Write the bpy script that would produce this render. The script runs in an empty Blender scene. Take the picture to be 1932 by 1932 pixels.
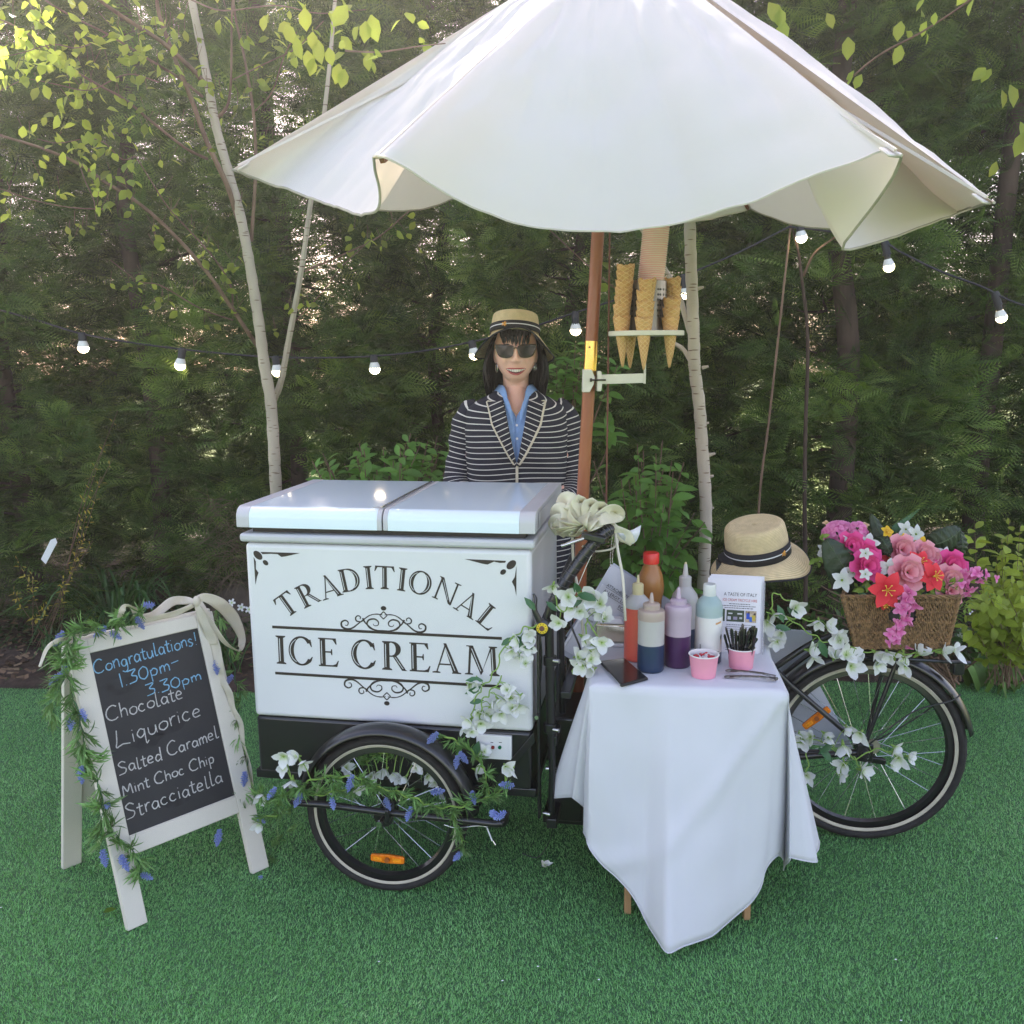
import bpy, math, random
import numpy as np
from mathutils import Vector as V, Matrix, Euler, noise as mnoise
from mathutils.geometry import tessellate_polygon
rnd = random.Random(7); PI = math.pi
SC = bpy.context.scene; COL = SC.collection
# ------------------------------------------------------------------ camera
FPX, TH, RO, CH = 1743.3, .1699, .0098, 1.6          # focal length (1932 px wide picture), pitch, roll, height
c0, s0, cr, sr = math.cos(TH), math.sin(TH), math.cos(RO), math.sin(RO)
cam = bpy.data.objects.new('camera', bpy.data.cameras.new('camera')); COL.objects.link(cam); SC.camera = cam
cam.data.sensor_width = 36; cam.data.lens = FPX/1932*36; cam.data.clip_end = 600; cam.data.clip_start = .05
_x = V((1, 0, 0)); _y = V((0, s0, c0)); _f = V((0, c0, -s0))
_r = _x*cr - _y*sr; _u = _x*sr + _y*cr
cam.matrix_world = Matrix(((_r.x, _u.x, -_f.x, 0), (_r.y, _u.y, -_f.y, 0), (_r.z, _u.z, -_f.z, CH), (0, 0, 0, 1)))
# ------------------------------------------------------------------ world, sun, exposure
SUN_EL, SUN_AZ = math.radians(43), math.radians(-14)  # azimuth from +Y towards +X
wd = bpy.data.worlds.new('World'); SC.world = wd; wd.use_nodes = True
nt = wd.node_tree; bg = nt.nodes['Background']; sky = nt.nodes.new('ShaderNodeTexSky'); sky.sky_type = 'NISHITA'
sky.sun_disc = False; sky.sun_elevation = SUN_EL; sky.sun_rotation = SUN_AZ; sky.dust_density = 2.0; sky.altitude = 50
sky.ozone_density = .6
tint = nt.nodes.new('ShaderNodeMix'); tint.data_type = 'RGBA'; tint.blend_type = 'MULTIPLY'; tint.inputs[0].default_value = 1; tint.inputs[7].default_value = (1.20, .955, .88, 1)   # hazy, whitish sky
nt.links.new(sky.outputs[0], tint.inputs[6]); nt.links.new(tint.outputs[2], bg.inputs[0]); bg.inputs[1].default_value = .15
sl = bpy.data.lights.new('sun', 'SUN'); sl.energy = 5.0; sl.angle = math.radians(.6); sl.color = (1, .93, .8)
so = bpy.data.objects.new('sun', sl); COL.objects.link(so); so.location = (0, 8, 12)
sd = V((math.sin(SUN_AZ)*math.cos(SUN_EL), math.cos(SUN_AZ)*math.cos(SUN_EL), math.sin(SUN_EL)))
so.rotation_euler = sd.to_track_quat('Z', 'Y').to_euler()
vs = SC.view_settings; vs.view_transform = 'Standard'; vs.look = 'None'; vs.gamma = 1; vs.use_curve_mapping = False
vs.exposure = 2.1
HZ_D, HZ_G = .0060, .74
cy = SC.cycles; SC.render.engine = 'CYCLES'; cy.use_denoising = True; cy.max_bounces = 7; cy.transparent_max_bounces = 12
cy.diffuse_bounces = 4; cy.glossy_bounces = 3; cy.transmission_bounces = 5; cy.sample_clamp_indirect = 6; cy.caustics_reflective = False; cy.caustics_refractive = False
# ------------------------------------------------------------------ turning photograph measurements into places
def ray(u, v):
    X = (u-966)/FPX; Y = (966-v)/FPX
    x = X*cr + Y*sr; y = -X*sr + Y*cr
    return V((x, c0+y*s0, -s0+y*c0))
CAM = V((0, 0, CH))
def hit(u, v, p0, n):
    d = ray(u, v); return CAM + d*((V(p0)-CAM).dot(V(n))/d.dot(V(n)))
def W(u, v, y): return hit(u, v, (0, y, 0), (0, 1, 0))
def G(u, v, z=0.): return hit(u, v, (0, 0, z), (0, 0, 1))
TB = V((-.7986, 2.70, 0)); TYAW = -.1742
MT = Matrix.Translation(TB) @ Matrix.Rotation(TYAW, 4, 'Z'); MTI = MT.inverted()
ta = (MT.to_3x3() @ V((1, 0, 0))); tn = (MT.to_3x3() @ V((0, 1, 0)))
def TL(u, v, yl=0.): return MTI @ hit(u, v, TB + tn*yl, tn)      # trike-local point on plane y=yl
def TW(u, v, yl=0.): return hit(u, v, TB + tn*yl, tn)
def ys(n, y):
    if not isinstance(y, (tuple, list)): return [y]*n
    return [y[0]+(y[1]-y[0])*i/(n-1) for i in range(n)]
def line(pts, y): return [W(p[0], p[1], yy) for p, yy in zip(pts, ys(len(pts), y))]
# ------------------------------------------------------------------ materials
MATS = {}
def nd(t, k, **kw):
    n = t.nodes.new(k)
    for a, b in kw.items(): setattr(n, a, b)
    return n
def mat(name, col, rough=.6, metal=0., var=.12, scale=30., bump=0., bscale=None, trans=0., transl=0., tcol=None, spec=None, coat=0., alpha=1., emit=None, col2=None, obj_var=0., ior=None, sss=0., stretch=None):
    if name in MATS: return MATS[name]
    m = bpy.data.materials.new(name); m.use_nodes = True; t = m.node_tree; b = t.nodes['Principled BSDF']; L = t.links.new
    tc = nd(t, 'ShaderNodeTexCoord'); vec = tc.outputs['Object']
    if stretch:
        mp = nd(t, 'ShaderNodeMapping'); mp.inputs['Scale'].default_value = stretch; L(vec, mp.inputs[0]); vec = mp.outputs[0]
    n = nd(t, 'ShaderNodeTexNoise'); n.inputs['Scale'].default_value = scale; n.inputs['Detail'].default_value = 5; L(vec, n.inputs['Vector'])
    c = V(col[:3]); d = V(col2[:3]) if col2 else c*(1-var)
    r = nd(t, 'ShaderNodeValToRGB'); r.color_ramp.elements[0].position = .32; r.color_ramp.elements[1].position = .68
    r.color_ramp.elements[0].color = (*d, 1); r.color_ramp.elements[1].color = (*((c*(1+var*.5)) if not col2 else c), 1)
    L(n.outputs[0], r.inputs[0]); out = r.outputs[0]
    if obj_var:
        oi = nd(t, 'ShaderNodeObjectInfo'); h = nd(t, 'ShaderNodeHueSaturation'); mr = nd(t, 'ShaderNodeMapRange')
        mr.inputs[3].default_value = 1-obj_var; mr.inputs[4].default_value = 1+obj_var; L(oi.outputs['Random'], mr.inputs[0]); L(mr.outputs[0], h.inputs['Value']); L(out, h.inputs['Color']); out = h.outputs[0]
    L(out, b.inputs['Base Color']); b.inputs['Roughness'].default_value = rough; b.inputs['Metallic'].default_value = metal
    if spec is not None: b.inputs['Specular IOR Level'].default_value = spec
    if ior: b.inputs['IOR'].default_value = ior
    b.inputs['Coat Weight'].default_value = coat; b.inputs['Coat Roughness'].default_value = .08
    b.inputs['Transmission Weight'].default_value = trans; b.inputs['Alpha'].default_value = alpha
    if sss: b.inputs['Subsurface Weight'].default_value = sss; b.inputs['Subsurface Radius'].default_value = (1, .35, .2); b.inputs['Subsurface Scale'].default_value = .01
    if emit: b.inputs['Emission Color'].default_value = (*emit[0], 1); b.inputs['Emission Strength'].default_value = emit[1]
    if bump:
        n2 = nd(t, 'ShaderNodeTexNoise'); n2.inputs['Scale'].default_value = bscale or scale*4; n2.inputs['Detail'].default_value = 6; L(vec, n2.inputs['Vector'])
        bp = nd(t, 'ShaderNodeBump'); bp.inputs['Strength'].default_value = bump; bp.inputs['Distance'].default_value = .004; L(n2.outputs[0], bp.inputs['Height']); L(bp.outputs[0], b.inputs['Normal'])
    if transl:
        tr = nd(t, 'ShaderNodeBsdfTranslucent'); mx = nd(t, 'ShaderNodeMixShader'); mx.inputs[0].default_value = transl
        if tcol: tr.inputs[0].default_value = (*tcol, 1)
        else: L(out, tr.inputs[0])
        o = t.nodes['Material Output']; L(b.outputs[0], mx.inputs[1]); L(tr.outputs[0], mx.inputs[2]); L(mx.outputs[0], o.inputs[0])
    MATS[name] = m; return m
# ------------------------------------------------------------------ object helpers
BASEM = {}
def thing(name, label, cat, loc=(0, 0, 0), rot=(0, 0, 0), group=None):
    o = bpy.data.objects.new(name, None); COL.objects.link(o); o.empty_display_size = .05
    o.location = loc; o.rotation_euler = rot; o['label'] = label; o['category'] = cat
    if group: o['group'] = group
    BASEM[o.name] = Matrix.Translation(V(loc)) @ Euler(rot).to_matrix().to_4x4(); return o
def tag(o, label=None, cat=None, group=None, kind=None):
    for k, x in (('label', label), ('category', cat), ('group', group), ('kind', kind)):
        if x: o[k] = x
    return o
def dup(root, loc=None, rot=None, label=None, scale=None, parent=None):
    c = root.copy(); COL.objects.link(c)
    if parent is not None: c.parent = parent
    if loc is not None: c.location = loc
    if rot is not None: c.rotation_euler = rot
    if scale is not None: c.scale = (scale,)*3 if not isinstance(scale, (tuple, list)) else scale
    if label: c['label'] = label
    for ch in [o for o in root.children]: dup(ch, parent=c)
    return c
def frame(d, up=(0, 0, 1)):
    z = V(d).normalized(); x = V(up).cross(z)
    if x.length < 1e-4: x = V((1, 0, 0)).cross(z)
    x.normalize(); y = z.cross(x); return Matrix((x, y, z)).transposed()
def cr_spline(P, n=6, closed=False):
    P = [V(p) for p in P]; out = []; N = len(P)
    if N < 3 and not closed: return [P[0].lerp(P[-1], i/n) for i in range(n+1)]
    rng_ = N if closed else N-1
    for i in range(rng_):
        p1, p2 = P[i], P[(i+1) % N]; p0 = P[(i-1) % N] if (closed or i > 0) else p1*2-p2; p3 = P[(i+2) % N] if (closed or i < N-2) else p2*2-p1
        for k in range(n):
            t = k/n; out.append(.5*((2*p1)+(p2-p0)*t+(2*p0-5*p1+4*p2-p3)*t*t+(3*p1-p0-3*p2+p3)*t**3))
    if not closed: out.append(P[-1])
    return out
def lerpa(a, n):
    a = list(a) if isinstance(a, (list, tuple)) else [a, a]
    return [float(np.interp(i/(n-1), np.linspace(0, 1, len(a)), a)) for i in range(n)]
class MB:
    def __init__(s): s.v = []; s.f = []; s.m = []; s.a = []; s.sa = None
    def add(s, vs, fs, m=0, a=None):
        k = len(s.v); s.v += [tuple(p) for p in vs]; s.f += [tuple(i+k for i in f) for f in fs]; s.m += [m]*len(fs)
        s.a += list(a) if a is not None else [0.]*len(vs); return s
    def box(s, c, d, R=None, m=0, taper=1.):
        x, y, z = [q/2 for q in d]; P = []
        for k in (-1, 1):
            t = taper if k > 0 else 1
            for a, b in ((-1, -1), (1, -1), (1, 1), (-1, 1)):
                p = V((a*x*t, b*y*t, k*z)); P.append((R @ p if R else p)+V(c))
        return s.add(P, [(3, 2, 1, 0), (4, 5, 6, 7), (0, 1, 5, 4), (1, 2, 6, 5), (2, 3, 7, 6), (3, 0, 4, 7)], m)
    def beam(s, a, b, w, h, m=0, up=(0, 0, 1)):
        a, b = V(a), V(b); R = frame(b-a, up); return s.box((a+b)/2, (w, h, (b-a).length), R, m)
    def tube(s, P, r, n=8, m=0, cap=True, closed=False, sq=(1, 1), up=None, a0=0.):
        P = [V(p) for p in P]; N = len(P); rr = lerpa(r, N) if N > 1 else [r]
        T = [(P[(i+1) % N]-P[i-1]) if closed or 0 < i < N-1 else (P[1]-P[0] if i == 0 else P[-1]-P[-2]) for i in range(N)]
        T = [t.normalized() if t.length > 0 else V((0, 0, 1)) for t in T]
        x = frame(T[0], up or (0, 0, 1)).col[0]; vs = []; at = []; L = a0
        for i in range(N):
            if up: x = frame(T[i], up).col[0]
            else:
                x = x-T[i]*x.dot(T[i]); x.normalize()
            y = T[i].cross(x)
            if i: L += (P[i]-P[i-1]).length
            for k in range(n):
                q = 2*PI*k/n; vs.append(P[i]+(x*math.cos(q)*sq[0]+y*math.sin(q)*sq[1])*rr[i]); at.append(L)
        fs = []
        for i in range(N if closed else N-1):
            j = (i+1) % N
            for k in range(n): l = (k+1) % n; fs.append((i*n+k, i*n+l, j*n+l, j*n+k))
        if cap and not closed: fs += [tuple(range(n))[::-1], tuple((N-1)*n+k for k in range(n))]
        return s.add(vs, fs, m, at)
    def lathe(s, prof, c=(0, 0, 0), R=None, n=20, m=0, a0=0, a1=2*PI, fn=None):
        full = abs(a1-a0-2*PI) < 1e-6; K = n if full else n+1; vs = []; at = []
        for i, (r, z) in enumerate(prof):
            for k in range(K):
                q = a0+(a1-a0)*k/n; p = V((r*math.cos(q), r*math.sin(q), z))
                if fn: p = fn(p, q, i)
                vs.append((R @ p if R else p)+V(c)); at.append(i/max(1, len(prof)-1))
        fs = []
        for i in range(len(prof)-1):
            for k in range(n): l = (k+1) % K; fs.append((i*K+k, i*K+l, (i+1)*K+l, (i+1)*K+k))
        return s.add(vs, fs, m, at)
    def grid(s, P, m=0, cu=False, a=None):
        h = len(P); w = len(P[0]); vs = [p for r in P for p in r]; fs = []
        for i in range(h-1):
            for k in range(w if cu else w-1): l = (k+1) % w; fs.append((i*w+k, i*w+l, (i+1)*w+l, (i+1)*w+k))
        return s.add(vs, fs, m, a)
    def ball(s, c, r, n=10, m=0, R=None):
        r = V(r) if isinstance(r, (tuple, list)) else V((r, r, r)); h = max(4, n//2+1)
        P = []
        for i in range(h+1):
            ph = PI*i/h; P.append([(R if R else Matrix.Identity(3)) @ V((r.x*math.sin(ph)*math.cos(2*PI*k/n), r.y*math.sin(ph)*math.sin(2*PI*k/n), -r.z*math.cos(ph)))+V(c) for k in range(n)])
        return s.grid(P, m, True)
    def prism(s, pts, h, M, m=0, z0=0.):      # 2D polygon, extruded along M's z
        n = len(pts); tr = tessellate_polygon([[V((p[0], p[1], 0)) for p in pts]])
        vs = [M @ V((p[0], p[1], z0)) for p in pts]+[M @ V((p[0], p[1], z0+h)) for p in pts]
        fs = [tuple(i+n for i in t) for t in tr]+[tuple(t)[::-1] for t in tr]+[(i, (i+1) % n, n+(i+1) % n, n+i) for i in range(n)]
        return s.add(vs, fs, m)
    def strip(s, P, w, nrm, m=0, n=1):         # flat ribbon: centre points, widths, side directions
        N = len(P); ww = lerpa(w, N); rows = []
        for i in range(N):
            d = V(nrm[i]) if isinstance(nrm, list) else V(nrm); t = (P[min(i+1, N-1)]-P[max(i-1, 0)]); d = d-t*(d.dot(t)/max(t.length_squared, 1e-9)); d.normalize()
            rows.append([P[i]+d*ww[i]*(k/n-.5) for k in range(n+1)])
        return s.grid(rows, m)
    def build(s, name, mats, parent=None, world=True, smooth=True, bev=0, bseg=2, sub=0, sol=0, label=None, auto=None, kind=None):
        me = bpy.data.meshes.new(name); vs = s.v
        if parent is not None and world:
            Mi = pm(parent).inverted(); vs = [tuple(Mi @ V(p)) for p in s.v]
        me.from_pydata(vs, [], s.f)
        for x in (mats if isinstance(mats, (list, tuple)) else [mats]): me.materials.append(x)
        if any(s.m): me.polygons.foreach_set('material_index', s.m)
        if any(s.a): at = me.attributes.new('sv', 'FLOAT', 'POINT'); at.data.foreach_set('value', s.a)
        me.update()
        if smooth:
            me.polygons.foreach_set('use_smooth', [True]*len(me.polygons)); me.set_sharp_from_angle(angle=math.radians(auto or 42))
        o = bpy.data.objects.new(name, me); COL.objects.link(o)
        if parent is not None: o.parent = parent
        if sol: q = o.modifiers.new('thickness', 'SOLIDIFY'); q.thickness = sol; q.offset = 0
        if bev: q = o.modifiers.new('bevel', 'BEVEL'); q.width = bev; q.segments = bseg; q.limit_method = 'ANGLE'; q.angle_limit = math.radians(40)
        if sub: q = o.modifiers.new('sub', 'SUBSURF'); q.levels = q.render_levels = sub
        if label: o['label'] = label
        if kind: o['kind'] = kind
        return o
def pm(o):
    M = BASEM.get(o.name)
    if M is None: M = Matrix.LocRotScale(o.location, o.rotation_euler, o.scale)
    return pm(o.parent) @ M if (o.parent is not None and o.name not in BASEM) else M
def fastmesh(name, verts, tris, mats, mi=None, attr=None, parent=None, k=3):
    me = bpy.data.meshes.new(name); nv, nf = len(verts), len(tris); me.vertices.add(nv); me.vertices.foreach_set('co', np.asarray(verts, np.float32).ravel())
    me.loops.add(nf*k); me.loops.foreach_set('vertex_index', np.asarray(tris, np.int32).ravel()); me.polygons.add(nf)
    me.polygons.foreach_set('loop_start', np.arange(0, nf*k, k, dtype=np.int32))
    for m_ in (mats if isinstance(mats, (list, tuple)) else [mats]): me.materials.append(m_)
    if mi is not None: me.polygons.foreach_set('material_index', np.asarray(mi, np.int32))
    if attr is not None: a = me.attributes.new('sv', 'FLOAT', 'POINT'); a.data.foreach_set('value', np.asarray(attr, np.float32))
    me.update(calc_edges=True); me.validate(); o = bpy.data.objects.new(name, me); COL.objects.link(o)
    if parent is not None: o.parent = parent
    return o
# ------------------------------------------------------------------ the ground
def amat(name, cols, rough=.6, transl=0., spec=.3, tgain=1.0, pos=None, scale=None, tt=(1.5, 1.6, .5)):
    """colour runs along the stored 'sv' value of each vertex"""
    m = bpy.data.materials.new(name); m.use_nodes = True; t = m.node_tree; b = t.nodes['Principled BSDF']; L = t.links.new
    a = nd(t, 'ShaderNodeAttribute', attribute_name='sv'); r = nd(t, 'ShaderNodeValToRGB'); n = len(cols)
    while len(r.color_ramp.elements) < n: r.color_ramp.elements.new(.5)
    for i, c in enumerate(cols): r.color_ramp.elements[i].position = pos[i] if pos else i/(n-1); r.color_ramp.elements[i].color = (*c, 1)
    src = a.outputs['Fac']
    L(src, r.inputs[0]); b.inputs['Roughness'].default_value = rough; b.inputs['Specular IOR Level'].default_value = spec
    L(r.outputs[0], b.inputs['Base Color'])
    if transl:
        tr = nd(t, 'ShaderNodeBsdfTranslucent'); mx = nd(t, 'ShaderNodeMixShader'); mx.inputs[0].default_value = transl
        g = nd(t, 'ShaderNodeMix', data_type='RGBA', blend_type='MULTIPLY'); g.inputs[0].default_value = 1; g.inputs[7].default_value = (tt[0]*tgain, tt[1]*tgain, tt[2]*tgain, 1)
        L(r.outputs[0], g.inputs[6]); L(g.outputs[2], tr.inputs[0]); o = t.nodes['Material Output']; L(b.outputs[0], mx.inputs[1]); L(tr.outputs[0], mx.inputs[2]); L(mx.outputs[0], o.inputs[0])
    MATS[name] = m; return m
def sheet(name, x0, x1, y0, y1, z, m, nx=2, ny=2, fn=None):
    g = MB(); P = []
    for j in range(ny+1):
        y = y0+(y1-y0)*j/ny; P.append([V((x0+(x1-x0)*i/nx, y, z+(fn(x0+(x1-x0)*i/nx, y) if fn else 0))) for i in range(nx+1)])
    g.grid(P); return tag(g.build(name, m), kind='structure')
M_field = mat('far_grass', (.16, .22, .045), .9, var=.4, scale=.8)
M_turf = mat('turf_backing', (.06, .15, .06), .95, var=.4, scale=300, bump=.6, bscale=500)
M_soil = mat('soil', (.065, .042, .03), .95, var=.55, scale=22, bump=1., bscale=60)
sheet('ground', -40, 40, -20, 60, -.03, M_field)
BEDY = 4.32
def bed_edge(x): return 4.3 + .05*math.sin(x*1.7)+.02*math.sin(x*6)
sheet('lawn', -7, 7, -3, 5.0, 0., M_turf)
# planting bed, a low mound of soil that laps the turf edge
g = MB(); P = []
for j in range(15):
    r = []
    for i in range(121):
        x = -7+14*i/120; e = bed_edge(x); y = e+(8.2-e)*(j/14)**1.6; z = .004+.05*min(1, (y-e)*4)+ (mnoise.noise(V((x*5, y*5, 0)))*.03 if j > 0 else 0)
        r.append(V((x, y, z)))
    P.append(r)
g.grid(P); tag(g.build('flower_bed', M_soil), kind='structure')
# turf blades
rs = np.random.RandomState(3)
def in_view(x, y, m=.12): return np.abs(x) < (y*1.02+.35)*.5545+m
NB = 760000; y = 1.35+(4.36-1.35)*rs.rand(NB)**1.12; x = (rs.rand(NB)*2-1)*((y*1.02+.35)*.5545+.1)
ok = y < 4.3+.05*np.sin(x*1.7)+.02*np.sin(x*6)+.03*rs.rand(NB); x, y = x[ok], y[ok]; NB = len(x)
h = (.003+.006*rs.rand(NB))*(1+.5*(rs.rand(NB) > .93)); a = rs.rand(NB)*2*PI; lean = .2+1.1*rs.rand(NB); w = .0008+.0007*rs.rand(NB)
swirl = np.sin(x*3.1+np.cos(y*2.3)*2)*.5; ld = a*.9+swirl
dx, dy = np.cos(ld)*lean*h, np.sin(ld)*lean*h; px, py = -np.sin(a)*w, np.cos(a)*w
Vv = np.empty((NB, 3, 3)); Vv[:, 0] = np.c_[x-px, y-py, np.zeros(NB)]; Vv[:, 1] = np.c_[x+px, y+py, np.zeros(NB)]; Vv[:, 2] = np.c_[x+dx, y+dy, h]
at = np.repeat(np.clip(rs.rand(NB)*.7+.3*(.5+.25*np.sin(x*2.2+y*1.3)+.25*np.sin(x*5.1-y*4.3+np.sin(x*3))), 0, 1), 3)
M_blade = amat('turf_blades', [(.095, .27, .075), (.175, .45, .14), (.30, .60, .22), (.54, .64, .34)], .45, transl=.12, spec=.4, pos=[0, .5, .93, 1])
tag(fastmesh('grass', Vv.reshape(-1, 3), np.arange(NB*3).reshape(-1, 3), M_blade, attr=at), 'short artificial turf blades covering the whole lawn', 'artificial grass', kind='stuff')
del Vv
# ------------------------------------------------------------------ leaves
def leaf_template(L=1., wd=.5, fold=.12, droop=.15, n=3, tip=.1, base=.12):
    """a leaf along +x, unit length; returns verts, quads"""
    vs = []; fs = []
    for i in range(n+1):
        t = i/n; w = wd/2*max(math.sin(PI*min(1, t*(1-tip)+base*.6))**.8, 0) if 0 < i < n else (.01 if i == n else .03)
        z = -droop*t*t
        vs += [(L*t, -w, z+fold*w*2), (L*t, 0, z), (L*t, w, z+fold*w*2)]
    for i in range(n):
        k = i*3; fs += [(k, k+3, k+4, k+1), (k+1, k+4, k+5, k+2)]
    return vs, fs
def leaf_mesh(name, m, **kw):
    me = bpy.data.meshes.new(name); v, f = leaf_template(**kw); me.from_pydata(v, [], f); me.materials.append(m); me.polygons.foreach_set('use_smooth', [True]*len(f)); return me
def put(me, name, parent, P, R, s):
    o = bpy.data.objects.new(name, me); COL.objects.link(o); o.parent = parent
    M = pm(parent).inverted() @ Matrix.LocRotScale(V(P), R, V((s, s, s)) if not isinstance(s, (tuple, list)) else V(s)) if parent else Matrix.LocRotScale(V(P), R, V((s, s, s)))
    o.matrix_basis = M; return o
def leafR(d, roll=0., up=(0, 0, 1)):
    x = V(d).normalized(); z = V(up)-x*x.dot(V(up))
    if z.length < 1e-3: z = V((0, 1, 0))
    z.normalize(); y = z.cross(x); M = Matrix((x, y, z)).transposed(); return (M @ Matrix.Rotation(roll, 3, 'X')).to_euler()
def place_leaves(parent, me, items, limit=300, name='leaf'):
    """items: (P, R, s, screen size); biggest as parts, the rest one stuff mesh"""
    items = sorted(items, key=lambda q: -q[3]); 
    for P, R, s, _ in items[:limit]: put(me, name, parent, P, R, s)
    rest = items[limit:]
    if rest:
        g = MB(); v = [V(q.co) for q in me.vertices]; f = [tuple(p.vertices) for p in me.polygons]
        for P, R, s, _ in rest:
            Rm = R.to_matrix(); sv = V((s, s, s)) if not isinstance(s, (tuple, list)) else V(s)
            g.add([Rm @ V((q.x*sv.x, q.y*sv.y, q.z*sv.z))+V(P) for q in v], f)
        g.build('foliage', me.materials[0], parent, kind='stuff')
# ------------------------------------------------------------------ conifer hedge: a row of trees with feathery sprays
M_con = amat('conifer_sprays', [(.012, .021, .010), (.034, .062, .020), (.095, .165, .045), (.23, .33, .085)], .7, transl=.30, spec=.15, tgain=1.0)  # paler tips put the look of sunlit sprays into the colour
M_ctr = mat('conifer_bark', (.075, .05, .04), .95, var=.5, scale=14, bump=.8, stretch=(1, 1, .25))
def spray():
    vs = []; ts = []
    def blade(p, q, w):
        p, q = np.array(p), np.array(q); d = q-p; n = np.array([-d[1], d[0], 0]); n = n/(np.linalg.norm(n)+1e-9)*w; k = len(vs)
        m_ = p+d*.45; vs.extend([p-n*.25, m_+n, m_-n, q]); ts.extend([(k, k+2, k+1), (k+1, k+2, k+3)])
    N = 9
    for i in range(N):
        t = (i+.6)/N; z = -.22*t*t; l = .42*(1-t)**.7+.07
        for sgn in (-1, 1):
            b = np.array([t, 0, z]); tip = b+np.array([l*.75, sgn*l*.8, -.10*l*4*t])
            blade(b, tip, .012+.02*l)
            for q in (.4, .72):
                c = b+(tip-b)*q; l2 = l*.34*(1.2-q)
                blade(c, c+np.array([l2, sgn*l2*.1, 0]), .014); 
    blade([0, 0, 0], [1.05, 0, -.24], .012)
    return np.array(vs), np.array(ts)
SPV, SPT = spray()
def crown(seed, n, hw=.62, zt=4.7, y0=-.35, y1=.45):
    r = np.random.RandomState(seed); P = []; k = 0
    off = r.rand(3)*50
    while len(P) < n:
        x = (r.rand()*2-1)*hw; y = y0+(y1-y0)*r.rand(); z = .12+(zt-.12)*r.rand()
        d = mnoise.noise(V((x*2.6+off[0], y*2.2+off[1], z*2.6+off[2])))+.5*mnoise.noise(V((x*7+off[0], y*7, z*7)))
        if z < .5 and r.rand() < .4: continue
        if d < -.12+.06*(z > 3.2) and r.rand() < .93: continue
        if z > 4.0 and abs(x) > hw*(1.2-(z-4.0)*.9): continue
        P.append((x, y, z, d))
    P = np.array(P); V_ = []; T_ = []; A_ = []
    for i, (x, y, z, d) in enumerate(P):
        az = math.atan2((y-.05)*1.5+(-.25), x*.7+r.randn()*.5)+r.randn()*.5; el = .25+r.randn()*.4; roll = r.randn()*.7; s = .11+.11*r.rand()
        R = (Matrix.Rotation(az, 3, 'Z') @ Matrix.Rotation(-el, 3, 'Y') @ Matrix.Rotation(roll, 3, 'X')); Rn = np.array(R)
        V_.append(SPV*s @ Rn.T+np.array([x, y, z])); T_.append(SPT+i*len(SPV))
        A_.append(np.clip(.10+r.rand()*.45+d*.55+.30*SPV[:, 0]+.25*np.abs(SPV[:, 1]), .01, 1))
    return np.vstack(V_), np.vstack(T_), np.hstack(A_)
crown_me = []
for sd_ in (11, 23, 37):
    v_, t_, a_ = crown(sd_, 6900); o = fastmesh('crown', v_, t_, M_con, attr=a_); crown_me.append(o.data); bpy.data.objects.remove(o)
def branch_twigs(g, x0, y0, z0, z1, n, r):
    for i in range(n):
        z = z0+(z1-z0)*r.random(); a = r.uniform(-PI, 0) if r.random() < .7 else r.uniform(0, PI); L = r.uniform(.25, .6)
        p = V((x0, y0, z)); d = V((math.cos(a), math.sin(a)*.7, r.uniform(-.1, .5)))*L
        g.tube([p, p+d*.5+V((0, 0, -.02)), p+d], [.009, .006, .002], 4)
conifers = [(-3.55, 5.45, 'far left, half cut off by the frame'), (-2.83, 5.30, 'behind the thin yellow-leaved plant'), (-2.02, 5.5, 'left of the pale birch trunk, above the chalkboard'), (-1.22, 5.3, 'just behind the left birch trunk'),
            (-.42, 5.5, 'behind the left side of the woman'), (.38, 5.45, 'behind the orange umbrella pole'), (1.10, 5.6, 'between the wafer cones and the straw boater'), (1.78, 5.3, 'with the thick brown trunk right of the boater'), (2.62, 5.4, 'with a thick brown trunk above the flower basket'), (3.35, 5.5, 'far right, half cut off by the frame')]
trunk_r = [.05, .05, .045, .045, .035, .035, .035, .06, .055, .04]
for i, ((x, y, where), tr_) in enumerate(zip(conifers, trunk_r)):
    t = thing('conifer_tree', 'dark green conifer of the hedge '+where, 'tree', (x, y, .04), (0, 0, 0), 'conifers forming the hedge')
    r = random.Random(i*5+1); g = MB(); yt = y-(.30 if i in (0, 2, 7, 8) else 0); pts = [V((x+r.uniform(-.03, .03)*k, yt+.02*k*r.uniform(-1, 1), .02+k*.8)) for k in range(7)]
    g.tube(cr_spline(pts, 4), [tr_*1.3, tr_, tr_*.9, tr_*.7, tr_*.4], 9); branch_twigs(g, x, y, .3, 4.3, 34, r)
    g.build('trunk', M_ctr, t)
    c = bpy.data.objects.new('crown', crown_me[i % 3]); COL.objects.link(c); c.parent = t; c.rotation_euler = (0, 0, PI if i % 2 else 0); c.scale = (1, 1.0, (1.0+.04*((i*7) % 3))*(.86 if i < 3 else 1)); c.location = (0, -.08, 0)
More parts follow.
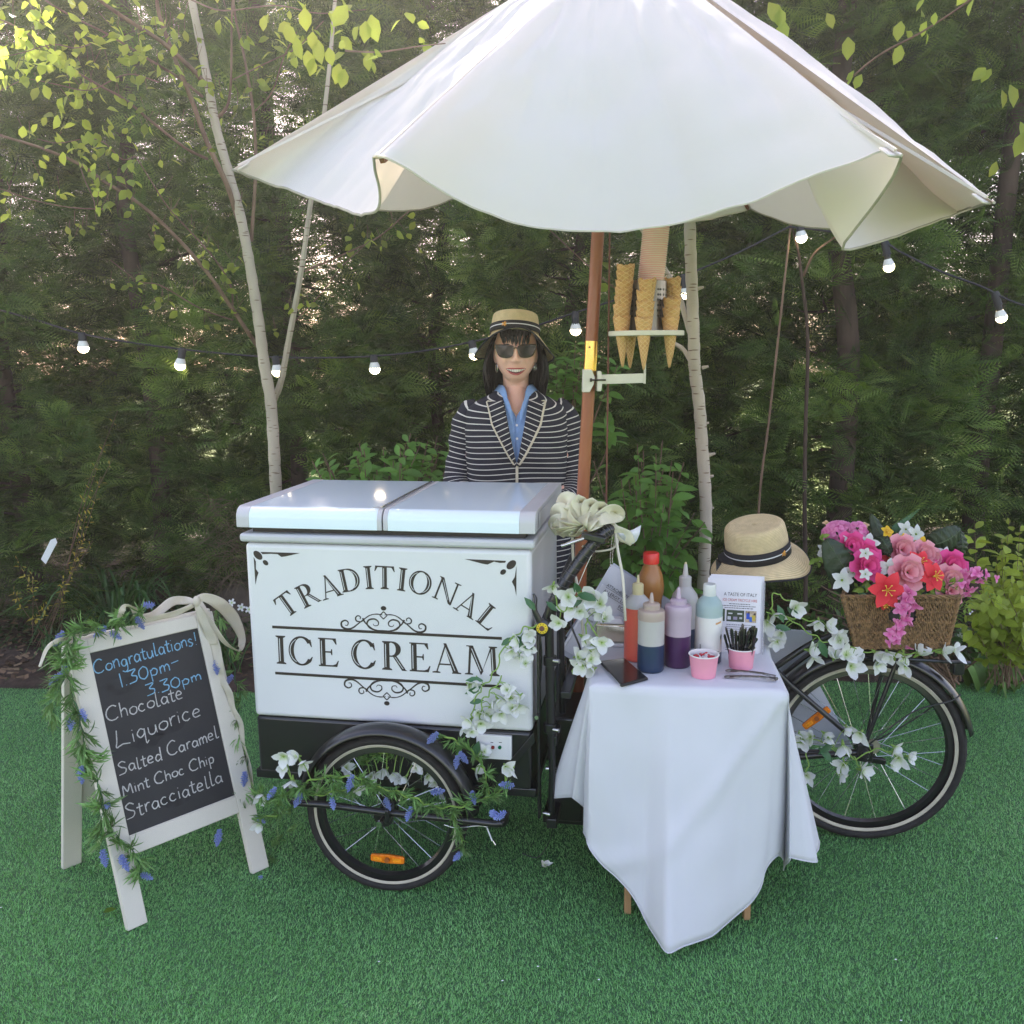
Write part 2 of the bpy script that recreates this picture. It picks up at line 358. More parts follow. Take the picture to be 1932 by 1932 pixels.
# taller line of conifers further back, seen through the gaps
for i, (x, y, s) in enumerate(((-3.9, 7.2, .98), (-1.9, 7.6, 1.08), (.1, 7.4, 1.2), (2.2, 7.7, 1.3), (4.2, 7.3, 1.35))):
    t = thing('conifer_tree', ('tall dark conifer further back, behind the upper left leaves', 'tall dark conifer further back, left of the parasol', 'tall dark conifer further back, behind the middle of the parasol', 'tall dark conifer further back, right of the parasol top', 'tall dark conifer further back, at the upper right edge')[i], 'tree', (x, y, 0), (0, 0, 0), 'conifers behind the hedge')
    g = MB(); g.tube([(x, y, 0), (x, y, 3), (x, y, 6)], [.11, .09, .03], 8); g.build('trunk', M_ctr, t)
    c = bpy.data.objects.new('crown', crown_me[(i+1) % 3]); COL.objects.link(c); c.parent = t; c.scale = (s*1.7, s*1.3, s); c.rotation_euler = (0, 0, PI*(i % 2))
# ------------------------------------------------------------------ birches
def bark_mat():
    m = mat('birch_bark', (.50, .43, .35), .75, var=.22, scale=9, bump=.35, bscale=50, stretch=(1, 1, .5)); t = m.node_tree; L = t.links.new; b = t.nodes['Principled BSDF']
    src = b.inputs['Base Color'].links[0].from_socket
    tc = nd(t, 'ShaderNodeTexCoord'); mp = nd(t, 'ShaderNodeMapping'); mp.inputs['Scale'].default_value = (14, 14, 85); L(tc.outputs['Object'], mp.inputs[0])
    vo = nd(t, 'ShaderNodeTexVoronoi'); vo.inputs['Scale'].default_value = 1.0; L(mp.outputs[0], vo.inputs[0])
    r = nd(t, 'ShaderNodeValToRGB'); r.color_ramp.elements[0].position = .13; r.color_ramp.elements[0].color = (0, 0, 0, 1); r.color_ramp.elements[1].position = .26; L(vo.outputs['Distance'], r.inputs[0])
    mx = nd(t, 'ShaderNodeMix', data_type='RGBA'); L(r.outputs[0], mx.inputs[0]); mx.inputs[6].default_value = (.16, .10, .07, 1); L(src, mx.inputs[7]); L(mx.outputs[2], b.inputs['Base Color']); return m
M_birch = bark_mat()
M_twig = mat('twig_bark', (.20, .125, .085), .8, var=.4, scale=20, bump=.3, stretch=(1, 1, .4))
M_bleaf = mat('birch_leaf', (.13, .20, .035), .5, var=.3, scale=25, transl=.6, tcol=(.62, .74, .10), spec=.35, obj_var=.5)
ME_bleaf = leaf_mesh('leaf', M_bleaf, wd=.66, fold=.15, droop=.12)
def px_r(w, y): return w*y/FPX/2*1.02
def limb(g, pts, y, w, n=7, m=0, knots=True):
    P = line(pts, y); sp = cr_spline(P, 5); yy = ys(len(pts), y); r0, r1 = px_r(w[0], yy[0]), px_r(w[1], yy[-1])
    N = len(sp); rr = [(r0+(r1-r0)*i/(N-1))*(1+.06*math.sin(i*2.3)) for i in range(N)]
    g.tube(sp, rr, n, m); return sp
t1 = thing('birch_tree', 'pale birch behind the left end of the ice cream cart, forking into many leafy branches', 'tree', tuple(G(533, 1215, .05)), (0, 0, 0)); BX = t1.location
yb = 4.35
g = MB(); limb(g, [(534, 1240), (528, 1060), (521, 930), (517, 850), (511, 760), (499, 690), (490, 620), (478, 540), (466, 470), (452, 400), (430, 320), (408, 240), (393, 160), (378, 80), (362, 0), (350, -80)], (yb, 4.0), (24, 12), 12); g.build('trunk', M_birch, t1)
tw = []
def br(pts, y, w, m=M_twig, leaves=0, t=None, n=6):
    g = MB(); sp = limb(g, pts, y, w, n); g.build('branch', m, t or t1); tw.append((sp, leaves)); return sp
br([(515, 758), (530, 720), (545, 640), (560, 560), (573, 480), (585, 390), (603, 280), (620, 140), (632, 0), (636, -70)], (yb, 3.9), (13, 6), M_birch, 14)
br([(497, 668), (470, 630), (430, 570), (380, 500), (310, 425), (250, 375), (200, 345), (150, 310), (80, 280), (0, 255), (-60, 230)], (yb, 3.5), (8, 4), M_twig, 30)
br([(463, 445), (445, 400), (428, 348), (391, 269), (361, 187), (326, 100), (300, 26), (292, -40)], (4.2, 3.8), (11, 6), M_twig, 18)
br([(391, 163), (370, 138), (348, 117), (304, 78), (243, 39), (187, 0), (140, -40)], (4.08, 3.4), (9, 5), M_twig, 30)
br([(474, 455), (478, 400), (482, 330), (482, 269), (476, 196), (461, 109), (443, 26), (438, -50)], (4.2, 4.0), (7, 4), M_twig, 16)
br([(411, 222), (430, 196), (436, 143), (437, 43), (440, -30)], (4.1, 3.9), (6, 3), M_twig, 12)
br([(391, 300), (348, 278), (282, 226), (235, 187), (187, 161), (130, 126), (87, 87), (26, 48), (-20, 30)], (4.15, 3.2), (5, 2.5), M_twig, 60)
br([(197, 395), (175, 394), (130, 391), (65, 378), (0, 356)], (3.9, 3.5), (3.2, 2), M_twig, 14)
br([(439, 582), (435, 539), (404, 487), (361, 439), (317, 391), (278, 330), (256, 295)], (4.3, 3.8), (3.4, 1.8), M_twig, 20)
br([(439, 604), (378, 582), (304, 539), (261, 530), (209, 491)], (4.3, 3.9), (3, 1.6), M_twig, 22)
br([(576, 511), (643, 482), (713, 448), (765, 404), (800, 380)], (4.3, 3.8), (3.4, 1.8), M_twig, 16)
br([(557, 606), (604, 556), (643, 505), (700, 452)], (4.3, 4.0), (2.5, 1.4), M_twig, 10)
br([(382, 182), (339, 148), (304, 126), (261, 100), (204, 65), (150, 38), (100, 10), (60, -20)], (4.1, 3.3), (5, 2.5), M_twig, 60)
br([(482, 209), (513, 174), (535, 109), (560, 60)], (4.1, 3.8), (2.8, 1.6), M_twig, 10)
br([(652, 96), (717, 98), (791, 87), (840, 82)], (2.9, 2.6), (3.5, 2), M_twig, 10)
br([(256, 295), (230, 300), (195, 268), (160, 262), (110, 270), (70, 262)], (3.8, 3.3), (2.4, 1.4), M_twig, 50)
br([(150, 310), (160, 340), (175, 372), (180, 395)], (3.7, 3.6), (2.2, 1.4), M_twig, 10)
br([(300, 155), (240, 140), (170, 170), (110, 160), (50, 150), (0, 172)], (3.8, 3.2), (2.4, 1.4), M_twig, 50)
br([(204, 65), (150, 90), (100, 84), (40, 100), (-10, 110)], (3.5, 3.0), (2.4, 1.4), M_twig, 60)
br([(440, 150), (500, 120), (560, 90), (610, 40)], (4.0, 3.5), (2.4, 1.4), M_twig, 16)
br([(362, 0), (420, 20), (520, 10), (600, 25), (690, 18)], (3.6, 2.9), (3, 1.6), M_twig, 34)
lv = []
def leafs_on(sp, n, smin=.028, smax=.052, sprd=.11, r=rnd):
    for _ in range(n):
        k = r.randrange(len(sp)//5, len(sp)); p = sp[k]+V((r.gauss(0, 1), r.gauss(0, 1)*.6, r.gauss(0, 1)))*sprd*.55
        for q in range(r.choice((1, 2, 2))):
            d = V((r.gauss(0, 1), r.gauss(0, .8), -.7+r.gauss(0, .5))); s = r.uniform(smin, smax); lv.append((p+V((r.gauss(0, 1), 0, r.gauss(0, 1)))*.015, leafR(d, r.uniform(-1, 1), (r.gauss(0, .6), -.6, .7)), s, s/p.y))
for sp, n in tw: leafs_on(sp, int(n*.66))
for (u, v, s) in ((575, 15, .075), (590, 60, .06), (560, 70, .075), (540, 45, .07), (655, 10, .085), (700, 28, .09), (690, 40, .07), (620, 90, .06), (590, 110, .06), (640, 120, .07), (500, 30, .05), (695, 100, .06), (650, 130, .065), (600, 75, .08), (580, 95, .07)):
    s *= .8; p = W(u, v, 2.8); lv.append((p, leafR((rnd.gauss(0, .3), 0, -1), rnd.uniform(-.6, .6), (0, -1, .1)), s, s/2))
g = MB()
for P, R, s, _ in lv[:260]: g.tube([P, P+V((rnd.gauss(0, .02), 0, .05))], [.0009, .0012], 3)
g.build('twig', M_twig, t1, kind='stuff'); place_leaves(t1, ME_bleaf, lv, 300)
# right birch (slender trunk behind the table)
t2 = thing('birch_tree', 'slender white birch trunk behind the bottles and the wafer cone stand', 'tree', tuple(G(1330, 1290, .04)), (0, 0, 0)); y2 = 3.75
g = MB(); limb(g, [(1330, 1330), (1326, 1200), (1328, 1080), (1332, 985), (1330, 917), (1324, 830), (1319, 760), (1311, 700), (1309, 640), (1306, 560), (1303, 480), (1301, 400), (1298, 300), (1290, 150), (1280, 0), (1275, -60)], (y2, y2), (24, 20), 12)
for (u, v, sg) in ((1341, 900, 1), (1344, 858, 1), (1331, 694, 1), (1312, 640, -1), (1322, 545, 1), (1341, 960, 1), (1316, 735, -1), (1332, 800, 1)):
    p = W(u-6*sg, v, y2); g.tube([p, p+V((.022*sg, -.01, .006))], [.009, .005], 6)
g.build('trunk', M_birch, t2)
tw = []
br([(1308, 648), (1294, 600), (1282, 560), (1262, 520), (1232, 470), (1205, 425), (1170, 390)], (3.75, 3.9), (11, 6), M_birch, 0, t2)
br([(1312, 700), (1290, 660), (1262, 640), (1240, 600)], (3.75, 3.85), (9, 6), M_birch, 0, t2)
br([(1306, 560), (1250, 545), (1190, 560), (1120, 510), (1033, 430)], (3.8, 3.95), (3.2, 2), M_twig, 10, t2)
br([(1500, 255), (1560, 190), (1650, 110), (1740, 60), (1830, 0), (1870, -40)], (4.2, 3.4), (3.5, 3), M_twig, 8, t2)
br([(1298, 300), (1400, 280), (1500, 255)], (3.8, 4.2), (4, 3.4), M_twig, 0, t2)
lv = []
for sp, n in tw: leafs_on(sp, n, .04, .06, .06)
for (u, v) in ((1870, 130), (1890, 170), (1880, 305), (1860, 128), (1925, 230), (1930, 250), (1480, 40), (1700, 85), (1600, 70), (1560, 25), (1905, 160), (1470, 15), (1700, 40), (1450, 5)):
    p = W(u, v, 3.3); lv.append((p, leafR((rnd.gauss(0, .5), 0, -1), rnd.uniform(-.6, .6), (0, -1, .1)), rnd.uniform(.05, .08), .02))
place_leaves(t2, ME_bleaf, lv, 300)
# slim brown sapling with bare shoots right of the cones
t3 = thing('sapling', 'slim reddish brown bare sapling stem rising beside the hanging lights, right of the birch', 'tree', tuple(G(1424, 1290, .04))); tw = []
br([(1424, 1230), (1432, 954), (1450, 800), (1468, 640), (1480, 530), (1491, 431), (1495, 400)], (4.6, 4.5), (5, 4), M_twig, 0, t3, 8)
br([(1515, 1250), (1520, 1100), (1518, 950), (1520, 800), (1524, 640), (1512, 520), (1505, 470), (1495, 430)], (4.75, 4.5), (9, 4), M_ctr, 0, t3, 8)
br([(1516, 520), (1535, 480), (1565, 455), (1590, 440)], (4.6, 4.4), (5, 3), M_twig, 0, t3)
# ------------------------------------------------------------------ the ice cream tricycle (local frame: x along it to the rear, y away from the viewer)
M_white = mat('white_enamel', (.73, .73, .76), .34, var=.055, scale=2.2, bump=.08, bscale=14, coat=.3)
M_lidw = mat('glossy_lid', (.76, .88, .98), .12, var=.03, scale=2, coat=.45, spec=.45)
M_grey = mat('grey_plastic', (.55, .55, .58), .35, var=.06, scale=8)
M_dark = mat('dark_gap', (.03, .028, .03), .6)
M_blk = mat('black_paint', (.012, .012, .014), .28, var=.2, scale=6, coat=.4)
M_rub = mat('tyre_rubber', (.017, .016, .016), .8, var=.4, scale=40, bump=.3)
M_cream = mat('cream_tyre_stripe', (.50, .46, .36), .7, var=.15)
M_chrome = mat('chrome', (.62, .62, .62), .22, 1., var=.1)
M_print = mat('black_print', (.028, .018, .018), .45, var=.1)
M_inl = mat('white_print', (.72, .73, .76), .4, var=.02)
M_amber = mat('amber_reflector', (.85, .22, .01), .25, var=.25, scale=90, coat=.5, emit=None)
trike = thing('ice_cream_tricycle', 'black framed ice cream tricycle with a white freezer box lettered TRADITIONAL ICE CREAM', 'tricycle', tuple(TB), (0, 0, TYAW))
def lp(g, name, m, parent=None, **kw): return g.build(name, m, parent or trike, world=False, **kw)
BW, BD, ZB, ZT = .865, .584, .508, 1.163
g = MB(); g.box((BW/2, BD/2, (ZB+1.052)/2), (BW, BD, 1.052-ZB)); cab = lp(g, 'freezer_box', M_white, bev=.014, bseg=4)
g = MB(); g.box((BW/2, BD/2, (.325+ZB)/2-.001), (BW-.006, BD-.006, ZB-.325)); lp(g, 'skirt', M_blk, bev=.01)
g = MB(); g.box((BW/2, BD/2, 1.069), (BW+.022, BD+.022, .026)); lp(g, 'collar', M_grey, bev=.009, bseg=3)
g = MB(); g.box((BW/2, BD/2, 1.09), (BW-.04, BD-.04, .03)); lp(g, 'gasket', mat('gasket', (.03, .026, .025), .6))
def lid_prof(x0, x1, z0=1.1015, z1=ZT, y0=-.016, y1=BD+.014, r=.034, o=0.):
    pts = [(y0+o, z0)]+[(y0+r-(r-o)*math.cos(q), z1-r+(r-o)*math.sin(q)) for q in [PI/2*k/8 for k in range(9)]]+[(y1-.012, z1-o), (y1-o, z1-.012), (y1-o, z0)]
    return pts
def extr_x(g, prof, x0, x1, m=0):
    n = len(prof); g.add([(x0, a, b) for a, b in prof]+[(x1, a, b) for a, b in prof], [(i, i+n, (i+1) % n+n, (i+1) % n) for i in range(n)]+[tuple(range(n)), tuple(range(n, 2*n))[::-1]], m)
XM = TL(721, 990, -.016).x; XE = BW+.014
for x0, x1 in ((-.014, XM-.002), (XM+.002, XE)):
    e = x0 < 0; a, b = (x0+.040, x1-.014) if e else (x0+.014, x1-.046)
    g = MB(); extr_x(g, lid_prof(a, b, o=.0012), a, b); l = lp(g, 'lid', M_lidw)
    for p, q in ((x0, a), (b, x1)): g = MB(); extr_x(g, lid_prof(p, q), p, q); lp(g, 'lid_trim', M_grey, l, bev=.002)
g = MB(); g.tube([(XM-.006, .01, ZT+.003), (XM-.004, .3, ZT+.004), (XM-.004, .56, ZT+.003)], .0028, 6); g.tube([(XM-.03, .0, ZT+.002), (XM-.006, .01, ZT+.003)], .0024, 6); lp(g, 'lid_hinge_rod', M_chrome)
g = MB(); g.tube([(XE, .27, 1.13), (XE+.002, .27, 1.13)], .006, 10); g.box((XE+.0025, .29, 1.13), (.001, .50, .044)); lp(g, 'lid_end_panel', M_grey)
# ---- lettering, drawn on the front face
def fpx(x, y): q = TL((650+x/1.84)/1.5487, (1380+y/1.84)/1.5487, 0); return (q.x, q.z)     # measured on the enlarged picture of the front
FM = Matrix(((1, 0, 0, 0), (0, 0, -1, 0), (0, 1, 0, 0), (0, 0, 0, 1)))       # (x, y, z) -> (x, -z, y)
_zo = [0]
def fprism(g, pts, m=0, dz=0.):
    _zo[0] = (_zo[0]+1) % 9; g.prism(pts, .0005+_zo[0]*.00001+dz, FM, m, .0002)
def ell(cx, cz, a, b, rot=0, n=20):
    return [(cx+a*math.cos(t)*math.cos(rot)-b*math.sin(t)*math.sin(rot), cz+a*math.cos(t)*math.sin(rot)+b*math.sin(t)*math.cos(rot)) for t in [2*PI*k/n for k in range(n)]]
# serif capitals: lists of polygons in units of the cap height; 'H' ones are thin white inline strokes
def st(x0, y0, x1, y1, w0, w1=None): w1 = w0 if w1 is None else w1; return [(x0-w0/2, y0), (x0+w0/2, y0), (x1+w1/2, y1), (x1-w1/2, y1)]
def sf(x, y, w, up, b=.05):      # slab serif with brackets; up=+1 sits on the base line
    h = .035; return [(x-w/2, y), (x+w/2, y), (x+w/2, y+h*up), (x+w*.22, y+(h+b)*up), (x-w*.22, y+(h+b)*up), (x-w/2, y+h*up)]
def ring(cx, cy, a, b, ti, te, t0, t1, n=28, shift=0.):   # ti thickness at top/bottom, te at the sides
    o = [(cx+a*math.cos(t), cy+b*math.sin(t)) for t in [t0+(t1-t0)*k/n for k in range(n+1)]]
    i = [(cx+shift+(a-te)*math.cos(t), cy+(b-ti)*math.sin(t)) for t in [t0+(t1-t0)*k/n for k in range(n+1)]]; return o, i
def rq(*a, **k):
    o, i = ring(*a, **k); return [[o[j], o[j+1], i[j+1], i[j]] for j in range(len(o)-1)]
def glyph(c):
    P = []; Hh = []
    if c == 'I': P = [st(.2, 0, .2, 1, .185), sf(.2, 0, .34, 1), sf(.2, 1, .34, -1)]; Hh = [st(.165, .1, .165, .9, .022)]; w = .4
    elif c == 'T': P = [st(.42, 0, .42, .97, .185), sf(.42, 0, .34, 1), [(.03, 1), (.81, 1), (.81, .94), (.03, .94)], [(.03, .95), (.0, .76), (.03, .76), (.14, .95)], [(.81, .95), (.84, .76), (.81, .76), (.70, .95)]]; Hh = [st(.385, .1, .385, .9, .022)]; w = .84
    elif c == 'L': P = [st(.17, 0, .17, 1, .185), sf(.17, 1, .34, -1), [(.02, 0), (.66, 0), (.64, .06), (.02, .045)], [(.50, .05), (.66, 0), (.72, .24), (.69, .24), (.62, .1)]]; Hh = [st(.135, .1, .135, .9, .022)]; w = .7
    elif c == 'E': P = [st(.17, 0, .17, 1, .185), [(.02, 1), (.64, 1), (.64, .95), (.02, .96)], [(.02, 0), (.66, 0), (.64, .06), (.02, .045)], [(.2, .54), (.5, .54), (.5, .49), (.2, .49)], [(.47, .62), (.5, .62), (.5, .41), (.47, .41), (.44, .51)], [(.64, .96), (.66, .79), (.63, .79), (.52, .96)], [(.50, .05), (.66, 0), (.72, .22), (.69, .22), (.62, .1)]]; Hh = [st(.135, .1, .135, .9, .022)]; w = .7
    elif c == 'D': P = [st(.17, .02, .17, .98, .185), sf(.17, 0, .3, 1), sf(.17, 1, .3, -1), [(.17, 1), (.38, 1), (.38, .955), (.17, .955)], [(.17, .045), (.38, .045), (.38, 0), (.17, 0)]]+rq(.38, .5, .47, .5, .06, .185, -PI/2, PI/2); Hh = [st(.135, .1, .135, .9, .022)]+rq(.38, .5, .40, .42, .02, .022, -1.1, 1.1); w = .88
    elif c == 'O': P = rq(.46, .5, .46, .52, .06, .185, 0, 2*PI, n=40); Hh = rq(.46, .5, .39, .44, .018, .022, -1.1, 1.1)+rq(.46, .5, .415, .45, .018, .022, PI-1.1, PI+1.1); w = .94
    elif c == 'C': P = rq(.46, .5, .46, .52, .06, .185, .62, 2*PI-.62, n=34)+[[(.80, .92), (.84, .66), (.81, .66), (.70, .88)], [(.78, .10), (.86, .30), (.83, .31), (.72, .17)]]; Hh = rq(.46, .5, .415, .45, .018, .022, PI-1.1, PI+1.1); w = .88
    elif c == 'R': P = [st(.17, 0, .17, 1, .185), sf(.17, 0, .34, 1), sf(.17, 1, .3, -1), [(.17, 1), (.36, 1), (.36, .955), (.17, .955)], [(.17, .51), (.40, .51), (.40, .465), (.17, .465)], [(.36, .50), (.50, .50), (.80, .04), (.86, 0), (.68, 0)]]+rq(.36, .733, .29, .267, .06, .17, -PI/2, PI/2); Hh = [st(.135, .1, .135, .9, .022), st(.72, .06, .45, .46, .022)]; w = .84
    elif c == 'A': P = [st(.12, 0, .43, 1., .045, .05), [(.36, 1.03), (.45, 1.03), (.86, 0), (.67, 0)], [(.2, .33), (.63, .33), (.63, .28), (.18, .28)], sf(.12, 0, .26, 1, .02), sf(.78, 0, .30, 1, .02)]; Hh = [st(.725, .1, .42, .88, .022)]; w = .9
    elif c == 'N': P = [st(.14, 0, .14, 1, .07), st(.80, 0, .80, 1, .07), [(.04, 1), (.20, 1), (.82, .0), (.80, -.02), (.70, .02)], sf(.14, 0, .26, 1, .02), sf(.80, 1, .28, -1, .02), [(.02, 1), (.16, 1), (.16, .965), (.02, .965)]]; Hh = [st(.66, .16, .2, .90, .022)]; w = .94
    elif c == 'M': P = [st(.12, 0, .17, 1, .07), [(.10, 1), (.25, 1), (.58, .14), (.50, .0)], [(.50, 0), (.54, .12), (.86, 1), (.81, 1)], st(.92, 0, .87, 1, .155), sf(.12, 0, .26, 1, .02), sf(.93, 0, .32, 1), [(.04, 1), (.2, 1), (.2, .965), (.04, .965)], sf(.88, 1, .26, -1, .02)]; Hh = [st(.885, .1, .845, .9, .022), st(.50, .14, .21, .9, .022)]; w = 1.06
    return P, Hh, w
def letter(c, ox, oz, rot, H, sx=1.):
    P, Hh, w = glyph(c); ca, sa = math.cos(rot), math.sin(rot); g = MB()
    def tr(pts): return [(ox+(x-w/2)*sx*H*ca-y*H*sa, oz+(x-w/2)*sx*H*sa+y*H*ca) for x, y in pts]
    for p in P: fprism(g, tr(p))
    for p in Hh: fprism(g, tr(p), 1, .0004)
    lp(g, 'letter', [M_print, M_inl], cab, smooth=False)
A0 = fpx(335, 775); A1 = fpx(868, 630); A2 = fpx(1400, 838)    # base line of the arc: left, top, right
def circ(a, b, c):
    ax_, ay_, bx_, by_, cx_, cy_ = *a, *b, *c; d = 2*(ax_*(by_-cy_)+bx_*(cy_-ay_)+cx_*(ay_-by_))
    ux = ((ax_**2+ay_**2)*(by_-cy_)+(bx_**2+by_**2)*(cy_-ay_)+(cx_**2+cy_**2)*(ay_-by_))/d; uy = ((ax_**2+ay_**2)*(cx_-bx_)+(bx_**2+by_**2)*(ax_-cx_)+(cx_**2+cy_**2)*(bx_-ax_))/d
    return ux, uy, math.hypot(a[0]-ux, a[1]-uy)
H1 = fpx(868, 512)[1]-fpx(868, 628)[1]
lets = [('T', 348, 714), ('R', 460, 660), ('A', 576, 619), ('D', 686, 582), ('I', 786, 570), ('T', 872, 570), ('I', 966, 580), ('O', 1064, 598), ('N', 1203, 642), ('A', 1320, 712), ('L', 1430, 782)]
cxy = circ(fpx(348, 714), fpx(786, 570), fpx(1430, 782)); cc = circ(fpx(348, 714), fpx(872, 569), fpx(1320, 712))
for c, x, y in lets:
    p = fpx(x, y); d = V((p[0]-cc[0], p[1]-cc[1])); rot = -math.atan2(d.x, d.y); q = V(p)-d.normalized()*H1*.5
    letter(c, q.x, q.y, rot, H1*1.07, 1.06)
b0, b1 = fpx(290, 1024), fpx(1480, 1096); H2 = fpx(868, 906)[1]-fpx(868, 1060)[1]
xs = [('I', 318), ('C', 425), ('E', 570), ('C', 762), ('R', 925), ('E', 1060), ('A', 1205), ('M', 1395)]
for c, x in xs:
    k = (x-290)/(1480-290); p = fpx(x, 1028+68*k); letter(c, p[0], p[1], math.atan2(b1[1]-b0[1], b1[0]-b0[0]), H2, {'C': 1.0, 'M': 1.06, 'A': 1.04}.get(c, 1.02))
for (x0, y0, x1, y1) in ((268, 831, 1502, 893), (284, 1079, 1503, 1152)):
    a, b = fpx(x0, y0), fpx(x1, y1); h = .0042; g = MB(); fprism(g, [(a[0], a[1]-h), (b[0], b[1]-h), (b[0], b[1]+h), (a[0], a[1]+h)]); lp(g, 'printed_rule', M_print, cab, smooth=False)
def stroke2d(g, pts, w):
    sp = cr_spline([V((*p, 0)) for p in pts], 5); N = len(sp); ww = lerpa(w, N)
    L = []; R = []
    for i in range(N):
        t = sp[min(i+1, N-1)]-sp[max(i-1, 0)]; n = V((-t.y, t.x, 0)); n.normalize(); L.append(sp[i]+n*ww[i]/2); R.append(sp[i]-n*ww[i]/2)
    for i in range(N-1): fprism(g, [(L[i].x, L[i].y), (L[i+1].x, L[i+1].y), (R[i+1].x, R[i+1].y), (R[i].x, R[i].y)][::-1])
def scroll(cx, cy, s, slope):
    g = MB()
    for mx in (-1, 1):
        f = lambda pts: [fpx(cx+mx*x, cy+s*y+slope*mx*x) for x, y in pts]
        for pts, w in (([(6, -88), (38, -92), (75, -82), (100, -64), (112, -52), (125, -46), (145, -50), (150, -66), (138, -78), (124, -72), (126, -60)], (.002, .0035, .004, .0025)),
                       ([(12, -90), (60, -88), (95, -68), (130, -40), (165, -12), (195, -4), (222, -14), (226, -38), (206, -50), (190, -40), (194, -24), (206, -24)], (.002, .0035, .006, .004, .002)),
                       ([(0, -4), (40, -4), (72, -14), (88, -36), (78, -58), (48, -64), (28, -50), (30, -32), (48, -28), (56, -38)], (.003, .004, .005, .003, .0015)),
                       ([(112, -66), (96, -40), (60, -12), (20, -2)], (.005, .004, .002))):
            stroke2d(g, f(pts), list(w))
    for q in range(4):
        d = [(0, -106), (20, -86), (0, -66), (-20, -86)]; stroke2d(g, [fpx(cx+d[q][0], cy+s*d[q][1]), fpx(cx+d[(q+1) % 4][0], cy+s*d[(q+1) % 4][1])], .003)
    p = fpx(cx, cy+s*-124); fprism(g, ell(p[0], p[1], .0085, .0068)); lp(g, 'scroll_ornament', M_print, cab, smooth=False)
scroll(866, 855, 1, .045); scroll(884, 1118, -1, .045)
for pts in ([[(205, 428), (418, 434), (340, 452), (318, 455), (296, 440), (262, 438), (215, 440)], [(168, 455), (180, 480), (180, 520), (194, 540), (186, 562), (178, 603)]], [[(1302, 466), (1525, 476), (1520, 486), (1490, 487), (1460, 480), (1425, 496), (1400, 492)], [(1581, 503), (1580, 664), (1570, 615), (1556, 588), (1572, 562)]]):
    g = MB()
    for p in pts: fprism(g, [fpx(*q) for q in p])
    l = pts[0][0][0] < 900
    for (x, y, a, b, r_) in (((191, 446, .0165, .0105, -.75), (232, 486, .0095, .0070, -.7)) if l else ((1553, 497, .0165, .0105, .75), (1509, 536, .0095, .0070, .7))):
        q = fpx(x, y); fprism(g, ell(q[0], q[1], a, b, r_))
    lp(g, 'corner_ornament', M_print, cab, smooth=False)
# ---- control panel
g = MB(); a, b = TL(899, 1384, -.004), TL(966, 1434, -.004); a2, b2 = TL(897, 1428, -.004), TL(966, 1390, -.004)
g.box(((a.x+b.x)/2, -.003, (a.z+b.z)/2), (b.x-a.x, .012, .074)); cp = lp(g, 'control_panel', M_white, bev=.002)
for u, cn, cl in ((930, 'red_lamp', (.25, .01, .01)), (943, 'green_lamp', (.0, .12, .05))):
    q = TL(u, 1410, -.01); g = MB(); g.tube([(q.x, -.009, q.z), (q.x, -.013, q.z)], .0052, 12); lp(g, cn, mat(cn, cl, .2), cp)
for u in (928, 944):
    q = TL(u, 1401, -.01); g = MB(); g.box((q.x, -.0094, q.z), (.008, .0006, .0018)); lp(g, 'panel_label', M_print, cp)
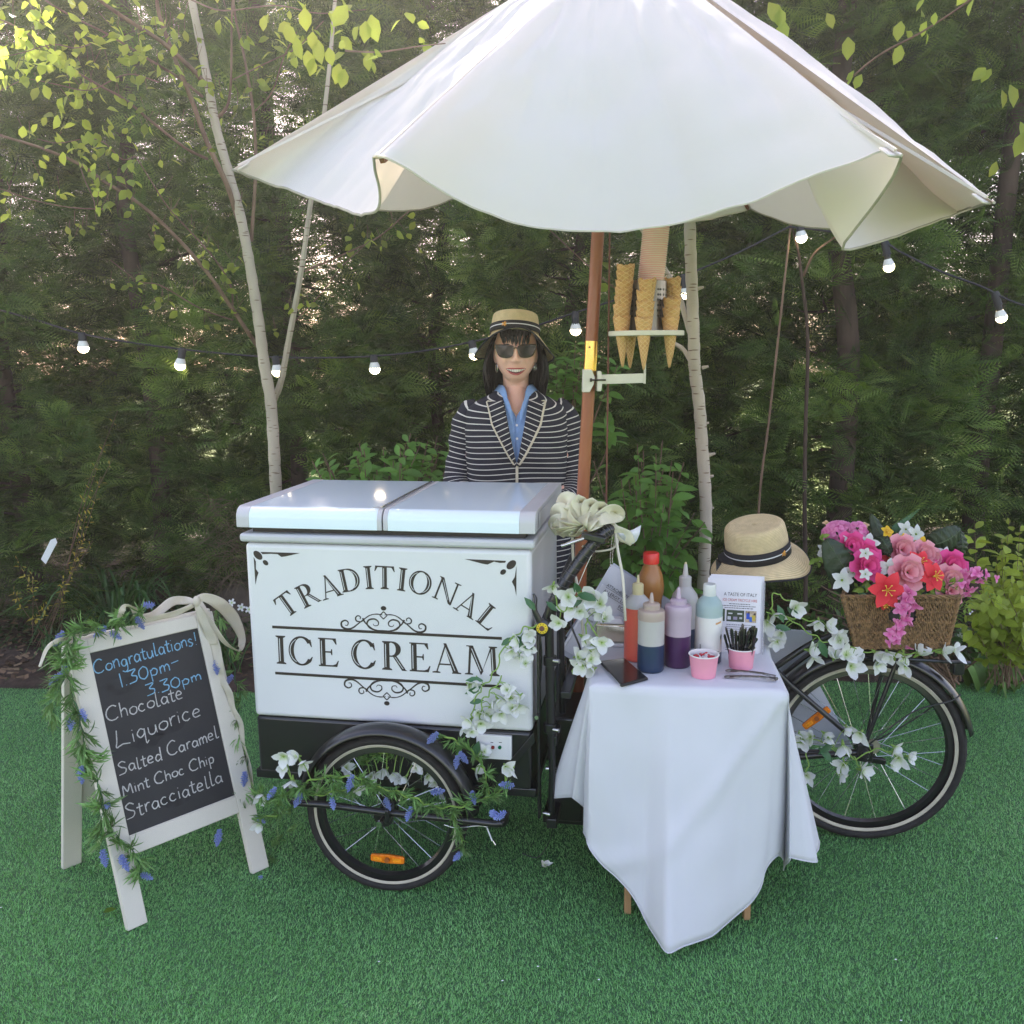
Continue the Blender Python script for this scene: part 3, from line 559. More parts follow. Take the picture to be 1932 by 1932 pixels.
# ---- wheels
def wheel(c, R, ri, nsp, yaw=0., flat=1., name='wheel', refl=(), tw=.022, parts=True, knob=0):
    """c local centre, R outer radius, ri radius of the cream stripe"""
    Rz = Matrix.Translation(V(c)) @ Matrix.Rotation(yaw, 4, 'Z'); e = bpy.data.objects.new(name, None); COL.objects.link(e); e.parent = trike; e.location = c; e.rotation_euler = (0, 0, yaw); e.empty_display_size = .05
    def circle(r, y, n=72): return [V((r*math.cos(2*PI*k/n), y, r*math.sin(2*PI*k/n))) for k in range(n)]
    th = (R-ri+.004)/2; rm = R-th; g = MB(); P = []; sec = 14; n = 120
    for k in range(n):
        q = 2*PI*k/n; row = []
        for j in range(sec):
            p = 2*PI*j/sec; kn = 1+(.07 if (k % 3 == 0) else -.02)*max(0, math.cos(p))**.5*(abs(math.sin(p)) > .25 or knob) if math.cos(p) > .2 else 1
            rr = rm+th*math.cos(p)*kn; row.append(V((rr*math.cos(q), tw*math.sin(p), rr*math.sin(q))))
        P.append(row)
    P.append(P[0]); g.grid(P, 0, True); g.build('tyre', M_rub, e, world=False)
    g = MB(); w = (R-ri)*.0+.010*R/.25
    for sgn in (-1, 1):
        A = circle(ri+w*.45, sgn*tw*.62, 96); B = circle(ri-w*.1, sgn*tw*.80, 96); C_ = circle(ri-w*.75, sgn*tw*.66, 96)
        g.grid([A+[A[0]], B+[B[0]], C_+[C_[0]]])
    g.build('tyre_stripe', M_cream, e, world=False)
    g = MB(); rin = ri-w*.7; A = [circle(r, y, 96) for r, y in ((rin, -.011), (rin-.018, -.013), (rin-.024, 0), (rin-.018, .013), (rin, .011))]; g.grid([a+[a[0]] for a in A]); g.build('rim', M_blk, e, world=False)
    g = MB(); g.tube([(0, -.032, 0), (0, .032, 0)], .016, 14); g.tube([(0, -.03, 0), (0, -.026, 0)], .030, 16); g.tube([(0, .026, 0), (0, .03, 0)], .030, 16); g.tube([(0, -.06, 0), (0, .06, 0)], .006, 8); g.build('hub', M_blk, e, world=False)
    g = MB(); g.tube([(0, -.062, 0), (0, -.074, 0)], .010, 6); g.build('axle_nut', M_chrome, e, world=False)
    sm = None
    for k in range(nsp):
        q = 2*PI*k/nsp; sgn = 1 if k % 2 else -1; q2 = q+(.9 if (k//2) % 2 else -.9)
        if sm is None:
            g = MB(); g.tube([(0, 0, 0), (1, 0, 0)], .0011, 4); o = g.build('spoke', M_chrome, e, world=False); sm = o.data
        else: o = bpy.data.objects.new('spoke', sm); COL.objects.link(o); o.parent = e
        a = V((.026*math.cos(q2), sgn*.028, .026*math.sin(q2))); b = V(((rin-.02)*math.cos(q), 0, (rin-.02)*math.sin(q))); d = b-a
        o.matrix_basis = Matrix.Translation(a) @ frame(d).to_4x4() @ Matrix(((0, 0, -1, 0), (0, 1, 0, 0), (1, 0, 0, 0), (0, 0, 0, 1))) @ Matrix.Diagonal((d.length, 1, 1, 1))
    for (q, rr, rot) in refl:
        M = Matrix.Translation(V((rr*math.cos(q), -.012, rr*math.sin(q)))) @ Matrix.Rotation(rot, 4, 'Y'); g = MB()
        pts = [(-.052, -.008), (-.048, -.011), (0, -.0135), (.048, -.011), (.052, -.008), (.052, .008), (.048, .011), (0, .0135), (-.048, .011), (-.052, .008)]
        g.prism(pts, .009, M @ Matrix.Rotation(PI/2, 4, 'X'), 0, -.004); rf = g.build('reflector', M_amber, e, world=False, bev=.001)
        g = MB(); g.tube([M @ V((0, -.006, 0)), M @ V((0, -.012, 0))], .008, 6); g.box((0, 0, 0), (0, 0, 0)); g.build('reflector_clip', mat('reflector_clip', (.35, .10, .02), .4), e, world=False)
        for q_ in (-.03, .03): g = MB(); g.box(tuple(M @ V((q_, -.0058, 0))), (.026, .0015, .012), M.to_3x3()); g.build('reflector_face', mat('amber_light', (1., .36, .02), .2, var=.3, scale=150), e, world=False)
    return e
FW = (.4291, -.05, .2483)
wheel(FW, .2483, .2215, 24, refl=((-PI/2+.02, .142, .02),), tw=.024)
wheel((FW[0], BD+.05, FW[2]), .2483, .2215, 24, tw=.024)
rc = MTI @ V((1.1474, 2.8558, .3158)); RYAW = -.1555-TYAW; RCX, RCY, RCZ = rc
wheel(tuple(rc), .3158, .2840, 32, RYAW, refl=((math.radians(148), .185, math.radians(-42)),), tw=.030, knob=1)
def arc_fender(cx, cy, cz, R, a0, a1, wd, yaw, name, depth=.012, n=40, drop=.02):
    g = MB(); P = []
    for k in range(n+1):
        q = math.radians(a0+(a1-a0)*k/n); row = []
        for j in range(7):
            t = j/6*2-1; rr = R-drop*t*t; p = V((rr*math.cos(q), wd/2*t, rr*math.sin(q))); p = Matrix.Rotation(yaw, 3, 'Z') @ p; row.append(p+V((cx, cy, cz)))
        P.append(row)
    g.grid(P); return lp(g, name, M_blk, sol=.002)
arc_fender(FW[0]+.006, FW[1]-.004, FW[2]+.006, .278, 4, 172, .085, 0, 'mudguard'); arc_fender(FW[0], BD+.05, FW[2], .278, 4, 172, .08, 0, 'mudguard')
arc_fender(RCX, RCY, RCZ, .340, 12, 168, .07, RYAW, 'mudguard', drop=.022)
fr = MB()
def tp(g, pts, yl, r, n=10, sp=True, m=0, **kw):
    P = [TL(p[0], p[1], (p[2] if len(p) > 2 else yl)) for p in pts]; g.tube(cr_spline(P, 5) if sp and len(P) > 2 else P, r, n, m, **kw); return P
# outer bar in front of the near wheel and the frame under the box
def part_t(name, pts, yl, r, m=None, **kw): g = MB(); tp(g, pts, yl, r, **kw); return lp(g, name, m or M_blk)
part_t('wheel_guard_bar', [(548, 1478, .02), (546, 1498, -.06), (556, 1513, -.105), (620, 1519, -.105), (740, 1534, -.105), (860, 1546, -.105), (935, 1554, -.105), (952, 1550, -.06), (955, 1535, .02)], 0, .0105)
g = MB(); g.box((BW/2, .03, .316), (BW+.02, .05, .028)); g.box((BW/2, BD-.03, .316), (BW+.02, .05, .028)); g.box((.03, BD/2, .316), (.05, BD-.1, .026)); g.box((BW-.02, BD/2, .316), (.05, BD-.1, .026)); g.box((FW[0], BD/2, .31), (.05, BD-.1, .03)); lp(g, 'base_frame', M_blk, bev=.004)
g = MB(); g.tube([(FW[0], -.04, FW[2]), (FW[0], BD+.04, FW[2])], .012, 10); lp(g, 'front_axle', M_blk)
for s in (-.1, .1): g = MB(); g.beam((FW[0]+s*.1, .02, FW[2]), (FW[0]+s*1.2, .03, .31), .03, .008); lp(g, 'axle_strut', M_blk)
g = MB(); g.beam(TL(735, 1520, -.104), TL(735, 1545, -.104), .06, .012, up=(1, 0, 0)); lp(g, 'axle_plate', M_blk, bev=.003)
# brake parts
part_t('brake_arm', [(838, 1556), (862, 1562), (900, 1558), (920, 1560)], -.09, .003, M_chrome)
part_t('brake_cable', [(918, 1560), (924, 1575), (930, 1590)], -.09, .0022, M_inl); part_t('cable_end', [(929, 1586), (934, 1594)], -.09, .004, M_chrome)
# uprights between box and rider
FX = BW+.03
g = MB(); a = TL(1016, 1170, .02); b = TL(1018, 1540, .02); g.beam(a, b, .008, .03, up=(0, 1, 0)); lp(g, 'side_upright', M_blk, bev=.002)
part_t('side_upright', [(1036, 1172), (1038, 1300), (1040, 1385)], .03, .0135, sp=False); part_t('side_upright', [(1040, 1385), (1042, 1450), (1040, 1535)], .03, .010, sp=False)
part_t('side_upright', [(1058, 1180), (1062, 1380), (1066, 1500)], .16, .010, sp=False); part_t('side_upright', [(1072, 1200), (1078, 1380), (1080, 1480)], .36, .010, sp=False)
g = MB(); g.prism([(q.x, q.z) for q in (TL(1008, 1380), TL(1010, 1398), TL(905, 1520), TL(890, 1520))], .006, FM, 0, .004); lp(g, 'corner_brace', M_blk, bev=.001)
for u, v in ((1012, 1354),): q = TL(u, v, -.012); g = MB(); g.tube([(q.x, -.004, q.z), (q.x, -.013, q.z)], .0065, 12); lp(g, 'bolt', M_chrome)
for u, v in ((1048, 1246), (1048, 1376), (1032, 1534)):
    q = TL(u, v, .02); g = MB(); g.tube([q+V((-.012, 0, 0)), q+V((.012, -.008, 0))], [.006, .007], 10); lp(g, 'bolt', M_chrome)
for v in (1246, 1372):
    g = MB(); q = TL(1038, v, .03); g.tube([q+V((0, 0, -.014)), q+V((0, 0, .014))], .020, 14); lp(g, 'clamp', M_blk, bev=.002)
g = MB(); q = TL(1060, 1380, .1); g.box((q.x-.02, .20, q.z), (.03, .35, .03)); g.box((q.x-.02, .20, .22), (.03, .38, .03)); g.box((q.x+.02, .2, .62), (.03, .36, .022)); lp(g, 'steering_crossmember', M_blk, bev=.003)
part_t('steering_rod', [(1030, 1450), (1075, 1452)], .06, .006, M_chrome, sp=False)
# handlebar with wrapped grip
HB = [(1036, 1180, .03), (1040, 1150, .03), (1056, 1115, .03), (1085, 1070, .04), (1120, 1025, .05), (1142, 1003, .06), (1152, 998, .07)]
hbp = part_t('handlebar', HB, 0, .0175, M_blk)
P_ = cr_spline([TL(u, v, y) for u, v, y in HB], 12); gg = []
for k in range(18, len(P_)-6, 3):
    d = (P_[k+1]-P_[k]); Rf = frame(d); g = MB(); g.tube([P_[k]+Rf @ V((.0185*math.cos(q), .0185*math.sin(q), .006*q/PI-.006)) for q in [2*PI*j/16 for j in range(17)]], .0011, 4); o = lp(g, 'grip_wrap', mat('grip_wrap_edge', (.10, .10, .11), .5), hbp)
part_t('handlebar', [(1152, 998, .07), (1150, 992, .2), (1140, 985, .4), (1128, 975, .56)], 0, .012)
part_t('handlebar', [(1128, 975, .56), (1090, 1035, .55), (1062, 1100, .53), (1060, 1150, .53)], 0, .015)
part_t('brake_lever', [(1100, 1016, .0), (1082, 1022, -.02), (1066, 1028, -.03), (1060, 1030, -.03)], 0, [.005, .006, .005, .006], M_chrome)
g = MB(); q = TL(1120, 1014, .03); g.box(tuple(q), (.07, .03, .02), Matrix.Rotation(.2, 3, 'Y')); lp(g, 'lever_clamp', M_blk, bev=.004)
q = TL(1023, 1185, -.03); g = MB(); g.tube([q+V((0, .02, 0)), q+V((0, 0, 0)), q+V((0, -.004, 0))], [.024, .025, .020], 20); kn = lp(g, 'steering_knob', M_blk)
g = MB(); g.tube([q+V((0, -.0042, 0)), q+V((0, -.006, 0))], [.0165, .015], 20); lp(g, 'knob_cap', mat('yellow_cap', (.80, .58, .03), .4, var=.05), kn)
g = MB(); g.tube([q+V((0, -.006, 0)), q+V((0, -.008, 0))], [.008, .006], 12); lp(g, 'knob_centre', mat('knob_centre', (.16, .07, .05), .4), kn)
for k in range(10):
    a = 2*PI*k/10; g = MB(); g.box(tuple(q+V((.012*math.cos(a), -.0063, .012*math.sin(a)))), (.003, .0006, .0016), Matrix.Rotation(-a, 3, 'Y')); lp(g, 'knob_mark', M_print, kn)
part_t('brake_lever', [(1018, 1172, -.03), (1008, 1150, -.035), (1010, 1130, -.03), (1006, 1120, -.03)], 0, [.010, .008, .006, .003], M_blk)
# cables and ball chain
M_cab = mat('cream_cable', (.62, .58, .48), .5, var=.05)
part_t('cable', [(1160, 1000, .1), (1166, 1040, .06), (1175, 1090, .03), (1178, 1140, .02), (1180, 1170, .04)], 0, .0042, M_cab)
part_t('cable', [(1155, 978, .12), (1148, 1000, .1), (1166, 1018, .1), (1155, 1035, .08), (1120, 1040, .08), (1098, 1030, .08)], 0, .003, M_cab)
part_t('cable', [(1080, 1014, .1), (1082, 1060, .12), (1090, 1110, .12), (1096, 1150, .1), (1100, 1200, .12)], 0, .004, M_cab)
part_t('brake_cable', [(1142, 1000, .05), (1110, 1060, .04), (1085, 1120, .03), (1072, 1150, .03)], 0, .0014, M_chrome)
part_t('brake_cable', [(1070, 1130, .1), (1078, 1180, .02), (1095, 1225, .0), (1098, 1270, .05)], 0, .003, M_blk); part_t('brake_cable', [(1040, 1130, .1), (1020, 1180, .04), (1022, 1240, .03), (1018, 1300, .03)], 0, .0025, M_blk)
part_t('brake_cable', [(1040, 1535, .05), (1042, 1570, .05), (1030, 1600, .05), (1012, 1618, .05), (985, 1610, .05)], 0, .0015, M_blk)
g = MB(); g.box((BW+.085, .33, .34), (.10, .42, .34)); lp(g, 'dark_infill', M_blk, bev=.008)  # black block added behind the uprights to fill in the darkness there
g = MB(); g.box((BW+.085, .34, .15), (.16, .34, .03)); lp(g, 'foot_plate', M_blk, bev=.004)
# ---- rear frame, left (near) side
def rp(u, v, dy=0.): return TL(u, v, RCY+dy)
def rpart(name, pts, r, m=None, sp=True, **kw):
    g = MB(); P = [rp(*p) for p in pts]; g.tube(cr_spline(P, 6) if sp and len(P) > 2 else P, r, 10, **kw); return lp(g, name, m or M_blk)
AX = V(rc)
NB_ = -.055
rpart('main_tube', [(1060, 1470, .0), (1200, 1420, .0), (1330, 1415, .0)], .022); rpart('main_tube', [(1060, 1400, .0), (1200, 1360, .0), (1380, 1300, .0)], .018)
rpart('seat_tube', [(1330, 1415, .0), (1400, 1180, .0), (1425, 1085, .0)], .016)
for s in (-1, 1):
    rpart('chain_stay', [(1330, 1418, s*.03), (1450, 1432, s*.05), (1632, 1418, s*.055)], .011, sp=False)
    rpart('seat_stay', [(1400, 1200, s*.03), (1490, 1290, s*.045), (1632, 1412, s*.055)], .009, sp=False)
    rpart('rack_stay', [(1632, 1405, s*.07), (1695, 1240, s*.075), (1702, 1225, s*.07)], .007, sp=False)
rpart('rack_stay', [(1632, 1405, .06), (1668, 1250, .06), (1672, 1235, .06)], .006, sp=False)
rpart('frame_loop', [(1395, 1330, -.05), (1440, 1278, -.05), (1490, 1240, -.05), (1540, 1210, -.045), (1600, 1188, -.04)], .010); rpart('frame_loop', [(1395, 1340, .05), (1450, 1295, .05), (1490, 1262, .05), (1545, 1222, .045), (1600, 1200, .04)], .008)
rpart('mudguard_stay', [(1635, 1408, -.062), (1720, 1345, -.065), (1795, 1322, -.05), (1812, 1310, -.035)], .0025, sp=True); rpart('mudguard_stay', [(1640, 1405, .062), (1720, 1360, .06), (1780, 1318, .04)], .0025)
g = MB(); q = rp(1632, 1420, -.07); g.box(tuple(q), (.05, .008, .06)); g.tube([q+V((0, 0, 0)), q+V((0, -.02, 0))], .014, 12); lp(g, 'dropout', M_blk, bev=.004)
q = rp(1645, 1407, -.05); g = MB(); g.tube([q, q+V((0, -.01, 0))], .024, 18); lp(g, 'sprocket', mat('worn_metal', (.45, .40, .33), .4, .8, var=.3))
q = rp(1560, 1422, -.03); g = MB(); g.tube([q+V((-.12, 0, -.004)), q+V((-.02, 0, 0))], .013, 10); lp(g, 'gear_hub_arm', M_blk); g = MB(); g.tube([q+V((-.02, 0, 0)), q+V((.01, 0, 0))], .015, 12); lp(g, 'gear_collar', M_chrome)
g = MB(); q = rp(1640, 1432, -.05); g.box(tuple(q), (.10, .02, .02), Matrix.Rotation(.1, 3, 'Y')); lp(g, 'chain_tensioner', M_blk, bev=.004)
# plain white panel, standing in for white card, behind the wheel spokes
g = MB(); pts = [rp(u, v, .12) for u, v in ((1375, 1180), (1530, 1190), (1545, 1290), (1610, 1412), (1495, 1400), (1380, 1400))]; g.prism([(p.x, p.z) for p in pts], .006, Matrix.Translation((0, RCY+.12, 0)) @ FM); lp(g, 'white_panel', mat('white_board', (.62, .64, .72), .5, var=.04))
# carrier rack, saddle, tail light
RK = rp(1690, 1228).z
g = MB()
for s in (-.07, .07): P = [V((rp(1560, 1232).x, RCY+s, RK-.004)), V((rp(1700, 1228).x, RCY+s-.01, RK)), V((rp(1815, 1228).x, RCY+s-.02, RK))]; g.tube(P, .006, 8)
for u in (1570, 1650, 1730, 1810): x = rp(u, 1228).x; g.tube([(x, RCY-.08, RK), (x, RCY+.07, RK)], .005, 8)
lp(g, 'carrier_rack', M_blk)
g = MB(); q = rp(1440, 1082); P = []
for k in range(13):
    t = k/12; x = q.x-.15+.27*t; w = .03+.075*(max(0, t-.25)/.75)**.8; w *= (1-max(0, t-.88)*3.5); P.append([V((x, RCY+w*math.sin(a), q.z+.012-.02*t*(1-t)+.032*math.cos(a)*(1 if math.cos(a) > 0 else .7))) for a in [2*PI*j/14 for j in range(14)]])
g.grid(P, 0, True); g.add([P[0][0]*0+sum(P[0], V())/14]+P[0], [(0, i+1, (i+1) % 14+1) for i in range(14)]); g.add([sum(P[-1], V())/14]+P[-1], [(0, (i+1) % 14+1, i+1) for i in range(14)]); lp(g, 'saddle', mat('saddle_leather', (.012, .012, .013), .45, bump=.2))
g = MB(); q = rp(1806, 1255, -.0); g.box(tuple(q), (.035, .05, .055)); lp(g, 'tail_light', M_blk, bev=.008)
# ------------------------------------------------------------------ the parasol
M_canvas = mat('cream_canvas', (.82, .81, .79), .85, var=.03, scale=3, bump=.45, bscale=11, transl=.36, tcol=(.82, .69, .56), spec=.2)
M_canvasin = M_canvas
M_hem = mat('canvas_hem', (.42, .39, .32), .9, var=.1)
M_pole = mat('stained_pole', (.30, .085, .030), .42, var=.18, scale=5, coat=.25, stretch=(6, 6, .6))
M_brass = mat('brass', (.75, .50, .14), .22, 1., var=.08)
M_offw = mat('painted_offwhite', (.66, .63, .54), .45, var=.04)
AP = W(1168, -126, 2.9); PB = V((.205, 2.885, .168))
par = thing('parasol', 'large cream canvas parasol with scalloped edge on an orange brown pole behind the cart', 'parasol', tuple(PB))
def wp(g, name, m, parent=None, **kw): return g.build(name, m, parent or par, **kw)
def polept(z):
    P = cr_spline([PB, W(1098, 960, 2.885), W(1112, 715, 2.888), W(1128, 440, 2.892), AP+V((0, 0, .03))], 30)
    return min(P, key=lambda p: abs(p.z-z))
g = MB(); g.tube([PB, W(1098, 960, 2.885), W(1112, 715, 2.888), W(1128, 440, 2.892), AP+V((0, 0, .03))], .0195, 18); wp(g, 'pole', M_pole)
zf0, zf1 = W(1112, 706, 2.888).z, W(1115, 645, 2.888).z
g = MB(); g.tube([polept(zf0), W(1115, 676, 2.888), polept(zf1)], .0206, 20); wp(g, 'ferrule', M_brass)
g = MB(); p = W(1112, 655, 2.868); g.tube([p, p+V((0, -.003, 0))], .003, 8); wp(g, 'ferrule_screw', mat('dark_screw', (.12, .09, .05), .4, 1.))
g = MB(); g.tube([AP+V((0, 0, .0)), AP+V((0, 0, .07))], [.035, .02], 14); wp(g, 'finial', M_pole)
g = MB(); g.tube([W(1151, 380, 2.86), W(1150, 460, 2.86), W(1146, 800, 2.87), W(1143, 1000, 2.88)], .0032, 6); wp(g, 'pull_cord', mat('brown_cord', (.15, .06, .04), .9))
def tip(u, v, near, R=1.13):
    d = ray(u, v); a = d.x**2+d.y**2; b = -2*(d.x*AP.x+d.y*AP.y); c = AP.x**2+AP.y**2-R*R; D = max(0, b*b-4*a*c)
    t = (-b-math.sqrt(D))/2/a if near else (-b+math.sqrt(D))/2/a; return CAM+d*t
TIPS = [tip(437, 318, 1, 1.12), tip(705, 293, 1), tip(1701, 290, 1), tip(1876, 380, 1), tip(1415, 392, 0), tip(876, 380, 0)]
# hem of each panel: control points between neighbouring tips
HEM = [[(500, 343, 2.52), (572, 368, 2.42), (640, 392, 2.28), (690, 404, 2.16), (712, 394, 2.10), (716, 360, 2.07), (708, 322, 2.02)],
       [(722, 294, 1.92), (775, 322, 1.97), (840, 362, 2.04), (900, 396, 2.09), (990, 424, 2.13), (1090, 436, 2.15), (1200, 433, 2.15), (1310, 412, 2.11), (1430, 373, 2.04), (1540, 330, 1.98), (1630, 297, 1.92), (1670, 282, 1.9)],
       [(1698, 304, 1.94), (1684, 335, 1.98), (1650, 385, 2.06), (1615, 430, 2.13), (1590, 466, 2.18), (1620, 466, 2.22), (1680, 448, 2.34), (1760, 420, 2.5), (1850, 387, 2.7)],
       [(1780, 404, 2.95), (1690, 418, 3.1), (1590, 432, 3.3), (1500, 424, 3.5), (1440, 404, 3.68)],
       [(1395, 400, 3.78), (1300, 418, 3.68), (1200, 424, 3.62), (1080, 420, 3.62), (980, 410, 3.7), (900, 388, 3.78)],
       [(862, 372, 3.74), (800, 394, 3.52), (720, 397, 3.35), (640, 385, 3.2), (560, 360, 3.0), (480, 336, 2.8)]]
def wr(p, q): return mnoise.noise(V((p*3.1, q*7.7, .3)))*.5+mnoise.noise(V((p*1.1, q*19, 2.)))*.35
for k in range(6):
    T0, T1 = TIPS[k], TIPS[(k+1) % 6]; C = [T0]+[W(*q) for q in HEM[k]]+[T1]; sp = cr_spline(C, 8)
    # resample by length
    L = [0]
    for a, b in zip(sp, sp[1:]): L.append(L[-1]+(b-a).length)
    NT, NS = 72, 44; rows = [[] for _ in range(NS+1)]; hemp = []
    for j in range(NT+1):
        l = L[-1]*j/NT; i = min(len(sp)-2, max(0, np.searchsorted(L, l)-1)); f = (l-L[i])/max(1e-9, L[i+1]-L[i]); h = sp[i].lerp(sp[i+1], min(1, max(0, f))); hemp.append(h)
        t = j/NT; ch = T0.lerp(T1, t)
        for s_ in range(NS+1):
            s = .012+(1-.012)*s_/NS; base = AP+(ch-AP)*s; off = (h-ch)*(s**(1.25 if k == 2 else 1.5 if k == 0 else 2.1))
            nrm = (T1-T0).cross(ch-AP); nrm.normalize(); bulge = -.04*math.sin(PI*t)*math.sin(PI*s)
            edge = min(1, 8*t, 8*(1-t)); rad_ = .008*(abs(((t*5.3+.35*math.sin(s*4+k)) % 1)-.5)*2)**6*s*s*(1-s)*5; fold = (.010*wr(t*4+k*3, s*.6)*s*4*(1-.8*s**4)+.005*math.sin(t*31+2*math.sin(s*3+k))*s*(1-s)+rad_+(.008*mnoise.noise(V((t*9, s*9, k)))+.006*mnoise.noise(V((t*22+s*9, s*5-t*6, k+3)))+.005*(1-abs(mnoise.noise(V((t*6+s*4, s*7, k+9)))*2))**4)*s*(1-.5*s**3))*edge
            side = .010*s*(max(0, 1-abs(t)*26)+max(0, 1-abs(1-t)*26))
            rows[s_].append(base+off+nrm*(bulge+fold)+V((0, 0, -.25*side)))
    g = MB(); g.grid(rows); wp(g, 'canopy_panel', M_canvas, auto=180)
    g = MB(); g.tube(rows[-1], .0032, 5); wp(g, 'panel_hem', M_hem if k in (0, 2, 3, 5) else M_canvas)
    g = MB(); e = (T0-AP).normalized(); oy = V((0, .05, 0)) if k == 0 else V(); RT = T0-e*.03+V((0, 0, -.022))+oy; RT = RT if k not in (0, 2, 3) else AP+(T0-AP)*.55+V((0, 0, -.05)); g.beam(AP+V((0, 0, -.075))+e*.05+oy*.3, RT, .012, .014); wp(g, 'rib', M_pole)
    for sd in (.018,):
        g3_ = MB(); jj = max(1, int(sd*NT)); g3_.tube([rows[s_][jj]+V((0, 0, .0006)) for s_ in range(2, NS+1)], .0012, 4); wp(g3_, 'seam', M_canvas)
    if k in (0, 2, 3): g2_ = MB(); g2_.beam(RT, T0-e*.02+V((0, 0, -.002)), .007, .006); wp(g2_, 'rib_sleeve', M_canvas)
    hub = V((PB.x+(AP.x-PB.x)*.78, 2.9, 2.15)); g = MB(); g.beam(hub+V((e.x, e.y, 0))*.04, AP+(T0-AP)*.55+V((0, 0, -.06)), .012, .016); wp(g, 'strut', M_pole)
    g = MB(); n = V((e.x, e.y, 0)).normalized(); g.box(T0-e*.035+V((0, 0, -.013)), (.035, .035, .006), frame(e)@Matrix.Rotation(PI/2, 3, 'X')); wp(g, 'rib_pocket', M_canvas, bev=.003)
g = MB(); p = polept(2.15); g.tube([p+V((0, 0, -.03)), p+V((0, 0, .03))], .045, 18); wp(g, 'runner', M_pole)
g = MB(); p = polept(2.7); g.tube([p+V((0, 0, -.03)), p+V((0, 0, .03))], .05, 18); wp(g, 'crown_hub', M_pole)
g = MB(); g.tube([(PB.x, PB.y, .167), (PB.x, PB.y, .26)], .026, 14); wp(g, 'socket', M_blk)
# ------------------------------------------------------------------ cone stand clamped to the pole
q = W(1112, 716, 2.888)
cs = thing('cone_stand', 'off-white cone stand with a round perforated plate clamped to the parasol pole', 'cone stand', tuple(q)); py = 2.86
def cpt(u, v, y=py): return W(u, v, y)
for i, pts in enumerate(([(1100, 697), (1116, 697), (1122, 712), (1120, 725), (1112, 740), (1099, 740)], [(1127, 700), (1134, 700), (1137, 716), (1134, 738), (1126, 738)])):
    P = [cpt(*a, py-.012) for a in pts]; g = MB(); g.prism([(p.x, p.z) for p in P], .042, Matrix.Translation((0, py+.022, 0)) @ Matrix(((1, 0, 0, 0), (0, 0, -1, 0), (0, 1, 0, 0), (0, 0, 0, 1)))); wp(g, 'clamp_jaw', M_offw, cs, bev=.002)
g = MB(); g.tube([cpt(1113, 717, 2.835), cpt(1143, 717, 2.835)], .0028, 8); g.tube([cpt(1113, 717, 2.835), cpt(1117, 717, 2.835)], .006, 6); wp(g, 'clamp_bolt', mat('dark_bolt', (.08, .07, .06), .5, .8), cs)
g = MB(); a, b = cpt(1136, 715), cpt(1217, 714); g.beam(a, b, .006, .040, up=(0, 1, 0)) if False else g.box(tuple((a+b)/2), ((b-a).length, .006, .029), Matrix.Rotation(-.02, 3, 'Y')); wp(g, 'arm', M_offw, cs, bev=.001)
g = MB(); a, b = cpt(1216, 724), cpt(1218, 628); g.beam(a, b, .012, .006); wp(g, 'stem', M_offw, cs, bev=.001)
pc = cpt(1219, 627); PR = .1145
# plate with holes for the cones
HOLES = [(1174, 628, -.02), (1218, 634, -.085), (1266, 630, -.03), (1272, 622, .06), (1187, 620, .07)]
g = MB(); n = 56
for z0, z1 in ((0, -.010),):
    prof = [(0, z0), (PR-.006, z0), (PR-.002, z0+.004), (PR, z0+.002), (PR, z1), (PR-.004, z1-.001), (0, z1)]; g.lathe(prof, tuple(pc), None, n)
wp(g, 'plate', M_offw, cs)
# steel cup holder: perforated cylinder
M_steel = mat('brushed_steel', (.26, .245, .23), .36, .95, var=.5, scale=60, stretch=(1, 1, .02))
cyl = thing('steel_cup_holder', 'perforated brushed steel cylinder standing on the cone plate and holding the pink cups', 'cup holder', tuple(pc+V((.004, .02, .002)))); cq = pc+V((.004, .02, .003))
CRr, CHh = .0585, .148
g = MB(); g.lathe([(0, 0), (CRr-.003, 0), (CRr, .003), (CRr, CHh), (CRr-.0015, CHh+.0015), (CRr-.003, CHh), (CRr-.003, .004)], tuple(cq), None, 48); wp(g, 'cylinder', M_steel, cyl)
for c_ in range(9):
    a = -PI/2+(-1.0, -.72, -.45, .45, .60, .85, 1.15, -1.25, 1.4)[c_]
    for r_ in range(6):
        z = .045+r_*.0155; p = cq+V((CRr*math.cos(a), CRr*math.sin(a), z)); d = V((math.cos(a), math.sin(a), 0)); g = MB(); g.tube([p-d*.0012, p+d*.0006], .0036, 10); wp(g, 'hole', M_dark, cyl)
# stacked paper cups, upside down: only rims and short walls show
M_pink = mat('pink_paper', (.86, .47, .50), .6, var=.05, scale=20)
M_pinkrim = mat('pink_rim', (.90, .70, .67), .5, var=.03)
c0_, c1_ = W(1227, 541, 2.885), W(1241, 400, 2.885); tot = (c1_-c0_); cup = None
for k in range(42):
    p = c0_+V((tot.x, 0, tot.z))*(-.14+k/34); rad = .0385+.004*min(1, k/30)
    if cup is None:
        cup = thing('paper_cup', 'pink paper cup nested in the tall stack above the steel holder', 'paper cup', tuple(p), (0, 0, 0), 'pink paper cups nested in one tall stack')
        g = MB(); g.lathe([(.0365, -.02), (.0385, 0), (.0355, 0)], (0, 0, 0), None, 28); g.build('cup_wall', M_pink, cup, world=False)
        g = MB(); g.tube([V((.0395*math.cos(2*PI*i/28), .0395*math.sin(2*PI*i/28), 0)) for i in range(28)], .0017, 6, closed=True); g.build('cup_rim', M_pinkrim, cup, world=False)
    else: dup(cup, loc=tuple(p), rot=(rnd.uniform(-.01, .01), rnd.uniform(-.01, .01), 0))
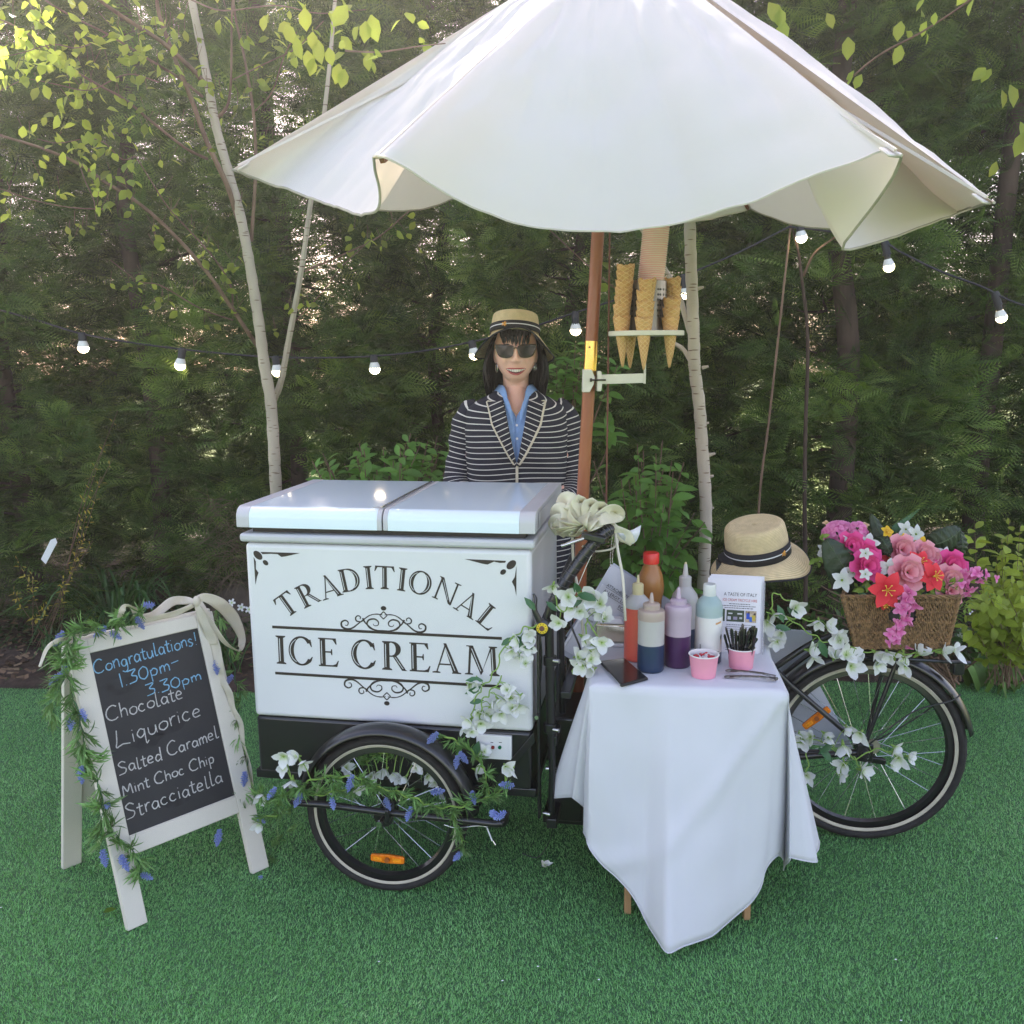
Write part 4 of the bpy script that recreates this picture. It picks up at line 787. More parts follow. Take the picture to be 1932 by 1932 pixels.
# wafer cones
def wafer():
    m = mat('wafer', (.68, .40, .16), .75, var=.25, scale=30, col2=(.54, .28, .09)); t = m.node_tree; L = t.links.new; b = t.nodes['Principled BSDF']; src = b.inputs['Base Color'].links[0].from_socket
    tc = nd(t, 'ShaderNodeTexCoord'); hs = []
    sx = nd(t, 'ShaderNodeSeparateXYZ'); L(tc.outputs['Object'], sx.inputs[0]); at = nd(t, 'ShaderNodeMath', operation='ARCTAN2'); L(sx.outputs['Y'], at.inputs[0]); L(sx.outputs['X'], at.inputs[1])
    for sg in (1, -1):
        m1 = nd(t, 'ShaderNodeMath', operation='MULTIPLY'); L(at.outputs[0], m1.inputs[0]); m1.inputs[1].default_value = 7/(2*PI)*sg
        m2 = nd(t, 'ShaderNodeMath', operation='MULTIPLY_ADD'); L(sx.outputs['Z'], m2.inputs[0]); m2.inputs[1].default_value = 74; L(m1.outputs[0], m2.inputs[2])
        fr = nd(t, 'ShaderNodeMath', operation='PINGPONG'); L(m2.outputs[0], fr.inputs[0]); fr.inputs[1].default_value = .5; hs.append(fr)
    mn = nd(t, 'ShaderNodeMath', operation='MINIMUM'); L(hs[0].outputs[0], mn.inputs[0]); L(hs[1].outputs[0], mn.inputs[1])
    mr = nd(t, 'ShaderNodeMapRange'); mr.inputs[1].default_value = .05; mr.inputs[2].default_value = .15; L(mn.outputs[0], mr.inputs[0])
    mx = nd(t, 'ShaderNodeMix', data_type='RGBA'); L(mr.outputs[0], mx.inputs[0]); mx.inputs[6].default_value = (.78, .52, .25, 1); L(src, mx.inputs[7]); L(mx.outputs[2], b.inputs['Base Color'])
    bp = nd(t, 'ShaderNodeBump'); bp.invert = True; bp.inputs['Strength'].default_value = .8; bp.inputs['Distance'].default_value = .002; L(mr.outputs[0], bp.inputs['Height']); L(bp.outputs[0], b.inputs['Normal']); return m
M_waf = wafer()
def cone_mesh():
    g = MB(); Lc = .150; R = .0262; P = []
    for i in range(13):
        z = -Lc+Lc*i/12; row = []
        for k in range(29):
            a = 2*PI*k/28; r = .002+(R-.002)*(i/12)**.92+.0007*(k/28); zz = z+(.0030*math.sin(3*a+1)+.0018*math.sin(7*a) if i == 12 else 0)
            row.append(V((r*math.cos(a), r*math.sin(a), zz)))
        P.append(row)
    g.grid(P); me = g.build('wafer_cone', M_waf, None, sol=.0016); return me
cone0 = cone_mesh(); first = [True]
def cones(pts, label, group, y, jit=.002, tip_=None):
    for j, (u, v) in enumerate(pts):
        p = W(u, v, y); o = cone0 if first[0] else cone0.copy()
        if not first[0]: COL.objects.link(o)
        first[0] = False; o.location = p+V((rnd.uniform(-jit, jit), rnd.uniform(-jit, jit), 0)); o.rotation_euler = (rnd.uniform(-.03, .03), rnd.uniform(-.03, .03), rnd.uniform(0, 6))
        lab = label if j < len(pts)-1 or len(pts) == 1 else 'topmost'+label[6:].replace(' nested in', ' of')
        tag(o, lab, 'wafer cone', group)
cones([(1173, 597), (1174, 575), (1176, 558), (1177, 543), (1178, 529), (1180, 512), (1181, 500)], 'golden wafer cone nested in the tallest column, left on the cone plate', 'wafer cones in the left column', 2.86-.025)
cones([(1215, 600), (1217, 585), (1218, 568), (1219, 548), (1221, 527)], 'golden wafer cone nested in the middle column, in front of the steel holder', 'wafer cones in the middle column', 2.86-.085)
cones([(1265, 598), (1266, 580), (1267, 563)], 'golden wafer cone nested in the short right column on the cone plate', 'wafer cones in the front right column', 2.86-.035)
cones([(1268, 560), (1269, 542), (1270, 524)], 'golden wafer cone nested in the column behind the right one', 'wafer cones in the rear right column', 2.86+.055)
cones([(1190, 602)], 'single golden wafer cone hanging lowest behind the left column', None, 2.86+.06)
# ------------------------------------------------------------------ festoon lights
M_cabl = mat('black_cable', (.02, .02, .024), .6)
M_bulb = mat('lit_bulb', (1, .9, .75), .4, emit=((1, .80, .52), 6.)); M_bulbc = mat('bulb_collar', (.80, .80, .78), .5, emit=None)
def festoon(label, pts, y, bulbs):
    f = thing('festoon_lights', label, 'string lights', tuple(W(pts[0][0], pts[0][1], y[0] if isinstance(y, tuple) else y))); P = line(pts, y); sp = cr_spline(P, 10); g = MB(); g.tube(sp, .0055, 6); wp(g, 'cable', M_cabl, f)
    for (u, v, tl) in bulbs:
        yy = 4.6; 
        # the cable point above the bulb
        c = min(sp, key=lambda p: abs((966+((p.x*cr-((p.y)*s0+(p.z-CH)*c0)*sr))/((p.y)*c0-(p.z-CH)*s0)*FPX)-(u-tl*30)))
        b = W(u, v, c.y); d = (b-c).normalized(); e = c
        g = MB(); s_ = c.y/4.7; g.tube([c-d*.008, c+d*.004, c+d*.05*s_, c+d*.062*s_], [.014*s_, .020*s_, .018*s_, .022*s_], 12); h = wp(g, 'bulb_holder', M_cabl, f)
        k = (b-c).length; g = MB(); g.tube([b-d*.034*s_, b-d*.012*s_, b+d*.003], [.017*s_, .026*s_, .0275*s_], 14, cap=False); g2 = wp(g, 'bulb_collar', M_bulbc, h)
        g = MB(); g.ball(tuple(b+d*.002), .0272*s_, 14); g2 = wp(g, 'bulb', M_bulb, h)
        if k > .07*s_: g = MB(); g.tube([c+d*.06*s_, b-d*.03*s_], .015*s_, 10); wp(g, 'bulb_neck', M_cabl, h)
festoon('black festoon cable with lit bulbs sagging from the left edge to behind the parasol', [(-40, 575), (0, 585), (78, 607), (155, 630), (245, 646), (335, 658), (430, 668), (520, 674), (610, 675), (705, 672), (800, 662), (890, 645), (1000, 618), (1085, 590), (1180, 560), (1290, 520), (1390, 478), (1489, 428)], (4.75, 4.5),
        [(157, 655, 0), (340, 688, 0), (523, 700, 0), (707, 695, 0), (895, 668, 0), (1086, 622, 0), (1293, 553, 0)])
festoon('black festoon cable with lit bulbs running from the sapling to the right edge', [(1489, 428), (1560, 436), (1658, 453), (1700, 476), (1774, 512), (1850, 540), (1903, 566), (1960, 585)], (4.5, 4.0), [(1512, 447, .1), (1677, 502, .3), (1889, 598, .4)])
# ------------------------------------------------------------------ text helper (Blender's built-in font)
def text_geo(s, size, align='LEFT', bold=0.):
    cu = bpy.data.curves.new('t', 'FONT'); cu.body = s; cu.size = size; cu.align_x = align; cu.offset = bold; cu.resolution_u = 3
    o = bpy.data.objects.new('t', cu); COL.objects.link(o); me = bpy.data.meshes.new_from_object(o); v = [tuple(x.co) for x in me.vertices]; f = [tuple(p.vertices) for p in me.polygons]
    bpy.data.objects.remove(o); bpy.data.meshes.remove(me); return v, f
def put_text(name, s, size, M, m, parent, align='LEFT', bold=0., dz=.0006, fitw=None):
    v, f = text_geo(s, size, align, bold); k = 1
    if fitw: xs_ = [p[0] for p in v]; k = fitw/(max(xs_)-min(xs_))
    g = MB(); g.add([M @ V((p[0]*k, p[1], dz)) for p in v], f); return g.build(name, m, parent, smooth=False)
# ------------------------------------------------------------------ small table and its cloth
TZ = .700
M_wood = mat('pale_wood', (.42, .25, .12), .55, var=.2, scale=6, stretch=(10, 10, .8))
M_cloth = mat('white_tablecloth', (.71, .72, .765), .9, var=.03, scale=3, bump=.5, bscale=9, transl=.12, tcol=(.7, .7, .75))
FLc, FRc, BRc, BLc = V((.215, 2.42, TZ)), V((.728, 2.36, TZ)), V((.775, 2.78, TZ)), V((.262, 2.83, TZ))
tab = thing('folding_table', 'small wooden table with slim legs hidden under the white cloth', 'table', tuple((FLc+BRc)/2-V((0, 0, TZ))))
g = MB(); c = (FLc+BRc)/2; g.box((c.x, c.y, TZ-.014), ((FRc-FLc).length-.02, (BRc-FRc).length-.02, .02), Matrix.Rotation(math.atan2(FRc.y-FLc.y, FRc.x-FLc.x), 3, 'Z')); wp(g, 'tabletop', M_wood, tab, bev=.003)
for (u, v) in ((1184, 1722), (1408, 1733)):
    p = G(u, v); 
    for q in (p, p+V((.04, .33, 0))): g = MB(); g.beam(q, q+V((0, 0, TZ-.024)), .019, .019); wp(g, 'leg', M_wood, tab, bev=.002)
cl = thing('tablecloth', 'plain white tablecloth draped with one corner hanging down the front of the small table', 'tablecloth', tuple((FLc+BRc)/2))
def mixp(a, b, t): return a.lerp(b, t)
DR = [(BLc, (1128, 1440, 2.86)), (mixp(BLc, FLc, .4), (1088, 1474, 2.74)), (mixp(BLc, FLc, .75), (1047, 1500, 2.62)), (mixp(BLc, FLc, .9), (1072, 1504, 2.53)), (mixp(BLc, FLc, .97), (1096, 1505, 2.49)), (mixp(BLc, FLc, 1.), (1110, 1545, 2.50)),
      (mixp(FLc, FRc, .01), (1113, 1588, 2.41)), (mixp(FLc, FRc, .06), (1138, 1624, 2.40)), (mixp(FLc, FRc, .14), (1170, 1656, 2.385)), (mixp(FLc, FRc, .21), (1192, 1681, 2.375)), (mixp(FLc, FRc, .27), (1208, 1707, 2.36)), (mixp(FLc, FRc, .33), (1222, 1737, 2.345)), (mixp(FLc, FRc, .38), (1241, 1768, 2.28)), (mixp(FLc, FRc, .43), (1260, 1793, 2.225)),
      (mixp(FLc, FRc, .50), (1287, 1782, 2.25)), (mixp(FLc, FRc, .57), (1312, 1774, 2.27)), (mixp(FLc, FRc, .64), (1340, 1763, 2.29)), (mixp(FLc, FRc, .71), (1358, 1747, 2.31)), (mixp(FLc, FRc, .78), (1384, 1724, 2.34)), (mixp(FLc, FRc, .85), (1412, 1700, 2.35)), (mixp(FLc, FRc, .90), (1430, 1672, 2.36)), (mixp(FLc, FRc, .94), (1440, 1636, 2.37)), (mixp(FLc, FRc, .97), (1462, 1612, 2.39)), (mixp(FLc, FRc, .99), (1474, 1625, 2.47)), (FRc, (1472, 1640, 2.52)),
      (FRc, (1478, 1617, 2.37)), (mixp(FRc, BRc, .08), (1500, 1620, 2.36)), (mixp(FRc, BRc, .18), (1534, 1621, 2.40)), (mixp(FRc, BRc, .4), (1536, 1600, 2.55)), (mixp(FRc, BRc, .7), (1516, 1540, 2.72)), (BRc, (1490, 1470, 2.9)),
      (mixp(BRc, BLc, .3), (1420, 1450, 2.95)), (mixp(BRc, BLc, .7), (1250, 1440, 2.97)), (BLc, (1128, 1440, 2.86))]
cc_ = (FLc+BRc)/2; top = cr_spline([a for a, b in DR], 4); hem = cr_spline([W(*b) for a, b in DR], 4)
n = len(top); rows = []
rows.append([cc_.lerp(t, .5)+V((0, 0, .0030)) for t in top]); rows.append([cc_.lerp(t, .93)+V((0, 0, .0032)) for t in top]); rows.append([cc_.lerp(t, .992)+V((0, 0, .0022)) for t in top])
NR = 30
for j in range(NR+1):
    s = j/NR; r = []
    for i in range(n):
        t, h = top[i], hem[i]; o = V((t.x-cc_.x, t.y-cc_.y, 0)); o.normalize(); p = t.lerp(h, s); p.z = t.z+(h.z-t.z)*s-.004*(1-s)
        p += o*(.010+.03*math.sin(PI*s)*(.6 if 24 < i < 96 else .2)*.5)
        tx = (top[i].x-FLc.x)/.51
        if 22 < i < 98:
            d = (s*.9-(.95-tx*.95)); p += V((0, -1, 0))*(.010*math.exp(-(d/.045)**2)*(1 if s > .03 else 0)+.014*math.sin(tx*9+1.5)*s*(1-s)*3+.006*s*(1-s)*3*math.sin(tx*23)+.003*mnoise.noise(V((tx*4, s*5, 1)))*1.5)
        else: p += o*.012*s*math.sin(i*.9)
        r.append(p)
    rows.append(r)
g = MB(); g.grid(rows); k0 = len(g.v); g.add([cc_+V((0, 0, .003))], []); g.f += [(k0, i, i+1) for i in range(n-1)]; g.m += [0]*(n-1)
g.build('drape', M_cloth, cl, auto=60, sol=.0012)
g = MB(); g.tube([p+V((0, -.001, .001)) for p in rows[-1]], .0018, 4); g.build('hem', M_cloth, cl)
# ------------------------------------------------------------------ things on the table
TT = TZ+.0042
def tb(u, v): return G(u, v, TT)
def spx(p): return ((p.y)*c0-(p.z-CH)*s0)/FPX       # metres per picture pixel at a point
def plastic(name, c, tr=.5, rough=.3): return mat(name, c, rough, var=.03, scale=8, transl=tr*.5, tcol=c, coat=.2, alpha=1)
def bottle(name, label, u, v, prof_groups, back=0.):
    """base at pixel (u, v); profiles in pixels (radius, height): list of (part name, material, profile)"""
    p = tb(u, v); k = spx(p)*1.0; kz = k*1.05; p = p+V((0, prof_groups[0][2][0][0]*k*.35+back, 0)); t = thing(name, label, 'bottle', tuple(p), (0, 0, rnd.uniform(0, 6)))
    for pn, m, prof in prof_groups:
        g = MB(); g.lathe([(0.0001, prof[0][1]*kz)]+[(r*k, h*kz) for r, h in prof]+[(0.0001, prof[-1][1]*kz)], (0, 0, 0), None, 28); g.build(pn, m, t, world=False)
    return t, p, k, kz
M_clear = plastic('cloudy_plastic', (.62, .60, .58)); M_navy = plastic('navy_sauce', (.015, .035, .085), .1); M_purple = plastic('purple_sauce', (.065, .02, .085), .1); M_red = plastic('red_sauce', (.80, .13, .09), .2)
M_car = plastic('caramel_sauce', (.36, .15, .035), .1); M_redcap = plastic('red_cap', (.70, .015, .015), .1); M_pinkpl = plastic('pinkish_plastic', (.62, .50, .60)); M_yelc = plastic('yellowed_cap', (.72, .64, .38)); M_wcap = plastic('white_cap', (.74, .76, .74), .2); M_mint = plastic('mint_plastic', (.42, .56, .56)); M_tan = plastic('tan_plastic', (.56, .45, .39)); M_label = mat('paper_label', (.72, .71, .68), .5, var=.03)
bottle('sauce_bottle', 'tall brown caramel sauce bottle with red cap behind the other bottles', 1229, 1222, [('bottle_body', M_car, [(22, 0), (24, 3), (24, 45), (22.5, 60), (20.5, 72), (21, 84), (24.5, 100), (25, 112), (22, 130), (15, 146), (13, 150), (13, 153)]), ('cap', M_redcap, [(14, 151), (15, 152), (15, 169), (14, 171)])], .02)
bottle('sauce_bottle', 'white nozzle bottle with dark syrup at its base, behind the purple one', 1294, 1224, [('sauce', M_navy, [(23, 0), (24.5, 2), (24.5, 36)]), ('bottle_body', M_clear, [(24.6, 36), (25, 40), (25, 88), (23, 96), (14, 108), (11, 112), (11, 114)]), ('cap', M_clear, [(11.5, 112), (11.5, 128), (9, 130), (5.5, 131), (3.4, 150), (2.4, 152)]), ('nozzle_tip', M_yelc, [(2.8, 148), (2.0, 155)])], .02)
bottle('sauce_bottle', 'bright red sauce bottle with pale yellow cap, leftmost of the bottles', 1203, 1245, [('sauce', M_red, [(23, 0), (25, 2), (25, 97)]), ('bottle_body', M_clear, [(25, 97), (25, 101), (21, 110), (13, 118), (10.5, 120)]), ('cap', M_yelc, [(10.5, 118), (10.5, 138), (8, 140), (3, 141), (1.6, 155)])])
bottle('sauce_bottle', 'wide squeeze bottle half full of navy blue syrup, nearest to the phone', 1228.5, 1266, [('sauce', M_navy, [(23, 0), (25, 3), (25.3, 8), (25, 50)]), ('bottle_body', M_clear, [(25, 50), (25, 96)]), ('screw_lid', M_tan, [(25.4, 95), (25.8, 99), (25.4, 103), (25.7, 107), (24, 112), (16, 114), (16, 122), (14, 124), (5, 125), (2.4, 142), (1.8, 143)])])
bottle('sauce_bottle', 'wide squeeze bottle half full of purple syrup with pink stained lid', 1279, 1257, [('sauce', M_purple, [(23, 0), (24.6, 2), (24.6, 58)]), ('bottle_body', M_pinkpl, [(24.6, 58), (24.6, 95)]), ('screw_lid', M_pinkpl, [(25, 94), (25.3, 98), (25, 103), (25.2, 107), (23, 112), (15.5, 114), (15.5, 121), (13, 123), (5, 124), (2.4, 143), (1.8, 144)])])
t, p, k, kz = bottle('sauce_bottle', 'pale mint bottle with white flip cap and paper label showing an ice cream cone', 1337, 1250, [('sauce', M_navy, [(23, 0), (25, 2), (25, 22)]), ('bottle_body', M_mint, [(25, 22), (25, 104), (22, 112), (14, 121), (11.5, 123)]), ('label', M_label, [(25.15, 21), (25.3, 22), (25.3, 85), (25.15, 86)]), ('cap', M_wcap, [(11.5, 121), (12, 123), (12, 141), (11, 143.5), (3, 144)])])
t.rotation_euler = (0, 0, 0); BASEM[t.name] = Matrix.Translation(t.location)
def onlabel(name, a, z, pts, m, tp_=t, k_=k, kz_=kz):
    g = MB(); R = 25.45*k_; g.add([V((R*math.sin(a+x/25.), -R*math.cos(a+x/25.), (z+y)*kz_)) for x, y in pts], [tuple(range(len(pts)))]); g.build(name, m, tp_, world=False, smooth=False)
M_or = mat('orange_print', (.62, .33, .12), .6); M_dkp = mat('dark_print', (.03, .03, .03), .6)
for q_ in range(6): onlabel('printed_band', .35+q_*.09, 76+q_*.4, [(-1.2, -1.5), (1.2, -1.5), (1.2, 1.8), (-1.2, 1.8)], M_or)
onlabel('printed_cone', .92, 44, [(0, -14), (2.6, 4), (-2.6, 4)], mat('cone_print', (.5, .25, .08), .6)); onlabel('printed_scoop', .92, 50, [(3*math.cos(q), 5*math.sin(q)) for q in [2*PI*i/10 for i in range(10)]], M_dkp); onlabel('printed_scoop', .92, 50, [(2.3*math.cos(q), 4.3*math.sin(q)) for q in [2*PI*i/10 for i in range(10)]], M_wcap) if False else None
for q_ in range(5): onlabel('printed_bars', -.82, 27+q_*2.3, [(-1.4, -.7), (1.4, -.7), (1.4, .6), (-1.4, .6)], M_dkp)
for q_ in range(7): onlabel('printed_line', .2+q_*.08, 24.4, [(-.7, -.5), (.7, -.5), (.7, .5), (-.7, .5)], M_dkp)
# paper tubs
M_tub = mat('pink_tub', (.75, .30, .40), .55, var=.03); M_tubin = mat('tub_white', (.78, .76, .74), .5, var=.02)
def tub(label, u, v, rt, rb, h):
    p = tb(u, v); k = spx(p); p = p+V((0, rb*k*.42, 0)); t = thing('paper_tub', label, 'tub', tuple(p))
    g = MB(); g.lathe([(.0001, .002), (rb*k, 0), (rt*k, h*k), (rt*k-.001, h*k), (rb*k-.001, .004), (.0001, .004)], (0, 0, 0), None, 32); g.m = [0 if i < 64 else 1 for i in range(len(g.f))]; g.build('tub_wall', [M_tub, M_tubin], t, world=False)
    g = MB(); g.tube([V(((rt*k+.0005)*math.cos(2*PI*i/32), (rt*k+.0005)*math.sin(2*PI*i/32), h*k)) for i in range(32)], .0019, 6, closed=True); g.build('rim', M_tubin, t, world=False); return p, k
p1, k1 = tub('pink paper tub holding red and white sweets at the front of the table', 1329, 1278, 27.5, 22.5, 43)
p2, k2 = tub('pink paper tub packed with black plastic spoons', 1400, 1261, 25.5, 22, 38)
M_swr = plastic('red_sweet', (.55, .02, .04), .3, .2); M_sww = plastic('white_sweet', (.78, .72, .72), .3, .3)
for i, (dx, dy, c) in enumerate(((-.022, .006, 'r'), (-.006, .012, 'r'), (-.014, -.006, 'w'), (.000, -.010, 'w'), (.012, -.004, 'r'), (.018, .010, 'w'), (.006, .016, 'r'), (-.020, -.012, 'r'), (.020, -.006, 'r'), (.008, .004, 'w'))):
    g = MB(); a = rnd.uniform(0, 3); L = .0065; d = V((math.cos(a), math.sin(a), rnd.uniform(-.2, .3)))*L; q = V((0, 0, 0)); g.tube([q-d*1.5, q-d*1.2, q+d*1.2, q+d*1.5], [.003, .0052, .0052, .003], 10)
    o = g.build('sweet', M_swr if c == 'r' else M_sww, None); o.location = p1+V((dx, dy, 38*k1)); tag(o, ('red' if c == 'r' else 'white')+' sweet lying in the open pink tub', 'sweet', 'red sweets in the tub' if c == 'r' else 'white sweets in the tub')
g = MB(); g.lathe([(.0001, 0), (.031, 0)], (0, 0, 0), None, 20); o = g.build('sweet_pile', M_swr, None); o.location = p1+V((0, 0, 35*k1)); tag(o, 'red sweets heaped below the top ones in the pink tub', 'sweets', kind='stuff')
M_spn = mat('black_spoon_plastic', (.012, .012, .013), .22, var=.1, coat=.5); sp0 = None
for i in range(22):
    a = i*2.4; r = .030*math.sqrt((i+.5)/22); q = p2+V((r*math.cos(a), r*math.sin(a)*.9, 0)); out = V((math.cos(a)*r/.030, math.sin(a)*r/.030, 0)); hh = rnd.uniform(.058, .07); big = .35 if r > .024 else .12
    if sp0 is None:
        sp0 = thing('plastic_spoon', 'shiny black plastic spoon standing handle up in the pink tub', 'spoon', (0, 0, 0), group='black spoons standing in the tub')
        g = MB(); P = []
        for j, (z, w, th_) in enumerate(((0.01, .002, .002), (.03, .0022, .002), (.06, .0038, .0022), (.082, .0045, .0024), (.092, .0040, .0024), (.096, .002, .0015))): P.append([V((w*math.cos(b), th_*math.sin(b)*(1 if math.sin(b) > 0 else .4), z)) for b in [2*PI*m_/10 for m_ in range(10)]])
        g.grid(P, 0, True); g.add(P[-1], [tuple(range(10))]); g.build('handle', M_spn, sp0, world=False); o = sp0
    else: o = dup(sp0)
    o.location = q+V((0, 0, 38*k2-.045)); o.rotation_euler = (-out.y*big+rnd.uniform(-.06, .06), out.x*big+rnd.uniform(-.06, .06), rnd.uniform(-.8, .8)); o.scale = (1.15, 1.15, hh/.062)
    if i in (20, 21, 19): o.rotation_euler = (rnd.uniform(-.1, .1), .62 if i == 20 else (-.5 if i == 21 else .3), 0)
# tongs
tg = thing('tongs', 'small steel serving tongs lying at the front right of the tablecloth', 'tongs', tuple(tb(1415, 1282)))
for s_, (a, b) in ((0, ((1372, 1279), (1461, 1287))), (1, ((1374, 1271), (1463, 1282)))):
    A, B = tb(*a)+V((0, 0, .003+.006*s_)), tb(*b)+V((0, 0, .008)); g = MB(); d = (B-A).normalized(); g.strip([A, A.lerp(B, .3)+V((0, 0, .004)), A.lerp(B, .7)+V((0, 0, .005)), B], [.012, .008, .008, .012], V((-d.y, d.x, .5)), n=2); wp(g, 'arm', M_steel, tg, sol=.0012)
    g = MB(); g.ball(tuple(A), (.009, .007, .004), 12); wp(g, 'claw', M_steel, tg)
g = MB(); B = tb(1463, 1285)+V((0, 0, .007)); g.tube([B+V((-.003, -.006, 0)), B+V((.004, 0, 0)), B+V((-.003, .006, 0))], .004, 8); wp(g, 'bend', M_steel, tg)
# phone
pc4 = [tb(1131, 1252), tb(1178, 1246), tb(1223, 1284), tb(1172, 1298)]; ph = thing('smartphone', 'black smartphone lying face up at the front left of the table', 'phone', tuple(sum(pc4, V())/4))
def quadslab(pts, z0, z1, ins=0.):
    c = sum(pts, V())/4; P = [c+(p-c)*(1-ins) for p in pts]; g = MB(); g.add([p+V((0, 0, z0)) for p in P]+[p+V((0, 0, z1)) for p in P], [(3, 2, 1, 0), (4, 5, 6, 7)]+[(i, (i+1) % 4, (i+1) % 4+4, i+4) for i in range(4)]); return g
wp(quadslab(pc4, .001, .0085), 'case', mat('phone_case', (.012, .012, .012), .5), ph, bev=.003, bseg=3); wp(quadslab(pc4, .0086, .0092, .06), 'screen', mat('phone_screen', (.012, .009, .008), .22, coat=.3), ph, bev=.0004)
g = MB(); a, b = pc4[0].lerp(pc4[3], .45), pc4[0].lerp(pc4[3], .97); o_ = (pc4[3]-pc4[2]).normalized()*.001; g.beam(a+o_+V((0, 0, .005)), b+o_+V((0, 0, .005)), .0012, .005); wp(g, 'side_frame', M_chrome, ph)
# leaflet holder
lh = thing('leaflet_holder', 'clear stand of white leaflets headed A TASTE OF ITALY behind the spoon tub', 'leaflet holder', tuple(tb(1385, 1240)))
Pm = {k_: W(u, v, y_) for k_, (u, v, y_) in dict(bl=(1331, 1233, 2.70), br=(1432, 1240, 2.66), tl=(1328, 1089, 2.755), tr=(1440, 1100, 2.715)).items()}
M_paper = mat('leaflet_paper', (.76, .75, .80), .6, var=.01)
o0 = Pm['bl']; ex = (Pm['br']-Pm['bl']); ez0 = (Pm['tl']-Pm['bl']); wdl = ex.length*1.03; ex.normalize(); nn = ex.cross(ez0); nn.normalize(); ez = nn.cross(ex)*-1
ez = (ez0-ex*ez0.dot(ex)).normalized(); nn = ex.cross(ez).normalized(); hl = (Pm['tl']-Pm['bl']).dot(ez)
ML = Matrix((ex, ez, nn)).transposed().to_4x4(); ML.translation = o0     # x along the sheet, y up, z towards the viewer
def slab(g, x0, x1, y0, y1, z0, z1, M): g.add([M @ V((x, y, z)) for z in (z0, z1) for x, y in ((x0, y0), (x1, y0), (x1, y1), (x0, y1))], [(3, 2, 1, 0), (4, 5, 6, 7)]+[(i, (i+1) % 4, (i+1) % 4+4, i+4) for i in range(4)])
for j, (dx, dy, dz) in enumerate(((0, 0, 0), (.004, .006, -.006), (.008, .011, -.013))): g = MB(); slab(g, dx, wdl+dx-.004, 0, hl+dy, dz-.001, dz, ML); wp(g, 'leaflet', M_paper, lh, smooth=False)
g = MB(); slab(g, -.003, wdl+.006, -.008, .0, -.02, .008, ML); slab(g, wdl+.004, wdl+.007, -.008, hl*.97, -.02, .004, ML); wp(g, 'acrylic_stand', mat('acrylic', (.55, .56, .60), .08, trans=.0, alpha=.35, var=0), lh, smooth=False)
put_text('leaflet_title', 'A TASTE OF ITALY', .0145, ML @ Matrix.Translation((wdl*.60, hl*.775, 0)), M_print, lh, 'CENTER', fitw=wdl*.60)
put_text('leaflet_heading', 'ICE CREAM TRICYCLE HIRE', .0115, ML @ Matrix.Translation((wdl*.595, hl*.705, 0)), mat('red_print', (.50, .05, .05), .6), lh, 'CENTER', fitw=wdl*.62)
def inkline(x0, x1, y, h, m=M_dkp):
    g = MB(); x = x0
    while x < x1: w_ = rnd.uniform(.002, .007); slab(g, x, min(x+w_, x1), y-h*rnd.uniform(.4, .5), y+h*rnd.uniform(.3, .5), .0003, .0006, ML); x += w_+.0013
    wp(g, 'printed_line', m, lh, smooth=False)
for y_, a_, b_ in ((.672, .40, .78), (.645, .28, .88), (.618, .32, .84)): inkline(wdl*a_, wdl*b_, hl*y_, .0024)
for i, y_ in enumerate((.40, .372, .344, .316, .288, .26, .232, .10, .07)): inkline(wdl*.36, wdl*(.90, .93, .91, .88, .92, .86, .6, .7, .5)[i], hl*y_, .0018, mat('grey_ink', (.10, .10, .16), .6))
def picture(x0, x1, y0, y1, base, blobs):
    g = MB(); slab(g, wdl*x0, wdl*x1, hl*y0, hl*y1, .0003, .0007, ML); o = wp(g, 'printed_picture', mat('picture_'+str(x0), base, .5, var=.6, scale=90), lh, smooth=False)
    for (bx, by, w_, h_, c) in blobs: g = MB(); slab(g, wdl*bx-w_/2, wdl*bx+w_/2, hl*by-h_/2, hl*by+h_/2, .0007, .001, ML); g.build('printed_patch', mat('pp%s' % (c,), c, .6), o, smooth=False)
picture(.20, .33, .44, .60, (.05, .09, .04), [(.24, .5, .006, .01, (.6, .6, .6))]); picture(.36, .68, .44, .59, (.035, .06, .025), [(.43, .545, .012, .004, (.7, .7, .7)), (.41, .485, .010, .010, (.65, .65, .7)), (.52, .485, .012, .009, (.3, .27, .38)), (.60, .545, .014, .004, (.7, .7, .7)), (.62, .49, .008, .006, (.5, .5, .5))]); picture(.70, .90, .44, .59, (.50, .40, .28), [(.75, .52, .010, .018, (.02, .08, .5)), (.80, .48, .008, .014, (.03, .15, .6)), (.85, .50, .010, .016, (.6, .45, .05)), (.87, .55, .006, .006, (.05, .02, .02)), (.76, .56, .006, .006, (.05, .02, .02))])
# allergy cards, laminated, hanging from the ball chain
M_lam = mat('laminated_card', (.50, .52, .58), .25, var=.03, coat=.5); M_lam2 = mat('laminate_edge', (.40, .43, .50), .15, coat=.8)
ac = thing('allergy_card', 'laminated white allergy notice hanging tilted from a ball chain behind the napkin box', 'notice', tuple(W(1150, 1070, 2.86)))
def card(corners, nm, m, off=0.):
    P = [W(*c) for c in corners]; g = MB(); n_ = (P[1]-P[0]).cross(P[3]-P[0]); n_.normalize(); 
    if n_.y > 0: n_ = -n_
    g.add([p-n_*off for p in P]+[p-n_*(off+.0015) for p in P], [(0, 1, 2, 3), (7, 6, 5, 4)]+[(i, (i+1) % 4, (i+1) % 4+4, i+4) for i in range(4)]); wp(g, nm, m, ac, smooth=False); return P, n_
card([(1159, 1062, 2.88), (1272, 1136, 2.88), (1175, 1278, 2.8), (1068, 1200, 2.8)], 'back_card', M_lam2, .006)
